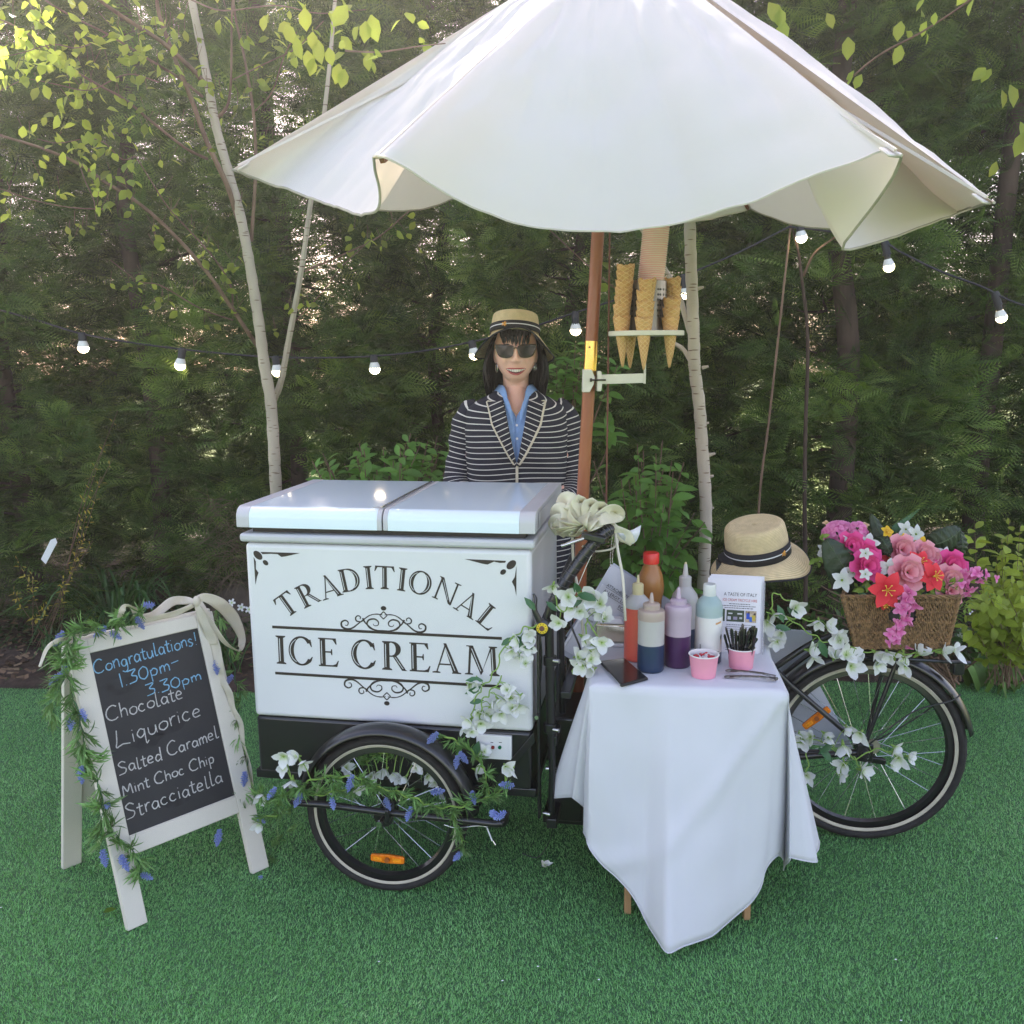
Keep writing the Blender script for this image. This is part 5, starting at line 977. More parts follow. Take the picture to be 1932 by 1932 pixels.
PP, nn_ = card([(1153, 1064, 2.86), (1262, 1132, 2.86), (1163, 1292, 2.78), (1054, 1231, 2.78)], 'card', M_lam)
Pm_, n2 = card([(1153, 1072, 2.86), (1252, 1134, 2.86), (1160, 1280, 2.782), (1064, 1226, 2.782)], 'printed_sheet', mat('notice_paper', (.62, .63, .68), .6, var=.01), -.002)
exx = (PP[1]-PP[0]); Wd = exx.length; exx.normalize(); ezz = (PP[0]-PP[3]).normalized(); MC = Matrix((exx, (ezz-exx*ezz.dot(exx)).normalized(), exx.cross(ezz))).transposed().to_4x4(); MC.translation = PP[0]
for s_, x_, y_, f_ in (('ATTACHED TO OUR', .022, -.068, .115), ('ALLERGY LISTINGS', .022, -.088, .12), ('FOR', .088, -.108, .03)):
    put_text('notice_text', s_, .014, MC @ Matrix.Translation((x_, y_, .0035)), M_dkp, ac, 'LEFT', fitw=f_)
    g = MB(); g.add([MC @ V(q) for q in ((x_, y_-.004, .0037), (x_+f_, y_-.004, .0037), (x_+f_, y_-.0028, .0037), (x_, y_-.0028, .0037))], [(0, 1, 2, 3)]); wp(g, 'underline', M_dkp, ac, smooth=False)
for i, s_ in enumerate(('You', 'in order', 'upon', 'pu')): put_text('notice_text', s_, .012, MC @ Matrix.Translation((.012+.004*i, -.155-.018*i, .0035)), M_dkp, ac, 'LEFT')
g = MB(); 
for (u0, v0, u1, v1, y_) in ((1155, 985, 1152, 1068, 2.84), (1161, 985, 1156, 1062, 2.84)):
    for i in range(30): p = W(u0+(u1-u0)*i/29+1.2*math.sin(i*.2), v0+(v1-v0)*i/29, y_); g.ball(tuple(p), .0020, 6)
wp(g, 'ball_chain', M_chrome, ac, kind='stuff')
# chrome napkin dispenser on a clear pack
nb = thing('napkin_dispenser', 'small shiny steel napkin box standing on a clear pack between flowers and red bottle', 'napkin box', tuple(tb(1155, 1232)))
q = tb(1158, 1222); k = spx(q); g = MB(); g.box((q.x, q.y+.05, TT+.040), (.098, .07, .055), Matrix.Rotation(-.15, 3, 'Z')); wp(g, 'box', mat('polished_steel', (.85, .76, .60), .16, 1., var=.04), nb, bev=.004); g = MB(); g.box((q.x, q.y+.05, TT+.075), (.075, .055, .014), Matrix.Rotation(-.15, 3, 'Z'), taper=.7); wp(g, 'napkins', M_paper, nb, bev=.003)
g = MB(); g.box((q.x, q.y+.046, TT+.006), (.108, .085, .012), Matrix.Rotation(-.12, 3, 'Z')); wp(g, 'clear_pack', mat('clear_pack', (.6, .6, .62), .2, coat=.5), nb, bev=.004)
# ------------------------------------------------------------------ the woman behind the cart
PY = 3.56; KP = 1/ (FPX/ (PY*c0))         # metres per pixel near her
def wpos(u, v, dy=0.): return W(u, v, PY+dy)
M_skin = mat('skin', (.88, .51, .405), .5, var=.05, scale=12, sss=.15)
M_hair = mat('dark_hair', (.010, .006, .006), .65, var=.5, scale=60, bump=.6, stretch=(1, 1, .15))
M_jean = mat('dark_trousers', (.02, .022, .035), .85, var=.2)
wo = thing('person', 'smiling person in straw hat, sunglasses and navy blazer with white stripes behind the cart', 'person', tuple(G(975, 1100, 0)*0+V((wpos(974, 900).x, PY+.02, 0))))
cx = wpos(973, 690).x; zc, ze, zt_ = wpos(973, 722).z, wpos(973, 662).z, wpos(973, 598).z
HH = zc; EY = ze
# body: one continuous surface grown over a skeleton
bv = []; be = []; br_ = []
def node(p, r, par=None):
    bv.append(tuple(p)); br_.append(r); 
    if par is not None: be.append((par, len(bv)-1))
    return len(bv)-1
zs = wpos(973, 752).z
pel = node((cx, PY+.03, .92), (.155, .11)); sp_ = node((cx, PY+.03, 1.08), (.130, .10), pel); ch_ = node((cx, PY+.03, 1.26), (.145, .105), sp_); nk0 = node((cx, PY+.045, zs+.0), (.062, .058), ch_); nk = node((cx, PY+.045, zc-.02), (.050, .050), nk0); hd0 = node((cx, PY+.03, zc+.06), (.06, .07), nk); hd1 = node((cx, PY+.03, zc+.14), (.06, .07), hd0)
HANDS = []
for s in (-1, 1):
    shx = cx+s*.165; sh = node((shx, PY+.04, zs-.045), (.055, .055), ch_); el_ = V((cx+s*.215, PY+.02, 1.085)); el = node(el_, (.042, .042), sh); wr_ = V((cx+s*.075, PY-.17, 1.02)); wr1 = node(wr_, (.026, .030), el); pal = node(wr_+V((-s*.045, -.035, -.012)), (.034, .018), wr1); HANDS.append((s, wr_))
    hip = node((cx+s*.085, PY+.03, .84), (.09, .095), pel); kn = node((cx+s*.095, PY+.01, .48), (.058, .062), hip); an = node((cx+s*.10, PY+.04, .09), (.036, .04), kn); toe = node((cx+s*.115, PY-.10, .035), (.036, .026), an)
    base = wr_+V((-s*.055, -.045, -.014))
    for f_ in range(4):
        o = V((0, 0, .024-.016*f_)); L_ = (.9, 1., .95, .78)[f_]; a = node(base+o+V((-s*.012, -.006, 0)), (.0095, .009), pal); b = node(base+o+V((-s*.045*L_, -.022, -.004)), (.0088, .0085), a); c = node(base+o+V((-s*.070*L_, -.012, -.010)), (.008, .0075), b); node(base+o+V((-s*.078*L_, .004, -.012)), (.007, .0065), c)
    a = node(wr_+V((-s*.03, -.03, .026)), (.011, .010), pal); b = node(wr_+V((-s*.05, -.055, .040)), (.010, .009), a); node(wr_+V((-s*.072, -.066, .042)), (.008, .0075), b)
me = bpy.data.meshes.new('body'); me.from_pydata(bv, be, []); bo = bpy.data.objects.new('body', me); COL.objects.link(bo)
sk = bo.modifiers.new('skin', 'SKIN'); 
for i, r in enumerate(br_): me.skin_vertices[0].data[i].radius = (r[0]*(.82 if r[0] > .1 or abs(r[0]-.042) < .001 or abs(r[0]-.055) < .001 else 1), r[1]*(.85 if r[0] > .1 else 1))
me.skin_vertices[0].data[0].use_root = True; sm_ = bo.modifiers.new('sub', 'SUBSURF'); sm_.levels = sm_.render_levels = 2
dg = bpy.context.evaluated_depsgraph_get(); bm_ = bpy.data.meshes.new_from_object(bo.evaluated_get(dg)); bpy.data.objects.remove(bo)
# head: sculpted by formula and fused with the body by a voxel remesh
def head_pts(n=96, m=80):
    """front is -y; centre at eye height"""
    P = []
    Hc = V((cx, PY, EY+.005)); top_, bot = .118, EY-zc+.007
    for i in range(m+1):
        ph = PI*i/m; row = []
        for k in range(n):
            a = 2*PI*k/n; dx, dyy, dz = math.sin(ph)*math.sin(a), -math.sin(ph)*math.cos(a), -math.cos(ph)   # a=0 is the face
            zz = dz*(bot if dz < 0 else top_); w = .0815; d = .092
            if dz < 0: w *= 1-.21*(-dz)**2.4; d *= 1-.06*(-dz)**2
            x = dx*w; y = dyy*d
            if dyy > 0: y *= 1.0; 
            front = max(0, -dyy)
            zr = zz
            def bump(cx_, cz_, sx, sz): return math.exp(-((x-cx_)/sx)**2-((zr-cz_)/sz)**2)*(front > 0)
            y += -.019*bump(0, -.040, .0125, .011)-.012*bump(0, -.022, .0095, .016)-.006*bump(0, -.002, .010, .02)     # nose
            for s in (-1, 1):
                y += -.006*bump(s*.0115, -.043, .006, .006)+.008*bump(s*.031, 0, .017, .012)-.009*bump(s*.040, -.038, .017, .017)-.003*bump(s*.030, .022, .02, .007)
                y += .004*bump(s*.030, -.055, .006, .014)
            y += -.0055*bump(0, -.064, .022, .006)-.006*bump(0, -.079, .018, .006)+.003*bump(0, -.089, .02, .004)-.010*bump(0, -.104, .022, .013)
            row.append(Hc+V((x, y, zz)))
        P.append(row)
    return P
g = MB(); P = head_pts(); g.grid(P[1:-1], 0, True)
n_ = len(P[0]); g.f.append(tuple(range(n_))[::-1]); g.m.append(0); g.f.append(tuple((len(P)-3)*n_+k for k in range(n_))); g.m.append(0)
for s in (-1, 1): g.ball((cx+s*.075, PY+.008, EY-.018), (.010, .018, .031), 12)
g.add([tuple(v.co) for v in bm_.vertices], [tuple(p.vertices) for p in bm_.polygons])
body = wp(g, 'body', M_skin, wo, auto=180); rm = body.modifiers.new('fuse', 'REMESH'); rm.mode = 'VOXEL'; rm.voxel_size = .0045; rm.use_smooth_shade = True
cs_ = body.modifiers.new('soften', 'SMOOTH'); cs_.factor = .5; cs_.iterations = 2
def face_y(x, z):      # approximate front surface of the face at local x, z (relative to eye centre)
    zz = z; dz = zz/.118 if zz > 0 else zz/(EY-zc+.007); w = .0815; d = .092
    if dz < 0: w *= 1-.21*(-dz)**2.4; d *= 1-.06*(-dz)**2
    c_ = max(0, 1-dz*dz); q = max(0, c_-(x/w)**2); return PY-d*math.sqrt(q)
# mouth: lips, teeth
M_lip = mat('lips', (.45, .09, .085), .35, var=.05); M_tooth = mat('teeth', (.74, .70, .64), .25, var=.02)
mz = EY-.073; g = MB()
def mc(t, o): x = .0370*t; return V((cx+x, face_y(x, -.072)-.0055+.006*abs(t)**2, mz+.0075*t*t+o))
up = [mc(t/8-1, .0062*(1-abs(t/8-1)**2)+.0012) for t in range(17)]; lo = [mc(t/8-1, -.0140*(1-abs(t/8-1)**2)) for t in range(17)]
g = MB(); g.tube(up, [.001, .0026, .0030, .0026, .0030, .0026, .001], 8); wp(g, 'upper_lip', M_lip, wo); g = MB(); g.tube(lo, [.001, .003, .0036, .003, .001], 8); wp(g, 'lower_lip', M_lip, wo)
g = MB(); g.grid([[a+V((0, .0005, 0)) for a in up], [(a+b)/2+V((0, .004, 0)) for a, b in zip(up, lo)], [b+V((0, .0005, 0)) for b in lo]]); wp(g, 'mouth', mat('mouth_inside', (.12, .02, .02), .5), wo)
for i in range(-5, 6):
    t = i/5.9; p = (mc(t, .0062*(1-t*t)+.0008)); w_ = .0058 if abs(i) < 2 else .0050; h_ = (.0120, .0114, .0106, .0092, .0072, .0055)[abs(i)]; g = MB(); g.box((p.x, p.y+.0006, p.z-h_/2), (w_, .002, h_)); wp(g, 'tooth', M_tooth, wo, bev=.0008)
# eyes behind the glasses and brows
for s in (-1, 1):
    g = MB(); g.ball((cx+s*.031, face_y(s*.031, 0)+.010, EY-.001), .011, 12); ey_ = wp(g, 'eye', M_tooth, wo); g = MB(); g.ball((cx+s*.031, face_y(s*.031, 0)-.0005, EY-.001), .0035, 8); g.build('iris', M_dark, ey_)
    g = MB(); g.tube([V((cx+s*x_, face_y(s*x_, .022)-.004, EY+z_)) for x_, z_ in ((.014, .019), (.028, .024), (.042, .023), (.052, .016))], [.0012, .0022, .0018, .0008], 6); wp(g, 'eyebrow', M_hair, wo)
# sunglasses
M_lens = mat('sunglass_lens', (.012, .016, .016), .08, var=.0, coat=.25, spec=.35); M_frm = mat('tortoiseshell', (.05, .035, .02), .2, var=.4, scale=60, coat=.5)
gz = EY+.001; e = None
gl = []
for s in (-1, 1):
    out = [(.0080, .013), (.030, .0175), (.056, .0185), (.0595, .014), (.054, -.008), (.046, -.019), (.030, -.023), (.015, -.020), (.009, -.008)]
    def q3(x, z, o=0.): return V((cx+s*x*1.24, PY-.100+.018*(x/.06)**2+o, gz+z*1.12))
    sp = cr_spline([q3(*p) for p in out], 5, True); cpt_ = sum(sp, V())/len(sp); g = MB(); g.add([cpt_+V((0, -.003, 0))]+sp, [(0, i+1, (i+1) % len(sp)+1) for i in range(len(sp))]); lens = wp(g, 'sunglass_lens', M_lens, wo)
    g = MB(); g.tube([p for p in sp], .0022, 8, closed=True); g.tube([q3(.058, .016), V((cx+s*.074, PY-.06, gz+.013)), V((cx+s*.078, PY, gz+.006))], .0024, 6); wp(g, 'sunglass_frame', M_frm, wo)
g = MB(); g.tube([V((cx-.009, PY-.098, gz+.008)), V((cx, PY-.102, gz+.010)), V((cx+.009, PY-.098, gz+.008))], .0022, 6); wp(g, 'bridge', M_frm, wo)
# hair: bob with fringe made of locks
def lock(P, r0, r1=.001, sq=(1, .45), n=6): g.tube(cr_spline(P, 5), [r0*.8, r0, r0*.8, r1], n, sq=sq)
g = MB(); g.lathe([(.0805, -.02), (.084, .01), (.082, .045), (.072, .085), (.045, .105), (.001, .112)], (cx, PY+.012, EY), None, 32, fn=lambda p, q, i: V((p.x*.98, p.y*1.12+(.012 if p.y < 0 else 0), p.z)) if not (p.z < .03 and p.y < -.045) else V((p.x*.98, p.y*.8, p.z+.03)))
wp(g, 'hair_cap', M_hair, wo)
g = MB(); r = random.Random(4)
for i in range(92):
    a = -1.95+ (PI*2-2.36+.0)*i/91*1.0; a = math.radians(70)+(2*PI-math.radians(140))*i/91   # 0 = face, around the back
    s = 1 if a < PI else -1; sx, cy_ = math.sin(a), -math.cos(a); R0, R1 = .098, .107+.014*r.random(); zb = zc-.060-.025*r.random() if -.2 < cy_ or True else 0
    if cy_ < 0: zb = zc+.004-.025*r.random()
    P = [V((cx+sx*.058, PY+.012+cy_*.075, EY+.085)), V((cx+sx*R0, PY+.012+cy_*.098, EY+.02)), V((cx+sx*(R1), PY+.012+cy_*.10, EY-.05)), V((cx+sx*(R1-.004+.006*r.random()), PY+.010+cy_*.095, (EY+zb)/2-.02)), V((cx+sx*(R1-.014), PY+.008+cy_*.082, zb))]
    lock(P, .0125, .003)
wp(g, 'hair', M_hair, wo)
g = MB()
for i in range(26):
    t = (i/25)*2-1; x = .056*t+r.uniform(-.002, .002); zb = EY+.024+r.uniform(-.010, .012)-(.006 if abs(t) > .7 else 0)
    if abs(t+.15) < .12: zb += .004
    xe = x*.88+.006*math.sin(i*1.7)
    lock([V((cx+x*.9, PY-.055, EY+.088)), V((cx+x, face_y(x, .055)-.012, EY+.062)), V((cx+xe, face_y(xe, .03)-.010, zb+.012)), V((cx+xe*.98, face_y(xe, .02)-.007, zb))], .0042, .0006)
wp(g, 'fringe', M_hair, wo)
for s in (-1, 1): g = MB(); g.tube([V((cx+s*.073, PY-.030, EY-.045-.018+.018*math.cos(q))) + V((s*.004*math.sin(q), .0, 0)) + V((0, .012*math.sin(q), 0)) for q in [2*PI*j/14 for j in range(14)]], .0011, 5, closed=True); wp(g, 'earring', M_chrome, wo)
# hats
def straw(name): 
    m = mat(name, (.80, .64, .38), .8, var=.10, scale=50); t = m.node_tree; L = t.links.new; b = t.nodes['Principled BSDF']
    a = nd(t, 'ShaderNodeAttribute', attribute_name='sv'); m1 = nd(t, 'ShaderNodeMath', operation='PINGPONG'); L(a.outputs['Fac'], m1.inputs[0]); m1.inputs[1].default_value = .0022
    mr = nd(t, 'ShaderNodeMapRange'); mr.inputs[2].default_value = .0009; L(m1.outputs[0], mr.inputs[0]); src = b.inputs['Base Color'].links[0].from_socket
    mx = nd(t, 'ShaderNodeMix', data_type='RGBA'); L(mr.outputs[0], mx.inputs[0]); mx.inputs[6].default_value = (.52, .38, .19, 1); L(src, mx.inputs[7]); L(mx.outputs[2], b.inputs['Base Color'])
    bp = nd(t, 'ShaderNodeBump'); bp.inputs['Strength'].default_value = .9; bp.inputs['Distance'].default_value = .002; L(mr.outputs[0], bp.inputs['Height']); L(bp.outputs[0], b.inputs['Normal']); return m
M_straw = straw('woven_straw'); M_band = mat('black_hat_band', (.014, .014, .018), .8); M_bee = mat('gold_charm', (.72, .36, .08), .3, .8)
def hat(parent, C, R3, crown_r, crown_h, brim_fn, kx, bandz, bee_a, stiff=1., top_r=.84, ky=1.):
    """C base centre, R3 orientation; brim_fn(angle, t) -> (radius, z)"""
    n = 64; prof = [(crown_r, 0), (crown_r*.985, crown_h*.5), (crown_r*.95, crown_h*.82), (crown_r*.90, crown_h*.95), (crown_r*top_r*.93, crown_h), (crown_r*.5, crown_h*.985), (crown_r*.02, crown_h*.98)]
    pr = cr_spline([V((a, 0, b)) for a, b in prof], 4); g = MB(); L = 0; rows = []; at = []
    for i, p in enumerate(pr):
        if i: L += (p-pr[i-1]).length
        for k in range(n): q = 2*PI*k/n; rows.append(C+R3 @ V((p.x*math.cos(q)*kx, p.x*math.sin(q)*ky, p.z))); at.append(L+.0044*k/n)
    g.add(rows, [(i*n+k, i*n+(k+1) % n, (i+1)*n+(k+1) % n, (i+1)*n+k) for i in range(len(pr)-1) for k in range(n)], 0, at); wp(g, 'hat_crown', M_straw, parent, sol=.0015)
    g = MB(); rows = []; at = []; NB_ = 12; edge = []
    for j in range(NB_+1):
        for k in range(n+1):
            q = 2*PI*k/n; rr, z = brim_fn(q, j/NB_); p = C+R3 @ V((rr*math.cos(q)*kx, rr*math.sin(q)*ky, z)); rows.append(p); at.append(rr+.0044*k/n)
            if j == NB_ and k < n: edge.append(p)
    g.add(rows, [(j*(n+1)+k, j*(n+1)+k+1, (j+1)*(n+1)+k+1, (j+1)*(n+1)+k) for j in range(NB_) for k in range(n)], 0, at); wp(g, 'hat_brim', M_straw, parent, sol=.002)
    g = MB(); g.tube(edge, .0035, 6, closed=True); wp(g, 'brim_edge', M_band, parent)
    g = MB(); g.lathe([((crown_r+.0045), .000), ((crown_r+.0040), bandz)], (0, 0, 0), None, n, fn=lambda p, q, i: C+R3 @ V((p.x*kx, p.y*ky, p.z))); bd = wp(g, 'hat_band', M_band, parent, sol=.0012)
    g = MB(); g.lathe([((crown_r+.0056), bandz*.52), ((crown_r+.0056), bandz*.52+.0035)], (0, 0, 0), None, n, fn=lambda p, q, i: C+R3 @ V((p.x*kx, p.y*ky, p.z))); g.build('band_stripe', M_inl, bd)
    bc = C+R3 @ V(((crown_r+.008)*math.cos(bee_a)*kx, (crown_r+.008)*math.sin(bee_a)*ky, bandz*.55)); g = MB()
    on = R3 @ V((math.cos(bee_a), math.sin(bee_a), 0)); tx_ = R3 @ V((-math.sin(bee_a), math.cos(bee_a), 0)); uz = R3 @ V((0, 0, 1)); Mb = Matrix((tx_, uz, on)).transposed()
    g.ball(tuple(bc), (.0035, .0075, .003), 8, 0, Mb)
    for q in (.5, -.5, 1.2, -1.2, PI-.5, PI+.5): g.ball(tuple(bc+Mb @ V((.006*math.cos(q), .006*math.sin(q), 0))), (.0055, .0022, .0012), 6, 0, Mb @ Matrix.Rotation(q, 3, 'Z'))
    g.build('bee_charm', M_bee, bd)
hc = V((cx-.002, PY+.008, EY+.060)); hR = Matrix.Rotation(-.20, 3, 'X') @ Matrix.Rotation(.04, 3, 'Y')
def brim1_old(q, t):      # hat on her head: turned down at the sides and the back, lifted at the front
    f = max(0, -math.sin(q)); sd = abs(math.cos(q)); return .088+.060*t*(1-.25*f)+.0*sd, -t*(.012+.066*sd**1.6*(1-.25*f)+.04*max(0, math.sin(q)))+.010*f*t+.005*t*math.sin(q*5+1)
def brim1(q, t):
    f = max(0, -math.sin(q)); sd = abs(math.cos(q)); return .088+.063*t*(1-.30*f), -t*(.002+.080*sd**1.8+.035*max(0, math.sin(q)))+.004*t*math.sin(q*5+1)
hat(wo, hc, hR, .0905, .078, brim1, 1.0, .032, -PI/2-.42, ky=1.13)
# blazer: striped cloth, stripes follow the height on the body and the length of the sleeve
def stripes(name, c0_, c1_, per, wid, dist=0.):
    m = mat(name, c0_, .85, var=.2, scale=120); t = m.node_tree; L = t.links.new; b = t.nodes['Principled BSDF']; a = nd(t, 'ShaderNodeAttribute', attribute_name='sv'); fr = nd(t, 'ShaderNodeMath', operation='FRACT'); ml = nd(t, 'ShaderNodeMath', operation='DIVIDE'); L(a.outputs['Fac'], ml.inputs[0]); ml.inputs[1].default_value = per; L(ml.outputs[0], fr.inputs[0])
    lt = nd(t, 'ShaderNodeMath', operation='LESS_THAN'); L(fr.outputs[0], lt.inputs[0]); lt.inputs[1].default_value = wid; src = b.inputs['Base Color'].links[0].from_socket
    mx = nd(t, 'ShaderNodeMix', data_type='RGBA'); L(lt.outputs[0], mx.inputs[0]); L(src, mx.inputs[6]); mx.inputs[7].default_value = (*c1_, 1); L(mx.outputs[2], b.inputs['Base Color']); return m
M_blz = stripes('striped_blazer', (.012, .013, .026), (.66, .64, .60), .0205, .16); M_trim = mat('cream_trim', (.64, .58, .46), .8)
zS = wpos(973, 742).z; zN = wpos(973, 724).z
def torso_ring(z):
    # half widths and depths at height z
    zz = [.70, .84, .96, 1.08, 1.22, 1.32, zS-.075, zS-.045, zS-.02, zS+.012]; ww = [.205, .212, .205, .196, .200, .204, .200, .180, .130, .072]; dd = [.135, .138, .13, .122, .140, .142, .122, .110, .092, .066]
    return float(np.interp(z, zz, ww)), float(np.interp(z, zz, dd))
def tpt(a, z, off=0.):       # a=0 front
    w, d = torso_ring(z); w += off; d += off; ca, sa = math.cos(a), math.sin(a); e_ = 2.5
    r_ = (abs(sa)**e_+abs(ca)**e_)**(-1/e_); x = w*sa*r_; y = -d*ca*r_
    if ca > 0 and 1.12 < z < 1.34: y -= .012*math.exp(-((abs(x)-.075)/.05)**2)*math.exp(-((z-1.24)/.07)**2)
    return V((cx+x, PY+.04+y, z))
zV = 1.19; zsv = [.70+(zS+.012-.70)*i/60 for i in range(61)]; NA = 80
def vopen(z): return 0 if z < zV else .050*((z-zV)/(zS-zV))**.9
g = MB(); rows = []; at = []
for z in zsv:
    op = vopen(z); r_ = []
    for k in range(NA+1):
        w, d = torso_ring(z); a0 = math.asin(min(.95, op/w)) if z >= zV else .004; a = a0+(2*PI-2*a0)*k/NA; p = tpt(a, z); p.y += .002*math.sin(z*60+a*3); r_.append(p); s_ = z+.012*math.cos(a*2)*(z-1.1)*2+.006*math.sin(a*3+z*9)+(-.02*abs(math.sin(a))**3*max(0, (z-1.3)/.12) if True else 0); at.append(s_)
    rows.append(r_)
g.grid(rows, 0, False, at); wp(g, 'blazer', M_blz, wo, sol=.003, auto=80)
for s in (-1, 1):       # sleeves
    sh = V((cx+s*.150, PY+.045, zS-.038)); el_ = V((cx+s*.224, PY+.03, 1.085)); wr_ = V((cx+s*.085, PY-.165, 1.03)); P = cr_spline([sh+V((-s*.010, 0, -.030)), sh+V((s*.026, .0, -.055)), V((cx+s*.205, PY+.045, 1.24)), el_+V((s*.004, .0, .03)), V((cx+s*.205, PY-.03, 1.045)), V((cx+s*.15, PY-.10, 1.035)), wr_], 9)
    g = MB(); g.tube(P, [.046, .060, .064, .060, .057, .055, .054, .050, .046, .042], 22, sq=(1, 1), a0=.0+.004*s)
    for i in range(len(g.v)): p = V(g.v[i]); w_ = .0035*math.sin(p.z*70+p.x*50)+.003*math.sin(p.z*33+p.y*60); g.v[i] = (p.x+w_*s, p.y+w_, p.z)
    wp(g, 'sleeve', M_blz, wo, auto=100)
# lapels, collar and trim
def lap(s):
    g = MB(); rows = []; at = []; edge = []; N = 26
    for i in range(N+1):
        z = zV-.005+(zS-.02-zV)*i/N; w, d = torso_ring(z); op = vopen(max(z, zV)); a0 = math.asin(min(.9, op/w)); t = i/N; wd_ = .004+.050*min(1, t*1.5)**.8*(1 if t < .86 else 1)
        r_ = []
        for k in range(5):
            x = op+wd_*k/4; a = math.asin(min(.97, x/w)); p = tpt(s*a, z, .006+.004*(1-k/4)); p.z += -.006*k/4; r_.append(p); at.append(z+.35*x+.2)
        rows.append(r_); edge.append(r_[-1])
    g.grid(rows, 0, False, at); l = wp(g, 'lapel', M_blz, wo, sol=.003, auto=80)
    e2 = [tpt(s*.004, z, .006) for z in (.86, .95, 1.04, zV-.012)] if s > 0 else []
    P = cr_spline(e2+[e+V((0, -.003, 0)) for e in edge[1:]], 2); top_ = edge[-1]; g = MB(); sd_ = []
    g.tube(P+[top_+V((-s*.004, -.004, .004)), top_+V((-s*.030, -.004, -.001))] if s > 0 else P+[top_+V((-s*.004, -.004, .004)), top_+V((-s*.030, -.004, -.001))], .0052, 6, sq=(1, .6)); g.build('lapel_trim', M_trim, l)
    # collar leaf
    g = MB(); rows = []; at = []; ed = []
    for i in range(11):
        t = i/10; a = s*(.52+t*2.2); z = zS-.022+.045*min(1, t*1.8); r_ = []
        for k in range(4):
            f = k/3; w, d = torso_ring(min(zS+.01, z)); p = V((cx+math.sin(a)*(.070+.034*f*(1-.3*t)), PY+.045-math.cos(a)*(.088+.026*f-.018*t), z-.032*f*(1-.1*t)+.006)); 
            r_.append(p); at.append(.3+t*.16+f*.02)
        rows.append(r_); ed.append(r_[-1])
    g.grid(rows, 0, False, at); c_ = wp(g, 'collar', M_blz, wo, sol=.003, auto=80); g = MB(); g.tube([rows[0][1], rows[0][2], rows[0][3]]+ed[1:5], .0042, 6, sq=(1, .6)); g.build('collar_trim', M_trim, c_)
for s in (-1, 1): lap(s)
g = MB(); p = tpt(.035, 1.052, .008); g.tube([p, p+V((0, -.006, 0))], [.0095, .008], 16); wp(g, 'gold_button', M_brass, wo)
# shirt
M_shirt = mat('blue_shirt', (.22, .36, .66), .85, var=.08, scale=90)
for s in (-1, 1):
    g = MB(); rows = []
    for i in range(24):
        z = .95+(zS+.004-.95)*i/23; w_, d_ = torso_ring(z); gap = .046*max(0, (z-(zS-.085))/.089)**.8; a0 = math.asin(min(.9, gap/w_)) if gap > 0 else -.02*(s > 0)+.0
        rows.append([tpt(s*a, z, -.010-.003*(s < 0)) for a in [a0+(.85-a0)*k/12 for k in range(13)]])
    g.grid(rows); wp(g, 'shirt_front', M_shirt, wo, sol=.001, auto=80)
for s in (-1, 1):
    g = MB(); rows = []
    for i in range(12):
        t = i/11; a = s*(.10+1.85*t); z = zS-.085+.107*min(1, t*2.6)**.75; r_ = []; rad = .062+.004*t
        for k in range(4): f = k/3; r_.append(V((cx+math.sin(a)*(rad+.020*f)+(s*.006 if t < .2 else 0), PY+.045-math.cos(a)*(rad+.040-.026*min(1, t*1.4)+.012*f)-(.030*(1-min(1, t*2.5))), z-.034*f*(1-.3*t)+.010)))
        rows.append(r_)
    g.grid(rows); wp(g, 'shirt_collar', M_shirt, wo, sol=.0015, auto=80)
for z in (zS-.115, zS-.165): g = MB(); p = tpt(.01, z, -.006); g.tube([p, p+V((0, -.003, 0))], .0045, 10); wp(g, 'shirt_button', M_inl, wo)
g = MB(); rows = [[V((cx+.075*math.sin(a)*k_, PY+.045-.088*math.cos(a)*k_, z)) for a in [-1.2+2.4*j/16 for j in range(17)]] for z, k_ in ((zS-.18, 1.16), (zS-.14, 1.12), (zS-.09, 1.05), (zS-.04, .90), (zS+.0, .72), (zS+.03, .60))]; g.grid(rows); wp(g, 'neckline', M_skin, wo, auto=180)
g = MB(); g.tube([V((cx-.04, PY-.035, zS-.01)), V((cx-.02, PY-.056, zS-.055)), V((cx, PY-.062, zS-.075)), V((cx+.02, PY-.056, zS-.055)), V((cx+.04, PY-.035, zS-.01))], .0007, 4); wp(g, 'necklace', M_brass, wo)
g = MB(); rows = []
for i in range(12): z = .98-(.98-.80)*i/11; w, d = .165, .125; rows.append([V((cx+w*math.sin(a), PY+.035-d*math.cos(a), z)) for a in [2*PI*k/28 for k in range(28)]])
g.grid(rows, 0, True)
for s in (-1, 1): g.tube([V((cx+s*.082, PY+.03, .86)), V((cx+s*.09, PY+.02, .5)), V((cx+s*.10, PY+.035, .08))], [.100, .078, .062], 18)
wp(g, 'trousers', M_jean, wo)
for s in (-1, 1): g = MB(); g.ball((cx+s*.108, PY-.03, .036), (.046, .125, .036), 14); wp(g, 'shoe', M_blk, wo)
# ------------------------------------------------------------------ straw boater resting on the saddle
hy = TW(1440, 1082, RCY).y
hp = W(1430, 1040, hy); h2 = thing('straw_boater', 'straw boater hat with black band and white stripe resting on the tricycle saddle', 'hat', tuple(hp))
R2 = Matrix.Rotation(.17, 3, 'X') @ Matrix.Rotation(-.20, 3, 'Y')
def brim2(q, t): f = max(0, -math.sin(q)); return .098+.060*t, -.012*t*t*3-.016*t*math.sin(q*2+2.2)-.012*f*t+.006*t*math.sin(q*3)
hat(h2, hp+V((0, .0, -.008)), R2, .1, .105, brim2, 1.0, .042, -PI/2+.62)
g = MB(); g.ball(tuple(hp+V((.01, .02, -.028))), (.135, .11, .03), 20); wp(g, 'hat_shade_fill', M_band, h2)  # black ellipsoid added under the brim as painted shade
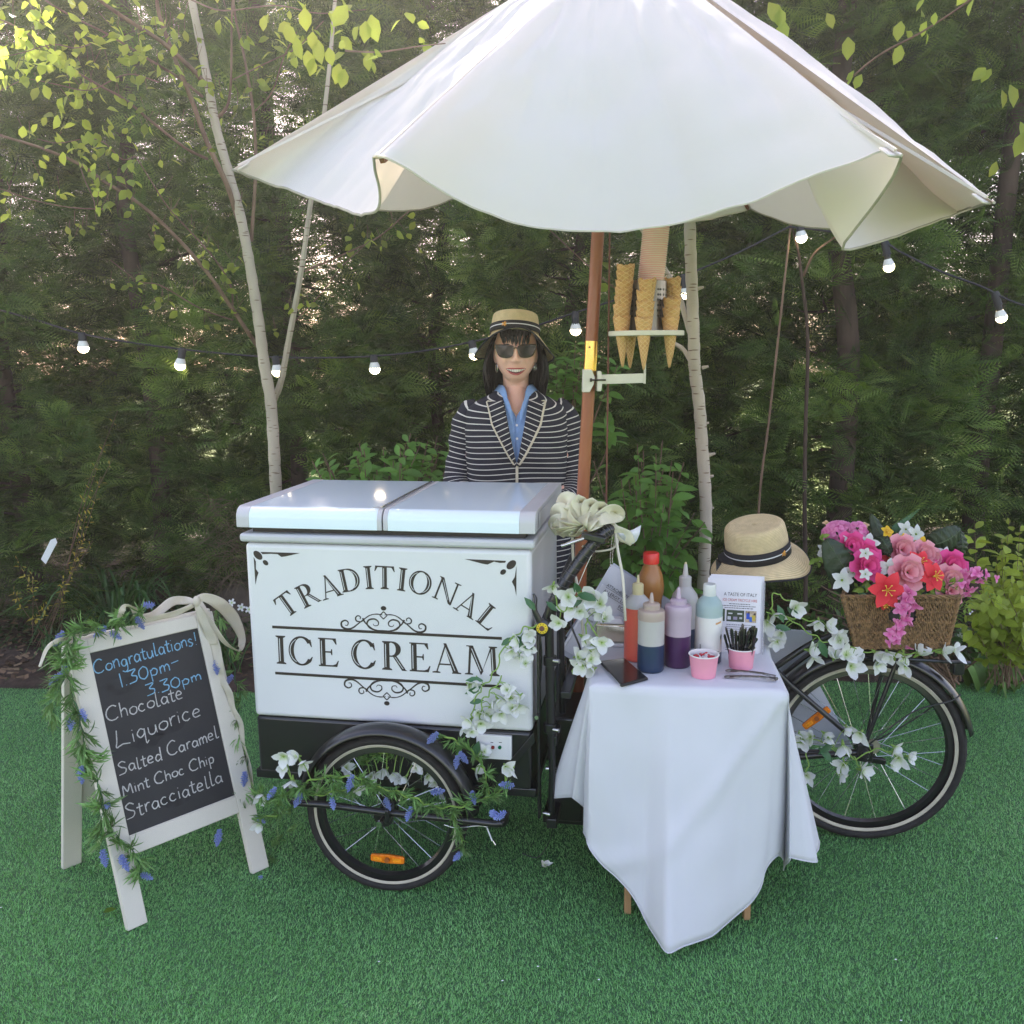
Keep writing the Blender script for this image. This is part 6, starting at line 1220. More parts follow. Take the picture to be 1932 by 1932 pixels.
# ------------------------------------------------------------------ the chalkboard sign
c1 = lambda x, y: ((50+x/1.84)/1.5487, (1700+y/1.84)/1.5487)
c2 = lambda x, y: ((650+x/1.84)/1.5487, (1380+y/1.84)/1.5487)
c3 = lambda x, y: ((700+x/1.932)/1.5487, (2000+y/1.932)/1.5487)
c6 = lambda x, y: ((1550+x/2.842)/1.5487, (1420+y/2.842)/1.5487)
c8 = lambda x, y: ((2050+x/1.7558)/1.5487, (1450+y/1.7558)/1.5487)
c7 = lambda x, y: ((2300+x/2.792)/1.5487, (1480+y/2.792)/1.5487)
FL = G(258, 1748); FR = G(490, 1642); wA = (FR-FL).length; eA = (FR-FL).normalized(); nA = V((-eA.y, eA.x, 0)); lA = (nA*.26+V((0, 0, .79))); HA = lA.length; lA.normalize(); fA = eA.cross(lA); fA.normalize()
if fA.y > 0: fA = -fA       # towards the viewer
MA = Matrix((eA, lA, fA)).transposed().to_4x4(); MA.translation = FL; MAI = MA.inverted()
def AP_(x, y, off=0.): u, v = c1(x, y); p = MAI @ hit(u, v, FL+fA*off, fA); return (p.x, p.y)
def AW(x, y, off=0.): u, v = c1(x, y); return hit(u, v, FL+fA*off, fA)
M_sign = mat('cream_painted_wood', (.68, .64, .56), .5, var=.04, scale=9, bump=.1); M_slate = mat('chalkboard', (.016, .016, .018), .6, var=.6, scale=7, col2=(.024, .024, .027))
ab = thing('chalkboard_sign', 'cream A-frame chalkboard listing ice cream flavours on the lawn left of the cart', 'chalkboard', tuple(FL))
def bar(name, x0, x1, y0, y1, z0=-.011, z1=.011, m=M_sign, bev=.0025): g = MB(); slab(g, x0, x1, y0, y1, z0, z1, MA); return wp(g, name, m, ab, bev=bev)
sw = .029
bar('leg', -sw, sw, .0, HA); bar('leg', wA-sw, wA+sw, .0, HA)
bl, brr, tl, tr_ = AP_(598, 1375), AP_(1170, 1150), AP_(380, 395), AP_(978, 240); y_b = (bl[1]+brr[1])/2; y_t = (tl[1]+tr_[1])/2
bar('rail', sw, wA-sw, y_b-.052, y_b, -.010, .0105); bar('rail', sw, wA-sw, y_t, HA-.001, -.010, .0105)
bar('board', sw-.002, wA-sw+.002, y_b-.003, y_t+.003, -.004, .004, M_slate, 0); bar('ledge', sw, wA-sw, y_b, y_b+.004, .004, .009, M_sign, .001)
# rear frame
RLp = G(152, 1626); dn = (RLp-FL).dot(nA); topz = FL+lA*HA
for s in (0, wA):
    a = FL+eA*s+nA*dn*1.0; b = topz+eA*s+nA*.022; g = MB(); g.beam(a+V((0, 0, .0)), b+V((0, 0, -.01)), .056, .020, up=tuple(nA)) if False else g.add([q+o for q in (a, b-V((0, 0, .012))) for o in (-eA*sw-nA*.01, eA*sw-nA*.01, eA*sw+nA*.01, -eA*sw+nA*.01)], [(3, 2, 1, 0), (4, 5, 6, 7), (0, 1, 5, 4), (1, 2, 6, 5), (2, 3, 7, 6), (3, 0, 4, 7)]); wp(g, 'rear_leg', M_sign, ab, bev=.0025)
a = FL+nA*dn; b = topz+nA*.022; g = MB(); P = [a.lerp(b, .27)+eA*.02, a.lerp(b, .27)+eA*(wA-.02), a.lerp(b, .97)+eA*(wA-.02), a.lerp(b, .97)+eA*.02]; g.add(P+[p+nA*.006 for p in P], [(0, 1, 2, 3), (7, 6, 5, 4)]+[(i, (i+1) % 4, (i+1) % 4+4, i+4) for i in range(4)]); wp(g, 'rear_panel', M_sign, ab)
g = MB(); g.beam(topz-eA*.03+nA*.012, topz+eA*(wA+.03)+nA*.012, .014, .014); wp(g, 'hinge_bar', M_sign, ab, bev=.002)
# chalk writing: strokes per letter on a unit grid (x-height .55, cap height 1, descender -.4)
CH_ = {'C': [[(.62, .86), (.42, 1), (.14, .8), (.04, .42), (.16, .08), (.42, .0), (.62, .12)]], 'o': [[(.26, .52), (.08, .40), (.06, .14), (.22, 0), (.40, .12), (.42, .40), (.26, .52)]], 'n': [[(.06, .52), (.07, 0)], [(.07, .34), (.22, .54), (.36, .46), (.38, 0)]],
 'g': [[(.38, .46), (.20, .54), (.05, .30), (.16, .04), (.34, .14), (.38, .46), (.38, -.2), (.22, -.40), (.04, -.28)]], 'r': [[(.08, .52), (.09, 0)], [(.09, .30), (.20, .50), (.34, .50)]], 'a': [[(.36, .44), (.20, .54), (.04, .30), (.14, .02), (.34, .16), (.37, .50)], [(.37, .50), (.38, .06), (.44, 0)]],
 't': [[(.16, .86), (.14, .12), (.22, 0), (.32, .06)], [(.0, .58), (.32, .60)]], 'u': [[(.05, .52), (.07, .12), (.20, 0), (.34, .14), (.38, .52)], [(.38, .52), (.40, 0)]], 'l': [[(.10, .95), (.08, .10), (.16, 0), (.26, .04)]], 'i': [[(.08, .52), (.08, 0)], [(.08, .74), (.09, .77)]],
 's': [[(.32, .46), (.18, .54), (.06, .42), (.18, .28), (.32, .16), (.20, 0), (.04, .06)]], '!': [[(.10, .95), (.08, .3)], [(.08, .04), (.08, .0)]], '1': [[(.10, .95), (.12, 0)]], '.': [[(.08, .05), (.09, .0)]], '3': [[(.04, .92), (.42, .94), (.20, .58), (.42, .40), (.36, .08), (.04, .02)]],
 '0': [[(.30, .95), (.08, .72), (.06, .24), (.26, 0), (.46, .24), (.46, .72), (.30, .95)]], 'p': [[(.06, .52), (.08, -.40)], [(.07, .38), (.22, .54), (.38, .36), (.30, .06), (.08, .08)]], 'm': [[(.05, .50), (.06, 0)], [(.06, .34), (.18, .52), (.26, .40), (.27, .04)], [(.27, .36), (.40, .52), (.50, .38), (.51, 0)]], '-': [[(.05, .46), (.42, .50)]],
 'h': [[(.08, .98), (.07, 0)], [(.07, .34), (.22, .54), (.36, .44), (.38, 0)]], 'c': [[(.34, .46), (.20, .54), (.05, .34), (.08, .10), (.22, 0), (.36, .08)]], 'e': [[(.06, .28), (.34, .32), (.30, .50), (.16, .54), (.04, .30), (.12, .04), (.36, .06)]], 'L': [[(.16, 1), (.10, .4), (.04, .02), (.30, .10), (.62, .02)]],
 'q': [[(.36, .44), (.20, .54), (.04, .30), (.16, .04), (.34, .2), (.37, .48), (.36, -.36), (.48, -.26)]], 'S': [[(.54, .84), (.34, 1), (.12, .84), (.24, .58), (.50, .36), (.40, .06), (.06, .02)]], 'd': [[(.36, .40), (.18, .50), (.04, .26), (.14, .02), (.34, .14)], [(.40, .98), (.37, .1), (.42, 0)]], 'M': [[(.06, 0), (.12, .92), (.34, .30), (.58, .94), (.66, 0)]], ' ': []}
CWD = {'C': .72, 'L': .70, 'S': .64, 'M': .78, 'm': .60, ' ': .30, 'l': .30, 'i': .22, '1': .24, '.': .20, '!': .2, 't': .36, 'r': .38, '-': .5, '3': .5, '0': .55}
M_chw = mat('white_chalk', (.55, .54, .52), .95, var=.35, scale=300); M_chb = mat('blue_chalk', (.22, .46, .66), .95, var=.35, scale=300)
def chalk(name, s, a, b, cap, m, w=.0042):
    A, B = AP_(*a, .005), AP_(*b, .005); L_ = sum(CWD.get(c, .48) for c in s)-.06; dx, dy = B[0]-A[0], B[1]-A[1]; D = math.hypot(dx, dy); kx = D/L_; ky = (AP_(a[0], a[1]-cap, .005)[1]-A[1]); x = 0; r = random.Random(len(s)*7+ord(s[0])); ux, uy = dx/D, dy/D
    for ch in s:
        g = MB(); jy = r.uniform(-.05, .05); sc = r.uniform(.92, 1.08)
        for stv in CH_[ch]:
            P = []
            for p in (cr_spline([V((q[0], q[1], 0)) for q in stv], 4) if len(stv) > 2 else [V((*q, 0)) for q in stv]):
                X = (x+p.x)*kx; Yv = (p.y*sc+jy)*ky+r.uniform(-.0004, .0004); P.append(MA @ V((A[0]+ux*X+.10*Yv*0, A[1]+uy*X+Yv, .0048)))
            g.tube(P, [w*.5*r.uniform(.7, 1), w*.5, w*.5*r.uniform(.6, .9)], 5, sq=(1, .25), up=tuple(fA)) if len(P) > 1 else None
        if g.v: wp(g, 'chalk_letter', m, ab)
        x += CWD.get(ch, .48)
for s_, a_, b_, cap_, m_ in (('Congratulations!', (415, 502), (968, 334), 80, M_chb), ('1.30pm-', (553, 570), (876, 458), 78, M_chb), ('3.30pm', (697, 618), (992, 525), 66, M_chb), ('Chocolate', (482, 755), (895, 626), 85, M_chw), ('Liquorice', (530, 893), (992, 716), 92, M_chw), ('Salted Caramel', (545, 1045), (1085, 838), 76, M_chw), ('Mint Choc Chip', (570, 1155), (1062, 972), 66, M_chw), ('Stracciatella', (585, 1285), (1106, 1075), 86, M_chw)): chalk('w', s_, a_, b_, cap_, m_)
for (x, y, w_, h_) in ((560, 560, .05, .025), (820, 770, .07, .025), (700, 860, .05, .02), (860, 1170, .06, .02)):       # smudges of rubbed chalk
    p = AP_(x, y, .0043); g = MB(); g.add([MA @ V((p[0]+w_*math.cos(q)*(1+.3*math.sin(3*q)), p[1]+h_*math.sin(q), .0043)) for q in [2*PI*i/16 for i in range(16)]], [tuple(range(16))]); wp(g, 'chalk_smudge', mat('chalk_smudge', (.030, .030, .033), .8, var=.5, scale=20), ab, smooth=False)
# ------------------------------------------------------------------ ribbons
M_rib = mat('cream_ribbon', (.74, .69, .58), .55, var=.05, scale=20, transl=.25, tcol=(.72, .66, .50)); M_ribw = mat('pale_yellow_ribbon', (.86, .84, .68), .4, var=.05, scale=20, transl=.3, tcol=(.8, .74, .5))
def ribbon(parent, P, w, m, name, sides=None, nn=8, tw0=0., tw1=0., base=None):
    sp = cr_spline(P, nn); N = len(sp); Sd = []
    for i in range(N):
        t = (sp[min(i+1, N-1)]-sp[max(i-1, 0)]).normalized(); b = V(base) if base else V((0, -1, 0)); s = t.cross(b); 
        if s.length < .05: s = t.cross(V((0, 0, 1)))
        s.normalize(); a = tw0+(tw1-tw0)*i/(N-1); Sd.append(Matrix.Rotation(a, 3, t) @ s)
    g = MB(); ww = lerpa(w, N); rows = []
    for i in range(N): rows.append([sp[i]+Sd[i]*ww[i]*(k/6-.5)+sp[i].normalized()*0+(V((0, -1, 0))*.004*math.sin(PI*k/6)*math.sin(i*.5)) for k in range(7)])
    g.grid(rows); return wp(g, name, m, parent, sol=.0008, auto=180)
rb = thing('ribbon', 'cream satin ribbon tied over the top of the chalkboard and trailing down its right side', 'ribbon', tuple(AW(960, 110)))
A_ = lambda x, y, o=.02: AW(x, y, o)
ribbon(rb, [A_(548, 195, .03), A_(575, 140, .06), A_(625, 140, .03), A_(655, 205, .01), A_(700, 205, .02), A_(760, 190, .02), A_(850, 170, .02), A_(950, 125, .03)], [0.012, 0.020, 0.029, 0.026, 0.017, 0.023, 0.023, 0.017], M_rib, 'ribbon_loop', tw0=.3, tw1=.5)
ribbon(rb, [A_(655, 190, -.01), A_(740, 175, -.01), A_(830, 108, -.02), A_(900, 100, -.01), A_(955, 108, .02)], [0.017, 0.026, 0.029, 0.026, 0.017], M_rib, 'ribbon_loop', tw0=.2, tw1=-.3)
ribbon(rb, [A_(955, 100, .02), A_(1010, 85, .05), A_(1090, 120, .05), A_(1160, 195, .02), A_(1208, 300, -.0), A_(1190, 365, .02), A_(1120, 330, .06), A_(1050, 230, .06), A_(985, 130, .04)], [0.017, 0.029, 0.043, 0.041, 0.023, 0.020, 0.029, 0.038, 0.023], M_rib, 'ribbon_loop', tw0=.1, tw1=-.9)
ribbon(rb, [A_(970, 105, .03), A_(1000, 180, .04), A_(1030, 260, .03), A_(1050, 340, .02)], [0.026, 0.043, 0.041, 0.035], M_rib, 'ribbon_tail', tw0=-.1, tw1=.2)
ribbon(rb, [A_(1000, 200, .025), A_(1060, 330, .025), A_(1085, 440, .03), A_(1100, 520, .02), A_(1140, 600, .035), A_(1160, 680, .02), A_(1200, 760, .03), A_(1215, 880, .01), A_(1250, 1000, -.0), A_(1262, 1120, -.02), A_(1275, 1220, -.03)], [0.029, 0.035, 0.032, 0.026, 0.029, 0.023, 0.026, 0.023, 0.023, 0.023, 0.017], M_rib, 'ribbon_tail', tw0=.1, tw1=.8)
ribbon(rb, [A_(430, 262, .02), A_(360, 275, .02), A_(285, 300, .03), A_(215, 318, .05), A_(160, 360, .05), A_(122, 455, .05)], [0.012, 0.012, 0.013, 0.014, 0.010, 0.007], M_rib, 'ribbon_tail', tw0=.2, tw1=-.4)
g = MB(); g.ball(tuple(A_(965, 105, .035)), (.012, .010, .018), 12); wp(g, 'ribbon_knot', M_rib, rb)
bw = thing('ribbon_bow', 'pale cream ribbon bow tied on the tricycle handlebar above the black grip', 'bow', tuple(W(*c6(440, 330), 2.62)))
B_ = lambda x, y, yy=2.60: W(*c6(x, y), yy); ctr = B_(450, 325, 2.62)
for pts, ww_ in (([(240, 290), (215, 350), (300, 365)], .05), ([(260, 205), (235, 290), (340, 340)], .055), ([(330, 130), (280, 180), (350, 310)], .06), ([(390, 140), (440, 175), (430, 310)], .05), ([(480, 165), (520, 200), (480, 310)], .055), ([(560, 180), (600, 235), (520, 320)], .05), ([(660, 200), (725, 235), (600, 280)], .045), ([(300, 380), (370, 395), (430, 360)], .035), ([(240, 330), (260, 385), (330, 380)], .04)):
    P = [ctr]+[B_(*p, 2.60+.05*math.sin(i*2.)) for i, p in enumerate(pts)]+[ctr+V((0, .02, -.004))]; ribbon(bw, P, [.014, ww_*.9, ww_*1.05, ww_*.9, .014], M_ribw, 'bow_loop', tw0=.3, tw1=1.2)
ribbon(bw, [B_(560, 300), B_(640, 300), B_(700, 360), B_(790, 420), B_(850, 480)], [.02, .022, .03, .045, .02], M_ribw, 'bow_tail', tw0=.2, tw1=.3); g = MB(); P = [B_(*p) for p in ((715, 385), (760, 392), (850, 365), (920, 325), (905, 400), (880, 455), (850, 483), (790, 465), (750, 430))]; g.add([p+V((0, .003*math.sin(i), 0)) for i, p in enumerate(P)], [tuple(range(9))]); wp(g, 'bow_tail', M_inl, bw, sol=.0008)
g = MB(); g.ball(tuple(B_(470, 325, 2.585)), (.02, .006, .007), 8); wp(g, 'bow_centre', mat('yellow_knot', (.62, .45, .08), .5), bw)
# ------------------------------------------------------------------ garlands
def vmat(name, base, tip_, tc, tr=.35, rough=.5):
    return amat(name, [base, tip_], rough, transl=tr, spec=.35, tgain=tc)
def petal(g, C, R3, L, w, curl=.3, m=0, n=4, cup=.15, tipw=.0):
    vs = []; at = []; fs = []
    for i in range(n+1):
        t = i/n; ww_ = w/2*math.sin(PI*min(1, .10+t*.9))**.75 if i < n else tipw*w+.0003; a = curl*t; x = L*t*math.cos(a); z = L*t*math.sin(a)
        for k in (-1, 0, 1): vs.append(C+R3 @ V((x, k*ww_, z+cup*abs(k)*ww_))); at.append(max(.01, t))
    for i in range(n):
        k = i*3; fs += [(k, k+3, k+4, k+1), (k+1, k+4, k+5, k+2)]
    g.add(vs, fs, m, at)
M_petw = amat('white_petals', [(.45, .60, .18), (.80, .82, .76), (.86, .86, .88)], .6, transl=.25, spec=.2, tgain=1., tt=(1, 1, 1), pos=[0, .35, 1]); M_stemg = mat('bright_stem', (.22, .36, .07), .5, var=.1); M_gleaf = mat('garland_leaf', (.06, .17, .07), .45, var=.25, scale=40, transl=.2, obj_var=.2)
M_need = mat('needle_leaf', (.17, .33, .09), .45, var=.35, scale=60, transl=.2, obj_var=.35); M_lav = mat('lavender_blue', (.24, .30, .62), .7, var=.4, scale=200, obj_var=.2)
def mesh_of(g, name, m): o = g.build(name, m, None); me = o.data; bpy.data.objects.remove(o); return me
def blossom(seed, np_=5):
    r = random.Random(seed); g = MB()
    for i in range(np_): R = Matrix.Rotation(2*PI*i/np_+r.uniform(-.2, .2), 3, 'Z') @ Matrix.Rotation(-r.uniform(.15, .75), 3, 'Y') @ Matrix.Rotation(r.uniform(-.25, .25), 3, 'X'); petal(g, V((0, 0, 0)), R, r.uniform(.8, 1.1), r.uniform(.55, .7), r.uniform(-.1, .6), 0, 4, .35)
    g.tube([V((0, 0, -.35)), V((0, 0, 0))], [.05, .12], 6, m=1); g.ball((0, 0, .05), .07, 6, 1); return mesh_of(g, 'flower', [M_petw, M_stemg])
BLO = [blossom(i, 5 if i % 2 else 4) for i in range(5)]
def sprig(seed):
    r = random.Random(seed); g = MB()
    for i in range(13):
        a = r.uniform(0, 2*PI); el = r.uniform(.3, 1.0); L = r.uniform(.55, 1.05); R = Matrix.Rotation(a, 3, 'X') @ Matrix.Rotation(-el, 3, 'Y') @ Matrix.Rotation(r.uniform(-.5, .5), 3, 'X'); petal(g, V((r.uniform(-.1, .3), 0, 0)), R, L, .085, r.uniform(-.9, .5), 0, 4, .3)
    for v in range(len(g.a)): g.a[v] = 0
    return mesh_of(g, 'leaf_sprig', M_need)
SPR = [sprig(i) for i in range(5)]
def spike():
    g = MB(); r = random.Random(3)
    for i in range(54):
        z = i/54; a = i*2.4; rr = .20*math.sin(PI*min(1, z*.85+.18))**.6; d = V((math.cos(a), math.sin(a), .25)); p = V((0, 0, z)); e_ = p+d*rr*r.uniform(.75, 1.35); g.tube([p, e_], [.022, .036], 4, cap=True)
    return mesh_of(g, 'flower_spike', M_lav)
SPK = spike(); ME_gl = leaf_mesh('leaf', M_gleaf, wd=.42, fold=.2, droop=.2)
def along(sp, n, r): return [(sp[k], (sp[min(k+1, len(sp)-1)]-sp[max(0, k-1)]).normalized()) for k in [int((i+r.random()*.8)*(len(sp)-1)/n) for i in range(n)]]
def garland(name, label, cat, stems, blooms=(), spikes=(), leaves=(), sprigs=0, ss=.045, sw_=.0022, seed=1, bs=.032, stemm=None, group=None):
    """stems: lists of world points; blooms/spikes/leaves: lists of world points"""
    r = random.Random(seed); t = thing(name, label, cat, tuple(stems[0][0]), group=group); SP = [cr_spline(s, 8) for s in stems]; tot = sum(len(s) for s in SP)
    for sp in SP: g = MB(); g.tube([p+V((.004*math.sin(i*.7), 0, .004*math.cos(i*.9))) for i, p in enumerate(sp)], sw_, 5); wp(g, 'stem', stemm or M_stemg, t)
    for sp in SP:
        for p, d in along(sp, max(1, int(sprigs*len(sp)/tot)), r) if sprigs else []:
            q = (d*r.choice((1, 1, -.4))+V((r.gauss(0, .7), -abs(r.gauss(.1, .5)), r.gauss(0, .7)))); put(r.choice(SPR), 'leaf_sprig', t, p, leafR(q, r.uniform(0, 6)), ss*r.uniform(.75, 1.3))
    for P in blooms:
        sc = bs*r.uniform(.8, 1.15)*(P[1] if isinstance(P, tuple) else 1); P = P[0] if isinstance(P, tuple) else P
        d = V((r.gauss(0, .7), -1, r.gauss(-.25, .6))); Rb = frame(d).to_4x4() @ Matrix.Rotation(r.uniform(0, 6), 4, 'Z'); put(r.choice(BLO), 'flower', t, P, Rb.to_euler(), sc)
        best = min((p for sp in SP for p in sp), key=lambda q: (q-P).length)
        if .01 < (best-P).length < .2: g = MB(); m_ = (best+P)/2+V((0, 0, .01)); g.tube(cr_spline([best, m_, P], 4), sw_*.6, 4); wp(g, 'stem', M_stemg, t)
    for P in spikes: d = V((r.gauss(0, .6), -.4, r.gauss(-.5, .7))); put(SPK, 'flower_spike', t, P, frame(d).to_euler(), .046*r.uniform(.85, 1.15))
    for P in leaves: put(ME_gl, 'leaf', t, P, leafR((r.gauss(0, 1), -.3, r.gauss(-.4, .7)), r.uniform(-.5, .5), (0, -1, .3)), r.uniform(.04, .065))
    return t
Lc = lambda pts, f, *a: [f(*p) for p in pts]
aw = lambda x, y: AW(x, y, .03)
garland('lavender_garland', 'leafy artificial lavender garland hanging down the left side of the chalkboard', 'garland', [Lc([(700, 150), (600, 185), (500, 220), (420, 250), (330, 270), (285, 340), (260, 440), (290, 560), (320, 680), (345, 780), (370, 880), (400, 980), (440, 1100), (460, 1200), (485, 1300), (540, 1380), (620, 1450), (660, 1520), (680, 1590)], aw), Lc([(275, 360), (255, 470), (225, 590), (180, 660), (200, 720)], aw), Lc([(330, 700), (330, 860), (340, 980)], aw), Lc([(460, 1180), (450, 1320), (460, 1430)], aw)],
        (), Lc([(250, 265), (500, 270), (480, 240), (270, 420), (235, 490), (345, 685), (290, 710), (490, 1190), (345, 990), (555, 1470), (665, 1570), (460, 1440), (735, 125), (640, 190), (280, 450)], aw), (), 92, .058, .0018, 5, stemm=M_gleaf)
garland('lavender_garland', 'thin artificial lavender garland running down the right side of the chalkboard', 'garland', [Lc([(1060, 110), (1100, 230), (1150, 400), (1175, 520), (1200, 640), (1180, 750), (1215, 860), (1235, 960), (1225, 1060), (1200, 1170), (1240, 1250), (1260, 1350)], lambda x, y: AW(x, y, .0)), [G(502, 1620, .02), G(520, 1590, .03), G(545, 1560, .05), W(550, 1500, 2.75)]],
        (), Lc([(1070, 420), (1160, 500), (1225, 1020), (1290, 1260), (1090, 1330)], lambda x, y: AW(x, y, .02))+[G(492, 1652, .01)], (), 34, .05, .0016, 6, stemm=M_gleaf)
tw_ = lambda x, y, yl=-.05: TW(*c2(x, y), yl)
garland('blossom_garland', 'white artificial blossom garland trailing over the right edge of the ice cream box', 'garland', [Lc([(1690, 825), (1620, 840), (1550, 905), (1500, 965), (1470, 1060), (1420, 1130), (1375, 1190), (1350, 1260), (1340, 1330)], tw_), Lc([(1500, 1100), (1440, 1185), (1400, 1230), (1380, 1330)], tw_)],
        Lc([(1650, 870), (1590, 905), (1550, 950), (1640, 945), (1600, 985), (1630, 1030), (1665, 900), (1325, 1140), (1365, 1115), (1600, 1200), (1545, 1215), (1480, 1220), (1445, 1260), (1440, 1315), (1500, 1290), (1560, 1270), (1330, 1330), (1300, 1365), (1390, 1350), (1340, 1395), (1530, 1170), (1590, 1250), (1410, 1300), (1370, 1290)], tw_), (), Lc([(1500, 930), (1580, 880), (1620, 860), (1400, 1120), (1330, 1240), (1390, 1150)], tw_)+[TW(*c3(1350, 320), -.03)], 0, seed=9, bs=.038)
t3_ = lambda x, y, yl=-.12: TW(*c3(x, y), yl)
garland('wheel_garland', 'green leaf garland with blue spikes and white blossoms wound along the front wheel bar', 'garland', [Lc([(190, 640), (300, 610), (420, 535), (560, 520), (680, 530), (760, 575), (880, 605), (1000, 650), (1100, 690), (1230, 690), (1330, 660), (1450, 620), (1500, 560)], t3_), Lc([(1400, 640), (1395, 540), (1340, 410), (1260, 345), (1150, 285)], lambda x, y: TW(*c3(x, y), -.04)), Lc([(1190, 730), (1235, 830), (1262, 930)], t3_), Lc([(300, 560), (420, 620), (560, 600), (700, 560)], t3_), Lc([(580, 470), (700, 440), (800, 385), (950, 395), (1060, 470)], lambda x, y: TW(*c3(x, y), .0)), Lc([(180, 640), (230, 720), (120, 760)], t3_), Lc([(250, 630), (150, 630), (110, 625)], t3_)],
        [(p, 1.25) for p in Lc([(250, 405), (330, 405), (250, 470), (300, 540), (350, 440), (110, 620), (115, 785), (1500, 460), (1540, 480)], t3_)]+Lc([(600, 470), (780, 490), (830, 480), (900, 530), (940, 520), (1000, 470), (1060, 520), (1100, 545), (1020, 430), (1150, 610), (690, 560), (740, 520), (1380, 380), (1330, 480), (870, 500), (660, 590)], lambda x, y: TW(*c3(x, y), -.03)), Lc([(640, 510), (520, 640), (350, 610), (205, 580), (1080, 610), (970, 690), (820, 640), (1310, 600), (1550, 570), (1440, 730), (1500, 720), (1262, 940), (1240, 380), (1120, 270), (1230, 400)], t3_), (), 150, .040, .0028, 12)
b_ = lambda x, y: W(*c6(x, y), 2.50)
garland('blossom_garland', 'white artificial blossoms hanging from the taped handlebar beside the allergy notice', 'garland', [Lc([(180, 860), (250, 1030), (330, 1000), (420, 1050), (470, 1130), (450, 1260), (500, 1400), (380, 1480), (345, 1570)], b_), Lc([(280, 960), (360, 920), (420, 880), (490, 840)], b_), Lc([(470, 1130), (540, 1220), (560, 1300)], b_)],
        [(p, 1.15) for p in Lc([(190, 825), (315, 920), (350, 1010), (580, 980), (600, 1050), (410, 1040), (430, 1250), (520, 1330), (590, 1300), (390, 1420), (500, 1440), (525, 1520), (240, 1140), (610, 1110), (440, 1490), (520, 920)], b_)], (), Lc([(400, 880), (430, 950), (40, 1030), (130, 960), (390, 900)], b_), 0, seed=14, bs=.040)
r_ = lambda x, y, yy=2.72: W(*c8(x, y), yy)
garland('blossom_garland', 'white artificial blossom garland winding from the table to below the wicker basket', 'garland', [Lc([(330, 600), (430, 620), (540, 690), (620, 740), (720, 765), (860, 800), (1000, 810), (1120, 800), (1240, 790)], r_), Lc([(350, 590), (375, 500), (420, 520), (480, 560)], r_), Lc([(420, 620), (520, 630), (600, 650)], r_)],
        [(p, 1.2) for p in Lc([(370, 600), (480, 570), (410, 700), (390, 745), (600, 640), (640, 665), (700, 695), (710, 740), (550, 790), (570, 820), (680, 830), (740, 815), (765, 870), (890, 800), (905, 860), (950, 800), (1045, 870), (1110, 810), (1290, 790), (1230, 800), (340, 640), (1020, 830), (800, 830)], r_)], (), Lc([(390, 560), (370, 670), (600, 740), (830, 800), (440, 570)], r_), 0, seed=17, bs=.040)
h_ = lambda x, y: TW(*c8(x, y), RCY-.12)
garland('blossom_garland', 'white artificial blossoms twisted round the rear wheel hub and chain stay', 'garland', [Lc([(480, 1270), (600, 1255), (700, 1300), (790, 1345), (880, 1300), (960, 1310), (1020, 1340)], h_), Lc([(520, 1270), (545, 1350), (540, 1420)], h_), Lc([(640, 1280), (720, 1330), (720, 1420)], h_), Lc([(780, 1340), (810, 1390)], h_)],
        [(p, 1.15) for p in Lc([(500, 1220), (560, 1235), (630, 1215), (650, 1240), (725, 1275), (815, 1215), (745, 1185), (540, 1430), (735, 1375), (710, 1430), (820, 1405), (990, 1285), (1010, 1340), (1060, 1335), (975, 1375), (520, 1250)], h_)], (), Lc([(670, 1260), (600, 1290)], h_), 0, seed=21, bs=.038)
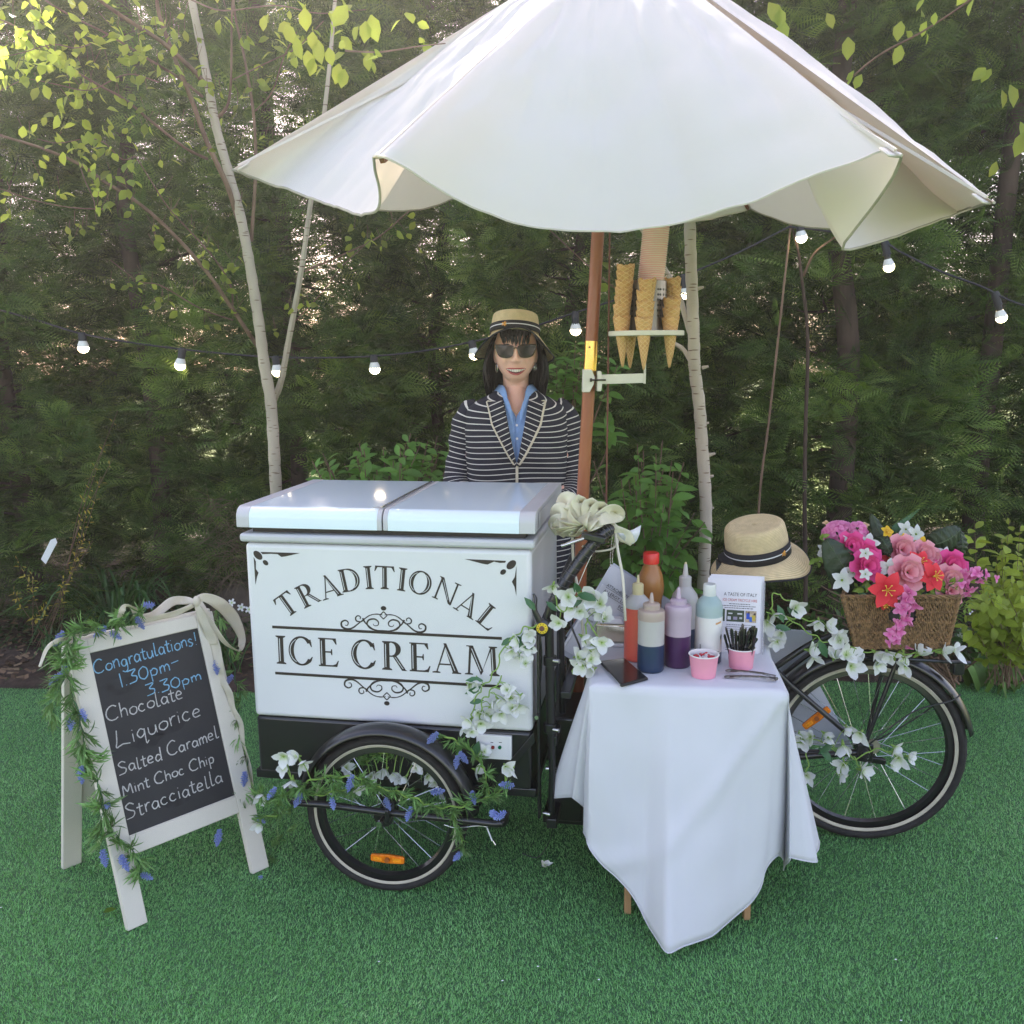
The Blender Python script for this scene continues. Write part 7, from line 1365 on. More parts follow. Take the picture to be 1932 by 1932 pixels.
# ------------------------------------------------------------------ wicker basket with artificial flowers
BY0 = 2.70; q0, q1, q2, q3_ = W(*c7(452, 737), BY0), W(*c7(1403, 737), BY0), W(*c7(1300, 1150), BY0+.03), W(*c7(560, 1148), BY0+.03)
M_wick = mat('seagrass_weave', (.25, .145, .065), .8, var=.6, scale=90, bump=.5); M_wickd = mat('dark_weave', (.13, .075, .04), .85, var=.4, scale=45)
bk = thing('wicker_basket', 'brown woven seagrass basket full of artificial flowers on the rear rack', 'basket', tuple((q2+q3_)/2+V((0, .1, 0)))); dp0, dp1 = V((.105, .23, 0)), V((.085, .19, 0))
def face(a, b, c_, d, n, m_rows, hole=False):
    """a,b top left/right; c_,d bottom right/left"""
    g = MB(); g2 = MB(); nrm = (b-a).cross(d-a).normalized(); 
    if nrm.y > 0 and hole: nrm = -nrm
    for i in range(n):
        t = (i+.5)/n; T = a.lerp(b, t); B = d.lerp(c_, t); segs = [(0, 1)]
        if hole and .385 < t < .645: e_ = abs((t-.515)/.13); h0 = .40-.20*(1-e_**3)**.5; h1 = .40+.13*(1-e_**3)**.5; segs = [(0, h0), (h1, 1)]
        for (s0, s1) in segs:
            K = max(3, int(20*(s1-s0))); P = [T.lerp(B, s0+(s1-s0)*j/K)+nrm*(.0028*math.sin((j+i)*PI*.9))+(b-a).normalized()*.0008*math.sin(j*2.1+i) for j in range(K+1)]
            g.tube(P, [(b-a).length/n*.43]*2, 5)
    wp(g, 'weave', M_wick, bk, kind='stuff')
    for j in range(m_rows):
        s = (j+.5)/m_rows; L_ = a.lerp(d, s); R_ = b.lerp(c_, s); 
        for (u0, u1) in (((0, .385), (.645, 1)) if hole and .20 < s < .53 else ((0, 1),)):
            K = max(4, int(60*(u1-u0))); 
            for ph in (0, PI): g2.tube([L_.lerp(R_, u0+(u1-u0)*k/K)+nrm*.0022*math.cos(k*1.3+ph)+V((0, 0, .0028*math.sin(k*1.3+ph)+.0)) for k in range(K+1)], .0022, 5)
    for o_ in (a, ): pass
    for (p, q) in ((a, b), (b, c_), (c_, d), (d, a)):
        K = 40
        for ph in (0, 2.1, 4.2): g2.tube([p.lerp(q, k/K)+nrm*.0045*math.cos(k*.9+ph)+((q-p).normalized().cross(nrm))*.0045*math.sin(k*.9+ph) for k in range(K+1)], .0034, 5)
    wp(g2, 'woven_bands', M_wick, bk, kind='stuff')
face(q0, q1, q2, q3_, 52, 5, True); face(q0+dp0, q1+dp0, q2+dp1, q3_+dp1, 40, 4); face(q0, q0+dp0, q3_+dp1, q3_, 30, 4); face(q1, q1+dp0, q2+dp1, q2, 30, 4)
g = MB(); P = [q.lerp(o, .06) for q, o in ((q0, q1), (q1, q0), (q2, q3_), (q3_, q2))]; P = [P[0]+V((0, .012, -.01)), P[1]+V((0, .012, -.01)), P[2]+V((0, .012, .006)), P[3]+V((0, .012, .006))]
g.add(P+[p+(dp0 if i < 2 else dp1)*.9 for i, p in enumerate(P)], [(0, 1, 2, 3), (7, 6, 5, 4), (3, 2, 6, 7), (0, 3, 7, 4), (1, 5, 6, 2)]); wp(g, 'lining', M_dark, bk)
g = MB(); P = [q0.lerp(q1, .03), q1.lerp(q0, .03)]; g.box(tuple((P[0]+P[1])/2+V((.05, .115, -.03))), (.30, .17, .03)); wp(g, 'flower_foam', mat('dark_foam', (.02, .035, .015), .95), bk, bev=.01)
FLW = 'artificial flowers in the wicker basket'
def fcol(name, a, b, tg=1.): return amat(name, [a, b], .6, transl=.22, spec=.2, tgain=tg, tt=(1, 1, 1))
C_hot = fcol('hot_pink_petal', (.60, .02, .16), (.82, .10, .34)); C_lpk = fcol('light_pink_petal', (.68, .16, .22), (.82, .40, .46)); C_red = fcol('red_petal', (.55, .01, .03), (.90, .07, .09)); C_mau = fcol('mauve_petal', (.66, .10, .34), (.80, .32, .56)); C_yel = fcol('yellow_petal', (.62, .30, .02), (.85, .60, .04)); C_lil = fcol('lilac_petal', (.42, .30, .50), (.66, .56, .68)); C_pch = fcol('peach_petal', (.6, .35, .15), (.8, .62, .38))
M_stam = mat('yellow_stamen', (.75, .50, .06), .5); M_dkl = mat('dark_artificial_leaf', (.028, .050, .022), .5, var=.35, scale=14, bump=.5, transl=.1); M_lgl = mat('lime_leaf', (.22, .34, .05), .5, var=.2, transl=.3)
def bf(x, y, yy): return W(*c7(x, y), yy)
def towards(P, tilt=(0, 0)): return frame(V((tilt[0], -1, .35+tilt[1])))
def fl_rose(P, s, m, label, tilt=(0, 0)):
    s *= 1.36
    t = thing('rose', label, 'flower', tuple(P), group=None); R = towards(P, tilt); r = random.Random(int(P.x*1e4))
    for ring_, (n_, rad, el, L) in enumerate(((3, .10, 1.35, .55), (4, .22, 1.15, .62), (5, .36, .9, .70), (6, .5, .55, .72))):
        for i in range(n_):
            a = 2*PI*i/n_+ring_*.7+r.uniform(-.1, .1); g = MB(); Rp = R @ Matrix.Rotation(a, 3, 'Z') @ Matrix.Rotation(-el, 3, 'Y'); petal(g, P+(R @ V((math.cos(a)*rad*s*.45, math.sin(a)*rad*s*.45, -.25*s+ring_*-.03*s))), Rp, L*s, L*s*1.25, -.35 if ring_ < 2 else .15-.5*(ring_ == 3), 0, 5, .30, .28); wp(g, 'petal', m, t, auto=180)
def fl_lily(P, s, m, label, tilt=(0, 0), n_=6, stam=True, wd=.66):
    s *= 1.12
    t = thing('lily' if stam else 'blossom', label, 'flower', tuple(P)); R = towards(P, tilt); r = random.Random(int(P.x*1e4))
    for i in range(n_): a = 2*PI*i/n_+r.uniform(-.1, .1); g = MB(); petal(g, P-R @ V((0, 0, .12*s)), R @ Matrix.Rotation(a, 3, 'Z') @ Matrix.Rotation(-r.uniform(.35, .6), 3, 'Y'), s*r.uniform(.85, 1.05), s*wd, -.45, 0, 5, .15); wp(g, 'petal', m, t, auto=180)
    if stam:
        g = MB()
        for i in range(6): a = i*1.05; p0 = P-R @ V((0, 0, .1*s)); p2 = P+R @ V((.28*s*math.cos(a), .28*s*math.sin(a), .38*s)); g.tube(cr_spline([p0, P+R @ V((.08*s*math.cos(a), .08*s*math.sin(a), .22*s)), p2], 4), .0011, 4); g.ball(tuple(p2), (.003, .002, .0018), 6)
        wp(g, 'stamens', M_stam, t)
    else: g = MB(); g.ball(tuple(P-R @ V((0, 0, .05*s))), .10*s, 8); wp(g, 'flower_centre', M_lgl, t)
def fl_head(name, P, rx, rz, m, label, n_=40, fs=.014, flat=.6):
    t = thing(name, label, 'flower', tuple(P)); r = random.Random(int(P.x*1e4))
    for i in range(n_):
        g = MB(); d = V((r.gauss(0, 1), -abs(r.gauss(0, .8)), r.gauss(.1, .9))).normalized(); p = P+V((d.x*rx, d.y*rx*flat, d.z*rz)); R = frame(d)
        for k in range(4): petal(g, p, R @ Matrix.Rotation(PI/2*k+i, 3, 'Z') @ Matrix.Rotation(-.3, 3, 'Y'), fs, fs*.95, -.2, 0, 3, .1, .3)
        wp(g, 'floret', m, t, auto=180)
def px(s): return s/2.792/1.5487*2.7/FPX      # crop pixels to metres at the basket
fl_head('hydrangea', bf(425, 215, 2.86), px(140), px(95), C_mau, 'pink and mauve hydrangea head at the upper left of the basket', 44, .017)
fl_head('hydrangea', bf(575, 215, 2.84), px(75), px(85), C_mau, 'smaller mauve hydrangea head right of the big one', 20, .018)
fl_rose(bf(535, 325, 2.78), px(115), C_hot, 'hot pink rose just below the mauve hydrangea'); fl_rose(bf(645, 390, 2.76), px(115), C_hot, 'hot pink rose in the middle of the left column of roses'); fl_rose(bf(662, 482, 2.72), px(120), C_hot, 'lowest hot pink rose, above the big red lily')
fl_rose(bf(950, 352, 2.80), px(120), C_lpk, 'light pink rose below the yellow blossoms'); fl_rose(bf(1000, 535, 2.70), px(135), C_lpk, 'large light pink rose in the front centre of the basket'); fl_rose(bf(1125, 385, 2.80), px(105), C_lpk, 'light pink rose behind the upper red lily'); fl_rose(bf(1195, 425, 2.80), px(85), C_lpk, 'small light pink rose right of the red lilies')
fl_rose(bf(1355, 480, 2.78), px(120), C_hot, 'hot pink rose at the right side of the basket'); fl_rose(bf(1340, 600, 2.74), px(120), C_lpk, 'light pink rose at the right side above the basket rim'); fl_rose(bf(1345, 690, 2.72), px(105), C_lpk, 'light pink rose resting on the right end of the rim'); fl_rose(bf(1410, 560, 2.78), px(85), C_lpk, 'small light pink rose beside the mauve sprig')
fl_lily(bf(810, 680, 2.66), px(150), C_red, 'large open red lily hanging over the front rim of the basket', (-.1, -.2)); fl_lily(bf(1195, 570, 2.70), px(140), C_red, 'open red lily with yellow stamens right of the large pink rose', (.3, 0)); fl_lily(bf(1085, 460, 2.74), px(110), C_red, 'smaller red lily above the large pink rose', (0, .3)); fl_lily(bf(1290, 480, 2.80), px(70), C_red, 'small red blossom half hidden at the right', (0, 0), 5); fl_lily(bf(800, 790, 2.68), px(75), C_red, 'small red blossom drooping under the big red lily', (0, -.8), 4); fl_lily(bf(835, 440, 2.82), px(80), C_red, 'dark red blossom deep in the middle of the bunch', (0, 0), 5)
for x, y, s, l in ((820, 205, 60, 'topmost yellow blossom left of the white ones'), (955, 280, 75, 'yellow blossom above the light pink rose'), (1095, 300, 65, 'yellow blossom furthest to the right')): fl_lily(bf(x, y, 2.84), px(s), C_yel, l, (rnd.uniform(-.3, .3), .2), 5, True, .7)
M_pw = amat('white_silk_petals', [(.55, .60, .50), (.74, .74, .76)], .6, transl=.25, spec=.2, tgain=1., tt=(1, 1, 1))
for x, y, s, yy, l in ((970, 185, 55, 2.86, 'white blossom standing highest in the basket'), (1055, 225, 65, 2.85, 'white blossom right of the highest one'), (500, 250, 42, 2.80, 'white bud in front of the mauve hydrangea'), (660, 300, 70, 2.79, 'white star blossom between hydrangea and pink roses'), (640, 380, 42, 2.70, 'white bud in front of the middle hot pink rose'), (640, 550, 42, 2.68, 'white bud below the hot pink roses'), (830, 500, 65, 2.72, 'white blossom left of the large pink rose'), (450, 600, 75, 2.72, 'white blossom with pointed petals left of the red lily'), (540, 535, 55, 2.74, 'white and pink blossom left of the hot pink roses'), (1285, 385, 50, 2.82, 'white blossom at the right above the hot pink rose'), (300, 350, 45, 2.84, 'white blossom at the far left under the hydrangea'), (300, 415, 42, 2.83, 'lowest white blossom at the far left'), (870, 555, 60, 2.74, 'pale lilac blossom behind the large pink rose')):
    fl_lily(bf(x, y, yy), px(s)*1.35, C_lil if 'lilac' in l else M_pw, l+' of the basket' if len(l.split()) < 9 else l, (rnd.uniform(-.4, .4), rnd.uniform(-.2, .5)), 5, False, .62)
for x, y, l in ((322, 135, 'peach bud at the top left of the basket flowers'), (640, 150, 'peach bud right of the mauve hydrangea')): fl_lily(bf(x, y, 2.88), px(38), C_pch, l, (0, .8), 4, False, .7)
def sprigf(label, pts, m, fs=.020, n_=26, endg=None):
    t = thing('flower_sprig', label, 'flower sprig', tuple(bf(*pts[0]))); sp = cr_spline([bf(*p) for p in pts], 8); g = MB(); g.tube(sp, .0016, 5); wp(g, 'stem', M_lgl, t); r = random.Random(len(label))
    for i in range(n_):
        p = sp[int(i*(len(sp)-1)/n_)]; g = MB(); d = V((r.gauss(0, .8), -.7, r.gauss(-.2, .5))); R = frame(d); q = p+d.normalized()*.012+V((r.gauss(0, .012), 0, 0)); f_ = fs*(1-.4*i/n_)
        for k in range(3): petal(g, q, R @ Matrix.Rotation(2.1*k+i, 3, 'Z') @ Matrix.Rotation(-.5, 3, 'Y'), f_, f_*.8, -.3, 0, 3, .3, .2)
        wp(g, 'floret', m, t, auto=180)
    for P in endg or (): put(ME_lime, 'leaf', t, bf(*P), leafR((rnd.gauss(0, 1), -.3, rnd.gauss(-.3, .6)), 0), .016)
ME_lime = leaf_mesh('leaf', M_lgl, wd=.55, fold=.3, droop=.2)
sprigf('mauve floret sprig trailing down the front of the basket below the red lily', [(960, 690, 2.66), (960, 780, 2.655), (930, 860, 2.65), (915, 950, 2.65), (910, 1040, 2.65), (925, 1140, 2.65)], C_mau, .026, 30, [(900+rnd.uniform(-30, 50), 1150+i*14, 2.65) for i in range(9)])
sprigf('mauve floret sprig sticking out to the right of the basket', [(1440, 560, 2.76), (1510, 540, 2.75), (1560, 560, 2.74), (1620, 590, 2.73)], C_mau, .024, 16, [(1600+i*8, 610+i*16, 2.73) for i in range(10)])
sprigf('short mauve floret sprig below the right roses', [(1440, 620, 2.74), (1440, 660, 2.72), (1450, 700, 2.72)], C_mau, .022, 9, [(1470+rnd.uniform(-25, 30), 740+i*12, 2.72) for i in range(9)])
t = thing('filler_leaves', 'small round and lime green filler leaves tucked between the basket flowers', 'leaves', tuple(bf(1000, 700, 2.75)))
for i in range(130):
    x, y = rnd.uniform(560, 1400), rnd.uniform(600, 735); put(ME_gl if rnd.random() < .45 else ME_lime, 'leaf', t, bf(x, y, rnd.uniform(2.72, 2.80)), leafR((rnd.gauss(0, 1), -.6, rnd.gauss(.3, .6)), rnd.uniform(-1, 1), (0, -1, .4)), rnd.uniform(.016, .034))
for i in range(26): x, y = rnd.choice(((230, 270), (240, 410), (1260, 660), (1080, 630), (1200, 700))); put(ME_lime, 'leaf', t, bf(x+rnd.gauss(0, 32), y+rnd.gauss(0, 26), 2.72+.1*(x < 500)), leafR((rnd.gauss(0, 1), -.6, rnd.gauss(.3, .6)), 0, (0, -1, .4)), rnd.uniform(.016, .028))
def bigleaf(label, base, tip_, w, bendy=.03):
    t = thing('large_leaf', label, 'leaf', tuple(bf(*base))); A, B = bf(*base), bf(*tip_); d = B-A; L_ = d.length; x = d.normalized(); z = V((0, -1, 0)); z = (z-x*z.dot(x)).normalized(); y = z.cross(x); rows = []; n_ = 22
    for i in range(n_+1):
        s = i/n_; hw = w/2*math.sin(PI*min(.995, s*.92+.08))**.55*(1+.04*math.sin(s*40)); rows.append([A+x*L_*s+y*hw*k/4+z*(bendy*math.sin(PI*s)-.010*abs(k)/4+.004*math.cos(s*40+abs(k))*(abs(k) > 0)) for k in range(-4, 5)])
    g = MB(); g.grid(rows); wp(g, 'blade', M_dkl, t, sol=.0008, auto=180); g = MB(); g.tube([r_[4]+z*.0008 for r_ in rows], [.0022, .0006], 5)
    for i in range(3, 20, 3):
        for k in (0, 8): g.tube([rows[i][4]+z*.0008, rows[min(n_, i+3)][k].lerp(rows[i][4], .15)+z*.0012], [.0009, .0003], 4)
    wp(g, 'veins', mat('leaf_vein', (.06, .10, .04), .5), t)
bigleaf('large dark green leaf at the left front of the basket flowers', (560, 720, 2.80), (320, 270, 2.77), px(300)); bigleaf('large dark green leaf spreading at the right back of the basket flowers', (1120, 330, 2.88), (1420, 185, 2.86), px(230)); bigleaf('tall dark green leaf standing in the middle of the basket flowers', (800, 480, 2.88), (690, 60, 2.90), px(130)); bigleaf('drooping dark green leaf between the pink roses', (730, 250, 2.86), (850, 400, 2.80), px(120)); bigleaf('dark leaf at the right edge behind the hot pink rose', (1390, 430, 2.88), (1400, 180, 2.88), px(120))
t = thing('fern_frond', 'dark green fern frond rising behind the yellow blossoms', 'fern', tuple(bf(880, 220, 2.9)))
for i in range(34): s = i/34; A = bf(880+200*s, 210-190*s, 2.92); put(ME_gl, 'leaf', t, A, leafR(V((.5*(1 if i % 2 else -.8), 0, .35+.6*(0 if i % 2 else 1))), 0, (0, -1, 0)), .020*(1.2-s))
# ------------------------------------------------------------------ shrubs and bed plants
ME = {}
def lmat(name, c, tc, **k): return mat(name, c, k.get('rough', .45), var=.3, scale=18, transl=k.get('tr', .4), tcol=tc, obj_var=.3, spec=.35)
M_shr = lmat('shrub_leaf', (.13, .29, .055), (.28, .50, .07)); M_yel = lmat('yellow_green_leaf', (.34, .44, .05), (.40, .46, .04)); M_dgl = lmat('dark_shrub_leaf', (.055, .12, .03), (.12, .24, .03)); M_gold = lmat('golden_leaf', (.40, .34, .05), (.6, .5, .05)); M_ivy = lmat('ground_cover', (.045, .095, .032), (.10, .2, .03), tr=.2); M_strap = lmat('strap_leaf', (.050, .120, .035), (.12, .26, .04), tr=.25); M_tul = lmat('broad_leaf', (.12, .22, .05), (.25, .42, .06), tr=.35)
ME_shr = leaf_mesh('leaf', M_shr, wd=.50, fold=.14, droop=.28, n=4); ME_yel = leaf_mesh('leaf', M_yel, wd=.58, fold=.12, droop=.15, n=4); ME_dgl = leaf_mesh('leaf', M_dgl, wd=.55, fold=.1, droop=.2); ME_gold = leaf_mesh('leaf', M_gold, wd=.35, fold=.2, droop=.1)
def shrub(name, label, base, tips, me, ls, nl, seed, cat='shrub', stem_r=.005, limit=300, spread=.5, m_stem=None, pair=True, top=.45):
    """base world point; tips = (u, v, y) shoot ends seen in the photograph"""
    r = random.Random(seed); t = thing(name, label, cat, tuple(base)); it = []
    for (u, v, y) in tips:
        E = W(u, v, y); m1 = base.lerp(E, .5)+V((r.gauss(0, .03), r.gauss(0, .03), .06)); sp = cr_spline([base+V((r.gauss(0, .04), r.gauss(0, .03), 0)), m1, E], 10); g = MB(); g.tube(sp, [stem_r, stem_r*.4], 5); wp(g, 'stem', m_stem or M_twig, t)
        N = len(sp)
        for j in range(nl):
            k = int(N*(top+(1-top)*j/nl)); p = sp[min(N-1, k)]; d0 = (sp[min(N-1, k+1)]-sp[max(0, k-1)]).normalized(); a = j*1.57*(1 if pair else 1.5)+r.uniform(-.3, .3)
            for sg in ((0, PI) if pair else (0,)):
                s_ = frame(d0) @ V((math.cos(a+sg), math.sin(a+sg), 0)); d = (s_*1.0+d0*.45+V((0, -.25, -.12))).normalized(); s = ls*r.uniform(.7, 1.2)*(1 if j < nl-1 else .7); it.append((p+s_*.006, leafR(d, r.uniform(-.4, .4), (r.gauss(0, .3), -.35, 1)), s, s/p.y*(2 if y < 4 else 1)))
    place_leaves(t, me, it, limit); return t
def cl_(pts, n, r, sx=18, sy=14, sd=.12): return [(u+r.gauss(0, sx), v+r.gauss(0, sy), y+r.gauss(0, sd)) for (u, v, y) in pts for _ in range(n)]
r8 = random.Random(5)
shrub('leafy_shrub', 'bright green leafy shrub showing between the birch and the woman, above the cart lid', W(735, 1180, 4.15), cl_([(630, 872, 4.05), (680, 850, 4.0), (730, 838, 4.0), (780, 832, 4.05), (825, 850, 4.1), (850, 885, 4.0), (700, 880, 3.9), (760, 880, 3.9)], 5, r8)+[(612, 868, 4), (640, 905, 3.9), (560, 1000, 4.1)], ME_shr, .085, 6, 31)
shrub('leafy_shrub', 'bright green leafy shrub behind the bottles, between the orange pole and the birch', W(1215, 1260, 3.95), cl_([(1180, 900, 3.9), (1230, 850, 3.9), (1270, 870, 3.9), (1200, 960, 3.8), (1260, 960, 3.8), (1190, 1040, 3.7), (1250, 1050, 3.7), (1290, 1120, 3.75), (1160, 1100, 3.7)], 5, r8)+[(1310, 968, 3.65), (1330, 985, 3.6), (1250, 830, 4), (1140, 930, 3.9), (1120, 870, 4.0)], ME_shr, .085, 6, 32)
shrub('leafy_shrub', 'tall leafy green shoots rising behind the shoulder at the orange pole', W(1075, 1000, 4.1), [(1070, 690, 4.0), (1085, 650, 4.0), (1062, 720, 4.0), (1095, 700, 4.0), (1150, 800, 4.0), (1165, 690, 4.05), (1050, 690, 4.0), (1098, 665, 4.0)], ME_shr, .085, 6, 33, top=.75)
shrub('yellow_green_shrub', 'shrub with glossy yellow green leaves at the right edge beside the basket', W(1900, 1290, 3.55), cl_([(1890, 1070, 3.4), (1850, 1100, 3.4), (1910, 1120, 3.35), (1870, 1150, 3.4), (1925, 1180, 3.35), (1840, 1170, 3.45)], 5, r8, 18, 24)+[(1838, 985, 3.4), (1905, 978, 3.35), (1925, 990, 3.35), (1880, 1050, 3.4), (1890, 1015, 3.4)], ME_yel, .056, 10, 34, stem_r=.002, top=.25)
shrub('dark_shrub', 'low dark green shrub behind the basket and rear wheel', W(1790, 1290, 3.95), cl_([(1780, 1150, 3.9), (1840, 1190, 3.8), (1740, 1200, 3.9), (1700, 1180, 3.9), (1900, 1220, 3.8), (1560, 1110, 3.95), (1600, 1160, 3.9), (1500, 1150, 4.0)], 3, r8), ME_dgl, .06, 6, 35)
shrub('slender_plant', 'slender plant with small golden leaves left, in front of the dark hedge', G(30, 1250, .05)+V((0, .3, 0)), [(222, 775, 4.4), (200, 830, 4.4), (190, 900, 4.4), (165, 960, 4.4), (150, 1010, 4.3), (215, 860, 4.4), (175, 1020, 4.3), (120, 1090, 4.3), (60, 1080, 4.3), (30, 1050, 4.3), (25, 1110, 4.2), (90, 1140, 4.2), (60, 1170, 4.2)], ME_gold, .026, 6, 36, cat='plant', stem_r=.0025, top=.5)
def straps(name, label, base, n, L, w, m, seed, cat='plant', spr=1.0, droop=.5, up=1.2):
    r = random.Random(seed); t = thing(name, label, cat, tuple(base))
    for i in range(n):
        a = r.uniform(0, 2*PI); d = V((math.cos(a), math.sin(a), 0))*spr*r.uniform(.3, 1); l = L*r.uniform(.6, 1.15); b = base+V((r.gauss(0, .04), r.gauss(0, .04), 0)); P = [b, b+(d*.28+V((0, 0, up*.45)))*l, b+(d*.62+V((0, 0, up*.68)))*l, b+(d*1.0+V((0, 0, up*.68-droop*r.uniform(.2, 1))))*l]; sp = cr_spline(P, 5); g = MB(); s = d.cross(V((0, 0, 1))).normalized(); g.strip(sp, [w, w*1.1, w*.9, w*.1], s, n=2)
        for k in range(len(sp)): g.v[k*3+1] = tuple(V(g.v[k*3+1])-V((0, 0, w*.25)))
        wp(g, 'leaf', m, t, auto=180)
    return t
straps('strap_leaf_clump', 'clump of long arching grassy leaves in the bed behind the chalkboard', G(232, 1225, .05), 80, .56, .014, M_strap, 41, spr=1., up=1.0)
straps('strap_leaf_clump', 'small clump of narrow leaves at the far left of the bed', G(110, 1260, .05), 34, .22, .009, M_strap, 42); straps('strap_leaf_clump', 'small narrow-leaved clump between the chalkboard and the cart', G(428, 1262, .05), 30, .22, .008, M_strap, 43); straps('strap_leaf_clump', 'low narrow-leaved clump in the left bed near the turf edge', G(165, 1285, .05), 22, .16, .008, M_strap, 44)
straps('broad_leaf_plant', 'plant with broad curling pale green leaves behind the rear mudguard', G(1850, 1288, .02), 9, .20, .075, M_tul, 45, spr=.7, droop=.7, up=.9); straps('broad_leaf_plant', 'broad pale green leaves flopping over the turf at the right edge', G(1902, 1298, .02), 8, .20, .065, M_tul, 46, spr=1.0, droop=.5, up=.6)
# ground cover along the bed
g = MB(); r = np.random.RandomState(9); N = 17000; xs = (r.rand(N)*2-1)*3.6; y_ = 4.36+1.3*r.rand(N)**1.1; dens = np.array([mnoise.noise(V((a*1.3, b*1.3, 4))) for a, b in zip(xs, y_)]); hgt = np.clip(.07+.22*(y_-4.36)+.30*dens, .012, .42)
left = (xs < -.9); keep = (r.rand(N) < np.where(left & (y_ < 4.75), .14, 1)) ; keep &= ~((xs > -2.6) & (xs < -1.3) & (y_ < 4.6) & (r.rand(N) < .8)); xs, y_, hgt = xs[keep], y_[keep], hgt[keep]; N = len(xs); z_ = .03+hgt*r.rand(N)**.6
th_ = r.rand(N)*2*PI; L_ = .020+.024*r.rand(N); el = r.rand(N)*1.2-.3; dx, dy, dz = np.cos(th_)*np.cos(el)*L_, np.sin(th_)*np.cos(el)*L_, np.sin(el)*L_; wx, wy = -np.sin(th_)*L_*.28, np.cos(th_)*L_*.28; C = np.c_[xs, y_, z_]
Vq = np.stack([C, C+np.c_[dx*.5+wx, dy*.5+wy, dz*.5+.004], C+np.c_[dx, dy, dz-.004], C+np.c_[dx*.5-wx, dy*.5-wy, dz*.5+.004]], 1).reshape(-1, 3)
tag(fastmesh('ground_cover', Vq, np.arange(4*N).reshape(-1, 4), M_ivy, k=4), 'low dark green ground cover leaves filling the planting bed below the hedge', 'ground cover', kind='stuff')
N = 5200; xs = (r.rand(N)*2-1)*3.4; y_ = 4.30+1.2*r.rand(N); th_ = r.rand(N)*2*PI; L_ = .008+.018*r.rand(N); C = np.c_[xs, y_, .045+.03*r.rand(N)]; u_ = np.c_[np.cos(th_)*L_, np.sin(th_)*L_, (r.rand(N)-.5)*.012]; w_ = np.c_[-np.sin(th_)*L_*.4, np.cos(th_)*L_*.4, (r.rand(N)-.5)*.01]
Vq = np.stack([C-u_-w_, C+u_-w_, C+u_+w_, C-u_+w_], 1).reshape(-1, 3); tag(fastmesh('bark_chips', Vq, np.arange(4*N).reshape(-1, 4), amat('bark_chip', [(.05, .03, .02), (.16, .10, .06), (.24, .17, .10)], .9), attr=np.repeat(r.rand(N), 4), k=4), 'brown bark chips and dead leaves scattered over the soil', 'bark chips', kind='stuff')
# periwinkle flowers
pw = MB()
for i in range(5): petal(pw, V((0, 0, 0)), Matrix.Rotation(2*PI*i/5, 3, 'Z'), 1, .62, .0, 0, 3, .05, .35)
PWM = mesh_of(pw, 'flower', M_petw)
for i, (u, v) in enumerate(((1866, 1110), (1835, 1161), (1820, 1190), (1812, 1201), (1814, 1243), (1779, 1202), (1740, 1205), (1902, 1232), (437, 1137), (455, 1146), (1925, 1215), (470, 1150))):
    o = bpy.data.objects.new('periwinkle_flower', PWM); COL.objects.link(o); p = W(u, v, 3.9 if u > 500 else 4.3); o.location = p; o.scale = (.020,)*3; o.rotation_euler = frame(V((rnd.gauss(0, .4), -1, .5))).to_euler()
    tag(o, ('small white periwinkle flower '+('in the dark bed right of the basket', 'below and right of the basket', 'in a pair behind the mudguard', 'lower one of the pair behind the mudguard', 'right above the turf edge behind the rear wheel', 'just right of the basket corner', 'half hidden under the basket', 'at the right edge of the bed', 'left of the cart, behind the chalkboard ribbon', 'left of the cart, closest to its side', 'at the far right edge under the yellow shrub', 'nearest to the cart corner')[i]), 'flower')
# white plant label dangling at the left, fallen petal and leaf on the turf
g = MB(); a, b = W(82, 1062, 4.3), W(106, 1016, 4.3); d = (b-a).normalized(); s = V((0, 1, 0)).cross(d).normalized(); P = [a+s*.012, a+s*-.018+d*.01, b-s*.02-d*.02, b-s*.004, b+s*.012-d*.015]; g.add(P+[p+V((0, .002, 0)) for p in P], [(0, 1, 2, 3, 4), (9, 8, 7, 6, 5)]+[(i, (i+1) % 5, (i+1) % 5+5, i+5) for i in range(5)]); o = g.build('plant_label', M_inl, None); tag(o, 'white plant label hanging slanted on the slender golden-leaved plant', 'plant label')
o = bpy.data.objects.new('fallen_blossom', BLO[1]); COL.objects.link(o); o.location = G(1029, 1633, .012); o.scale = (.033, .016, .03); o.rotation_euler = (.5, .3, .4); tag(o, 'single white blossom lying on the lawn between the front wheel and the table', 'blossom')
o = bpy.data.objects.new('fallen_leaf', ME_bleaf); COL.objects.link(o); o.location = G(195, 1722, .016); o.scale = (.035,)*3; o.rotation_euler = (.1, -.1, .6); tag(o, 'small green leaf lying on the turf by the chalkboard front leg', 'leaf')
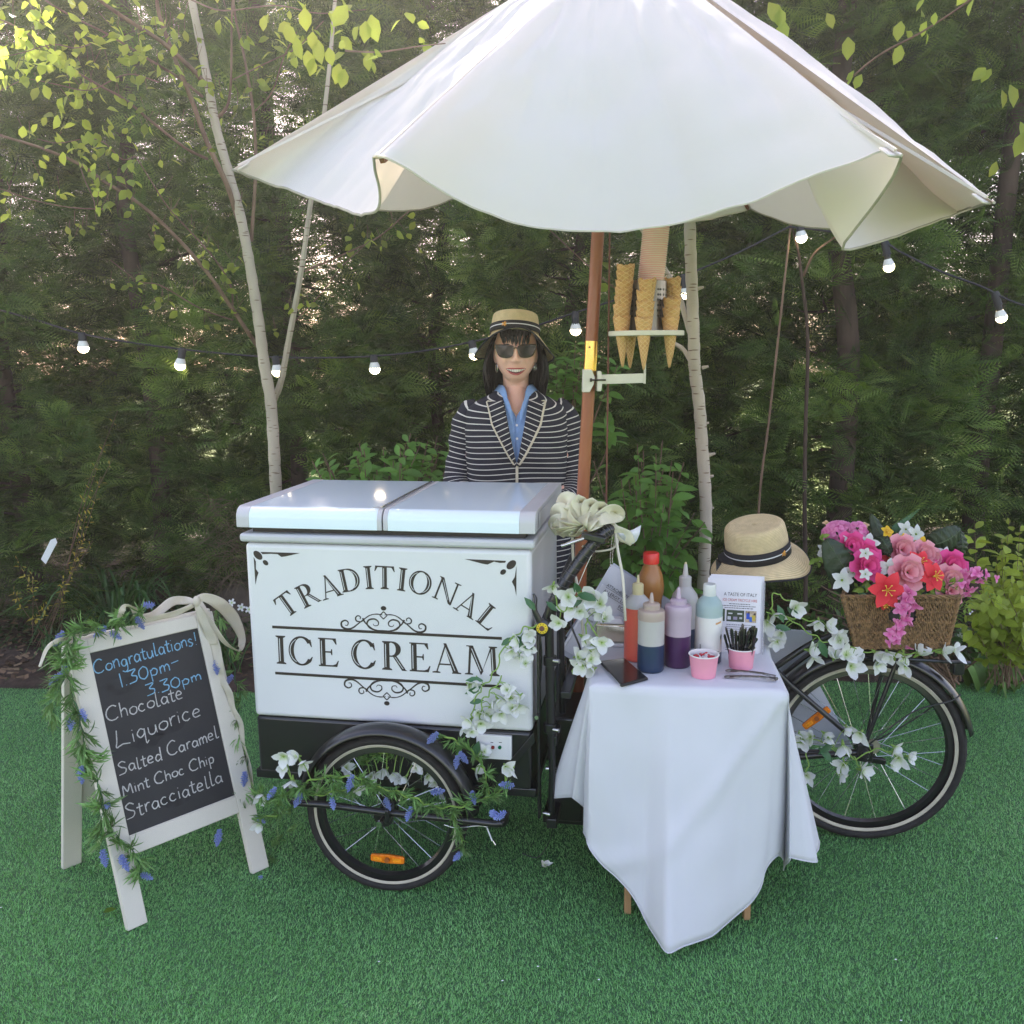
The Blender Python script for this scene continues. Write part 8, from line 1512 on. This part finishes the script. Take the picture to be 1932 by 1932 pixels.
for i, (u, v) in enumerate(((1130, 1848), (1015, 1823), (715, 1814), (948, 1850), (1690, 1810), (1880, 1770), (2, 1712), (1700, 1925))):
    g = MB(); p = G(u, v, .016); g.ball(tuple(p), (.0035, .002, .0012), 6); o = g.build('fallen_petal', M_inl, None); tag(o, ('tiny white petal on the lawn '+('below the tablecloth tip', 'left of the tablecloth tip', 'in front of the front wheel', 'near the bottom centre of the frame', 'in front of the rear wheel', 'near the lower right edge', 'at the far left edge', 'near the bottom right corner')[i]), 'petal')
# dark rock and stump low at the left of the hedge foot
g = MB(); P = W(480, 1110, 5.0); rows = []
for i in range(9):
    ph = PI*i/8; rows.append([P+V((.30*math.sin(ph)*math.cos(a), .16*math.sin(ph)*math.sin(a), .22*-math.cos(ph)))*(1+.14*mnoise.noise(V((math.cos(a)*2, math.sin(a)*2, ph*2)))) for a in [2*PI*k/18 for k in range(18)]])
rows = [[p+V((0, 0, -.16)) for p in r_] for r_ in rows]; g.grid(rows, 0, True); o = g.build('boulder', mat('brown_rock', (.12, .095, .075), .95, var=.4, scale=6, bump=.8), None, auto=180); tag(o, 'weathered brown boulder at the foot of the hedge left of the cart', 'boulder')
# low conifer twigs: dry brown brush left of the cart
t = thing('dry_brush', 'tangle of dry brown conifer twigs hanging low left of the cart', 'dry twigs', tuple(W(430, 1050, 4.7))); g = MB(); r = random.Random(2)
for i in range(240):
    p = W(r.uniform(395, 470), r.uniform(940, 1100), r.uniform(4.6, 4.9)); d = V((r.gauss(0, 1), r.gauss(-.3, .5), r.gauss(-.5, .6))).normalized()*r.uniform(.08, .22); g.tube(cr_spline([p, p+d*.5+V((0, 0, .01)), p+d], 3), [.0018, .0006], 3)
wp(g, 'twig_mass', mat('dry_twig', (.13, .095, .06), .9), t, kind='stuff')
# ------------------------------------------------------------------ thin haze volume added to stand in for the lens flare veil
hm = bpy.data.materials.new('haze'); hm.use_nodes = True; t = hm.node_tree; t.nodes.remove(t.nodes['Principled BSDF']); pv = t.nodes.new('ShaderNodeVolumePrincipled')
pv.inputs['Density'].default_value = HZ_D; pv.inputs['Anisotropy'].default_value = HZ_G; pv.inputs['Color'].default_value = (.98, .95, .90, 1); t.links.new(pv.outputs[0], t.nodes['Material Output'].inputs['Volume'])
g = MB(); g.box((0, 20, 3.1), (90, 90, 8.4)); o = g.build('haze', hm, None, smooth=False); tag(o, 'thin pale haze added in place of the lens flare veil', 'haze', kind='stuff')
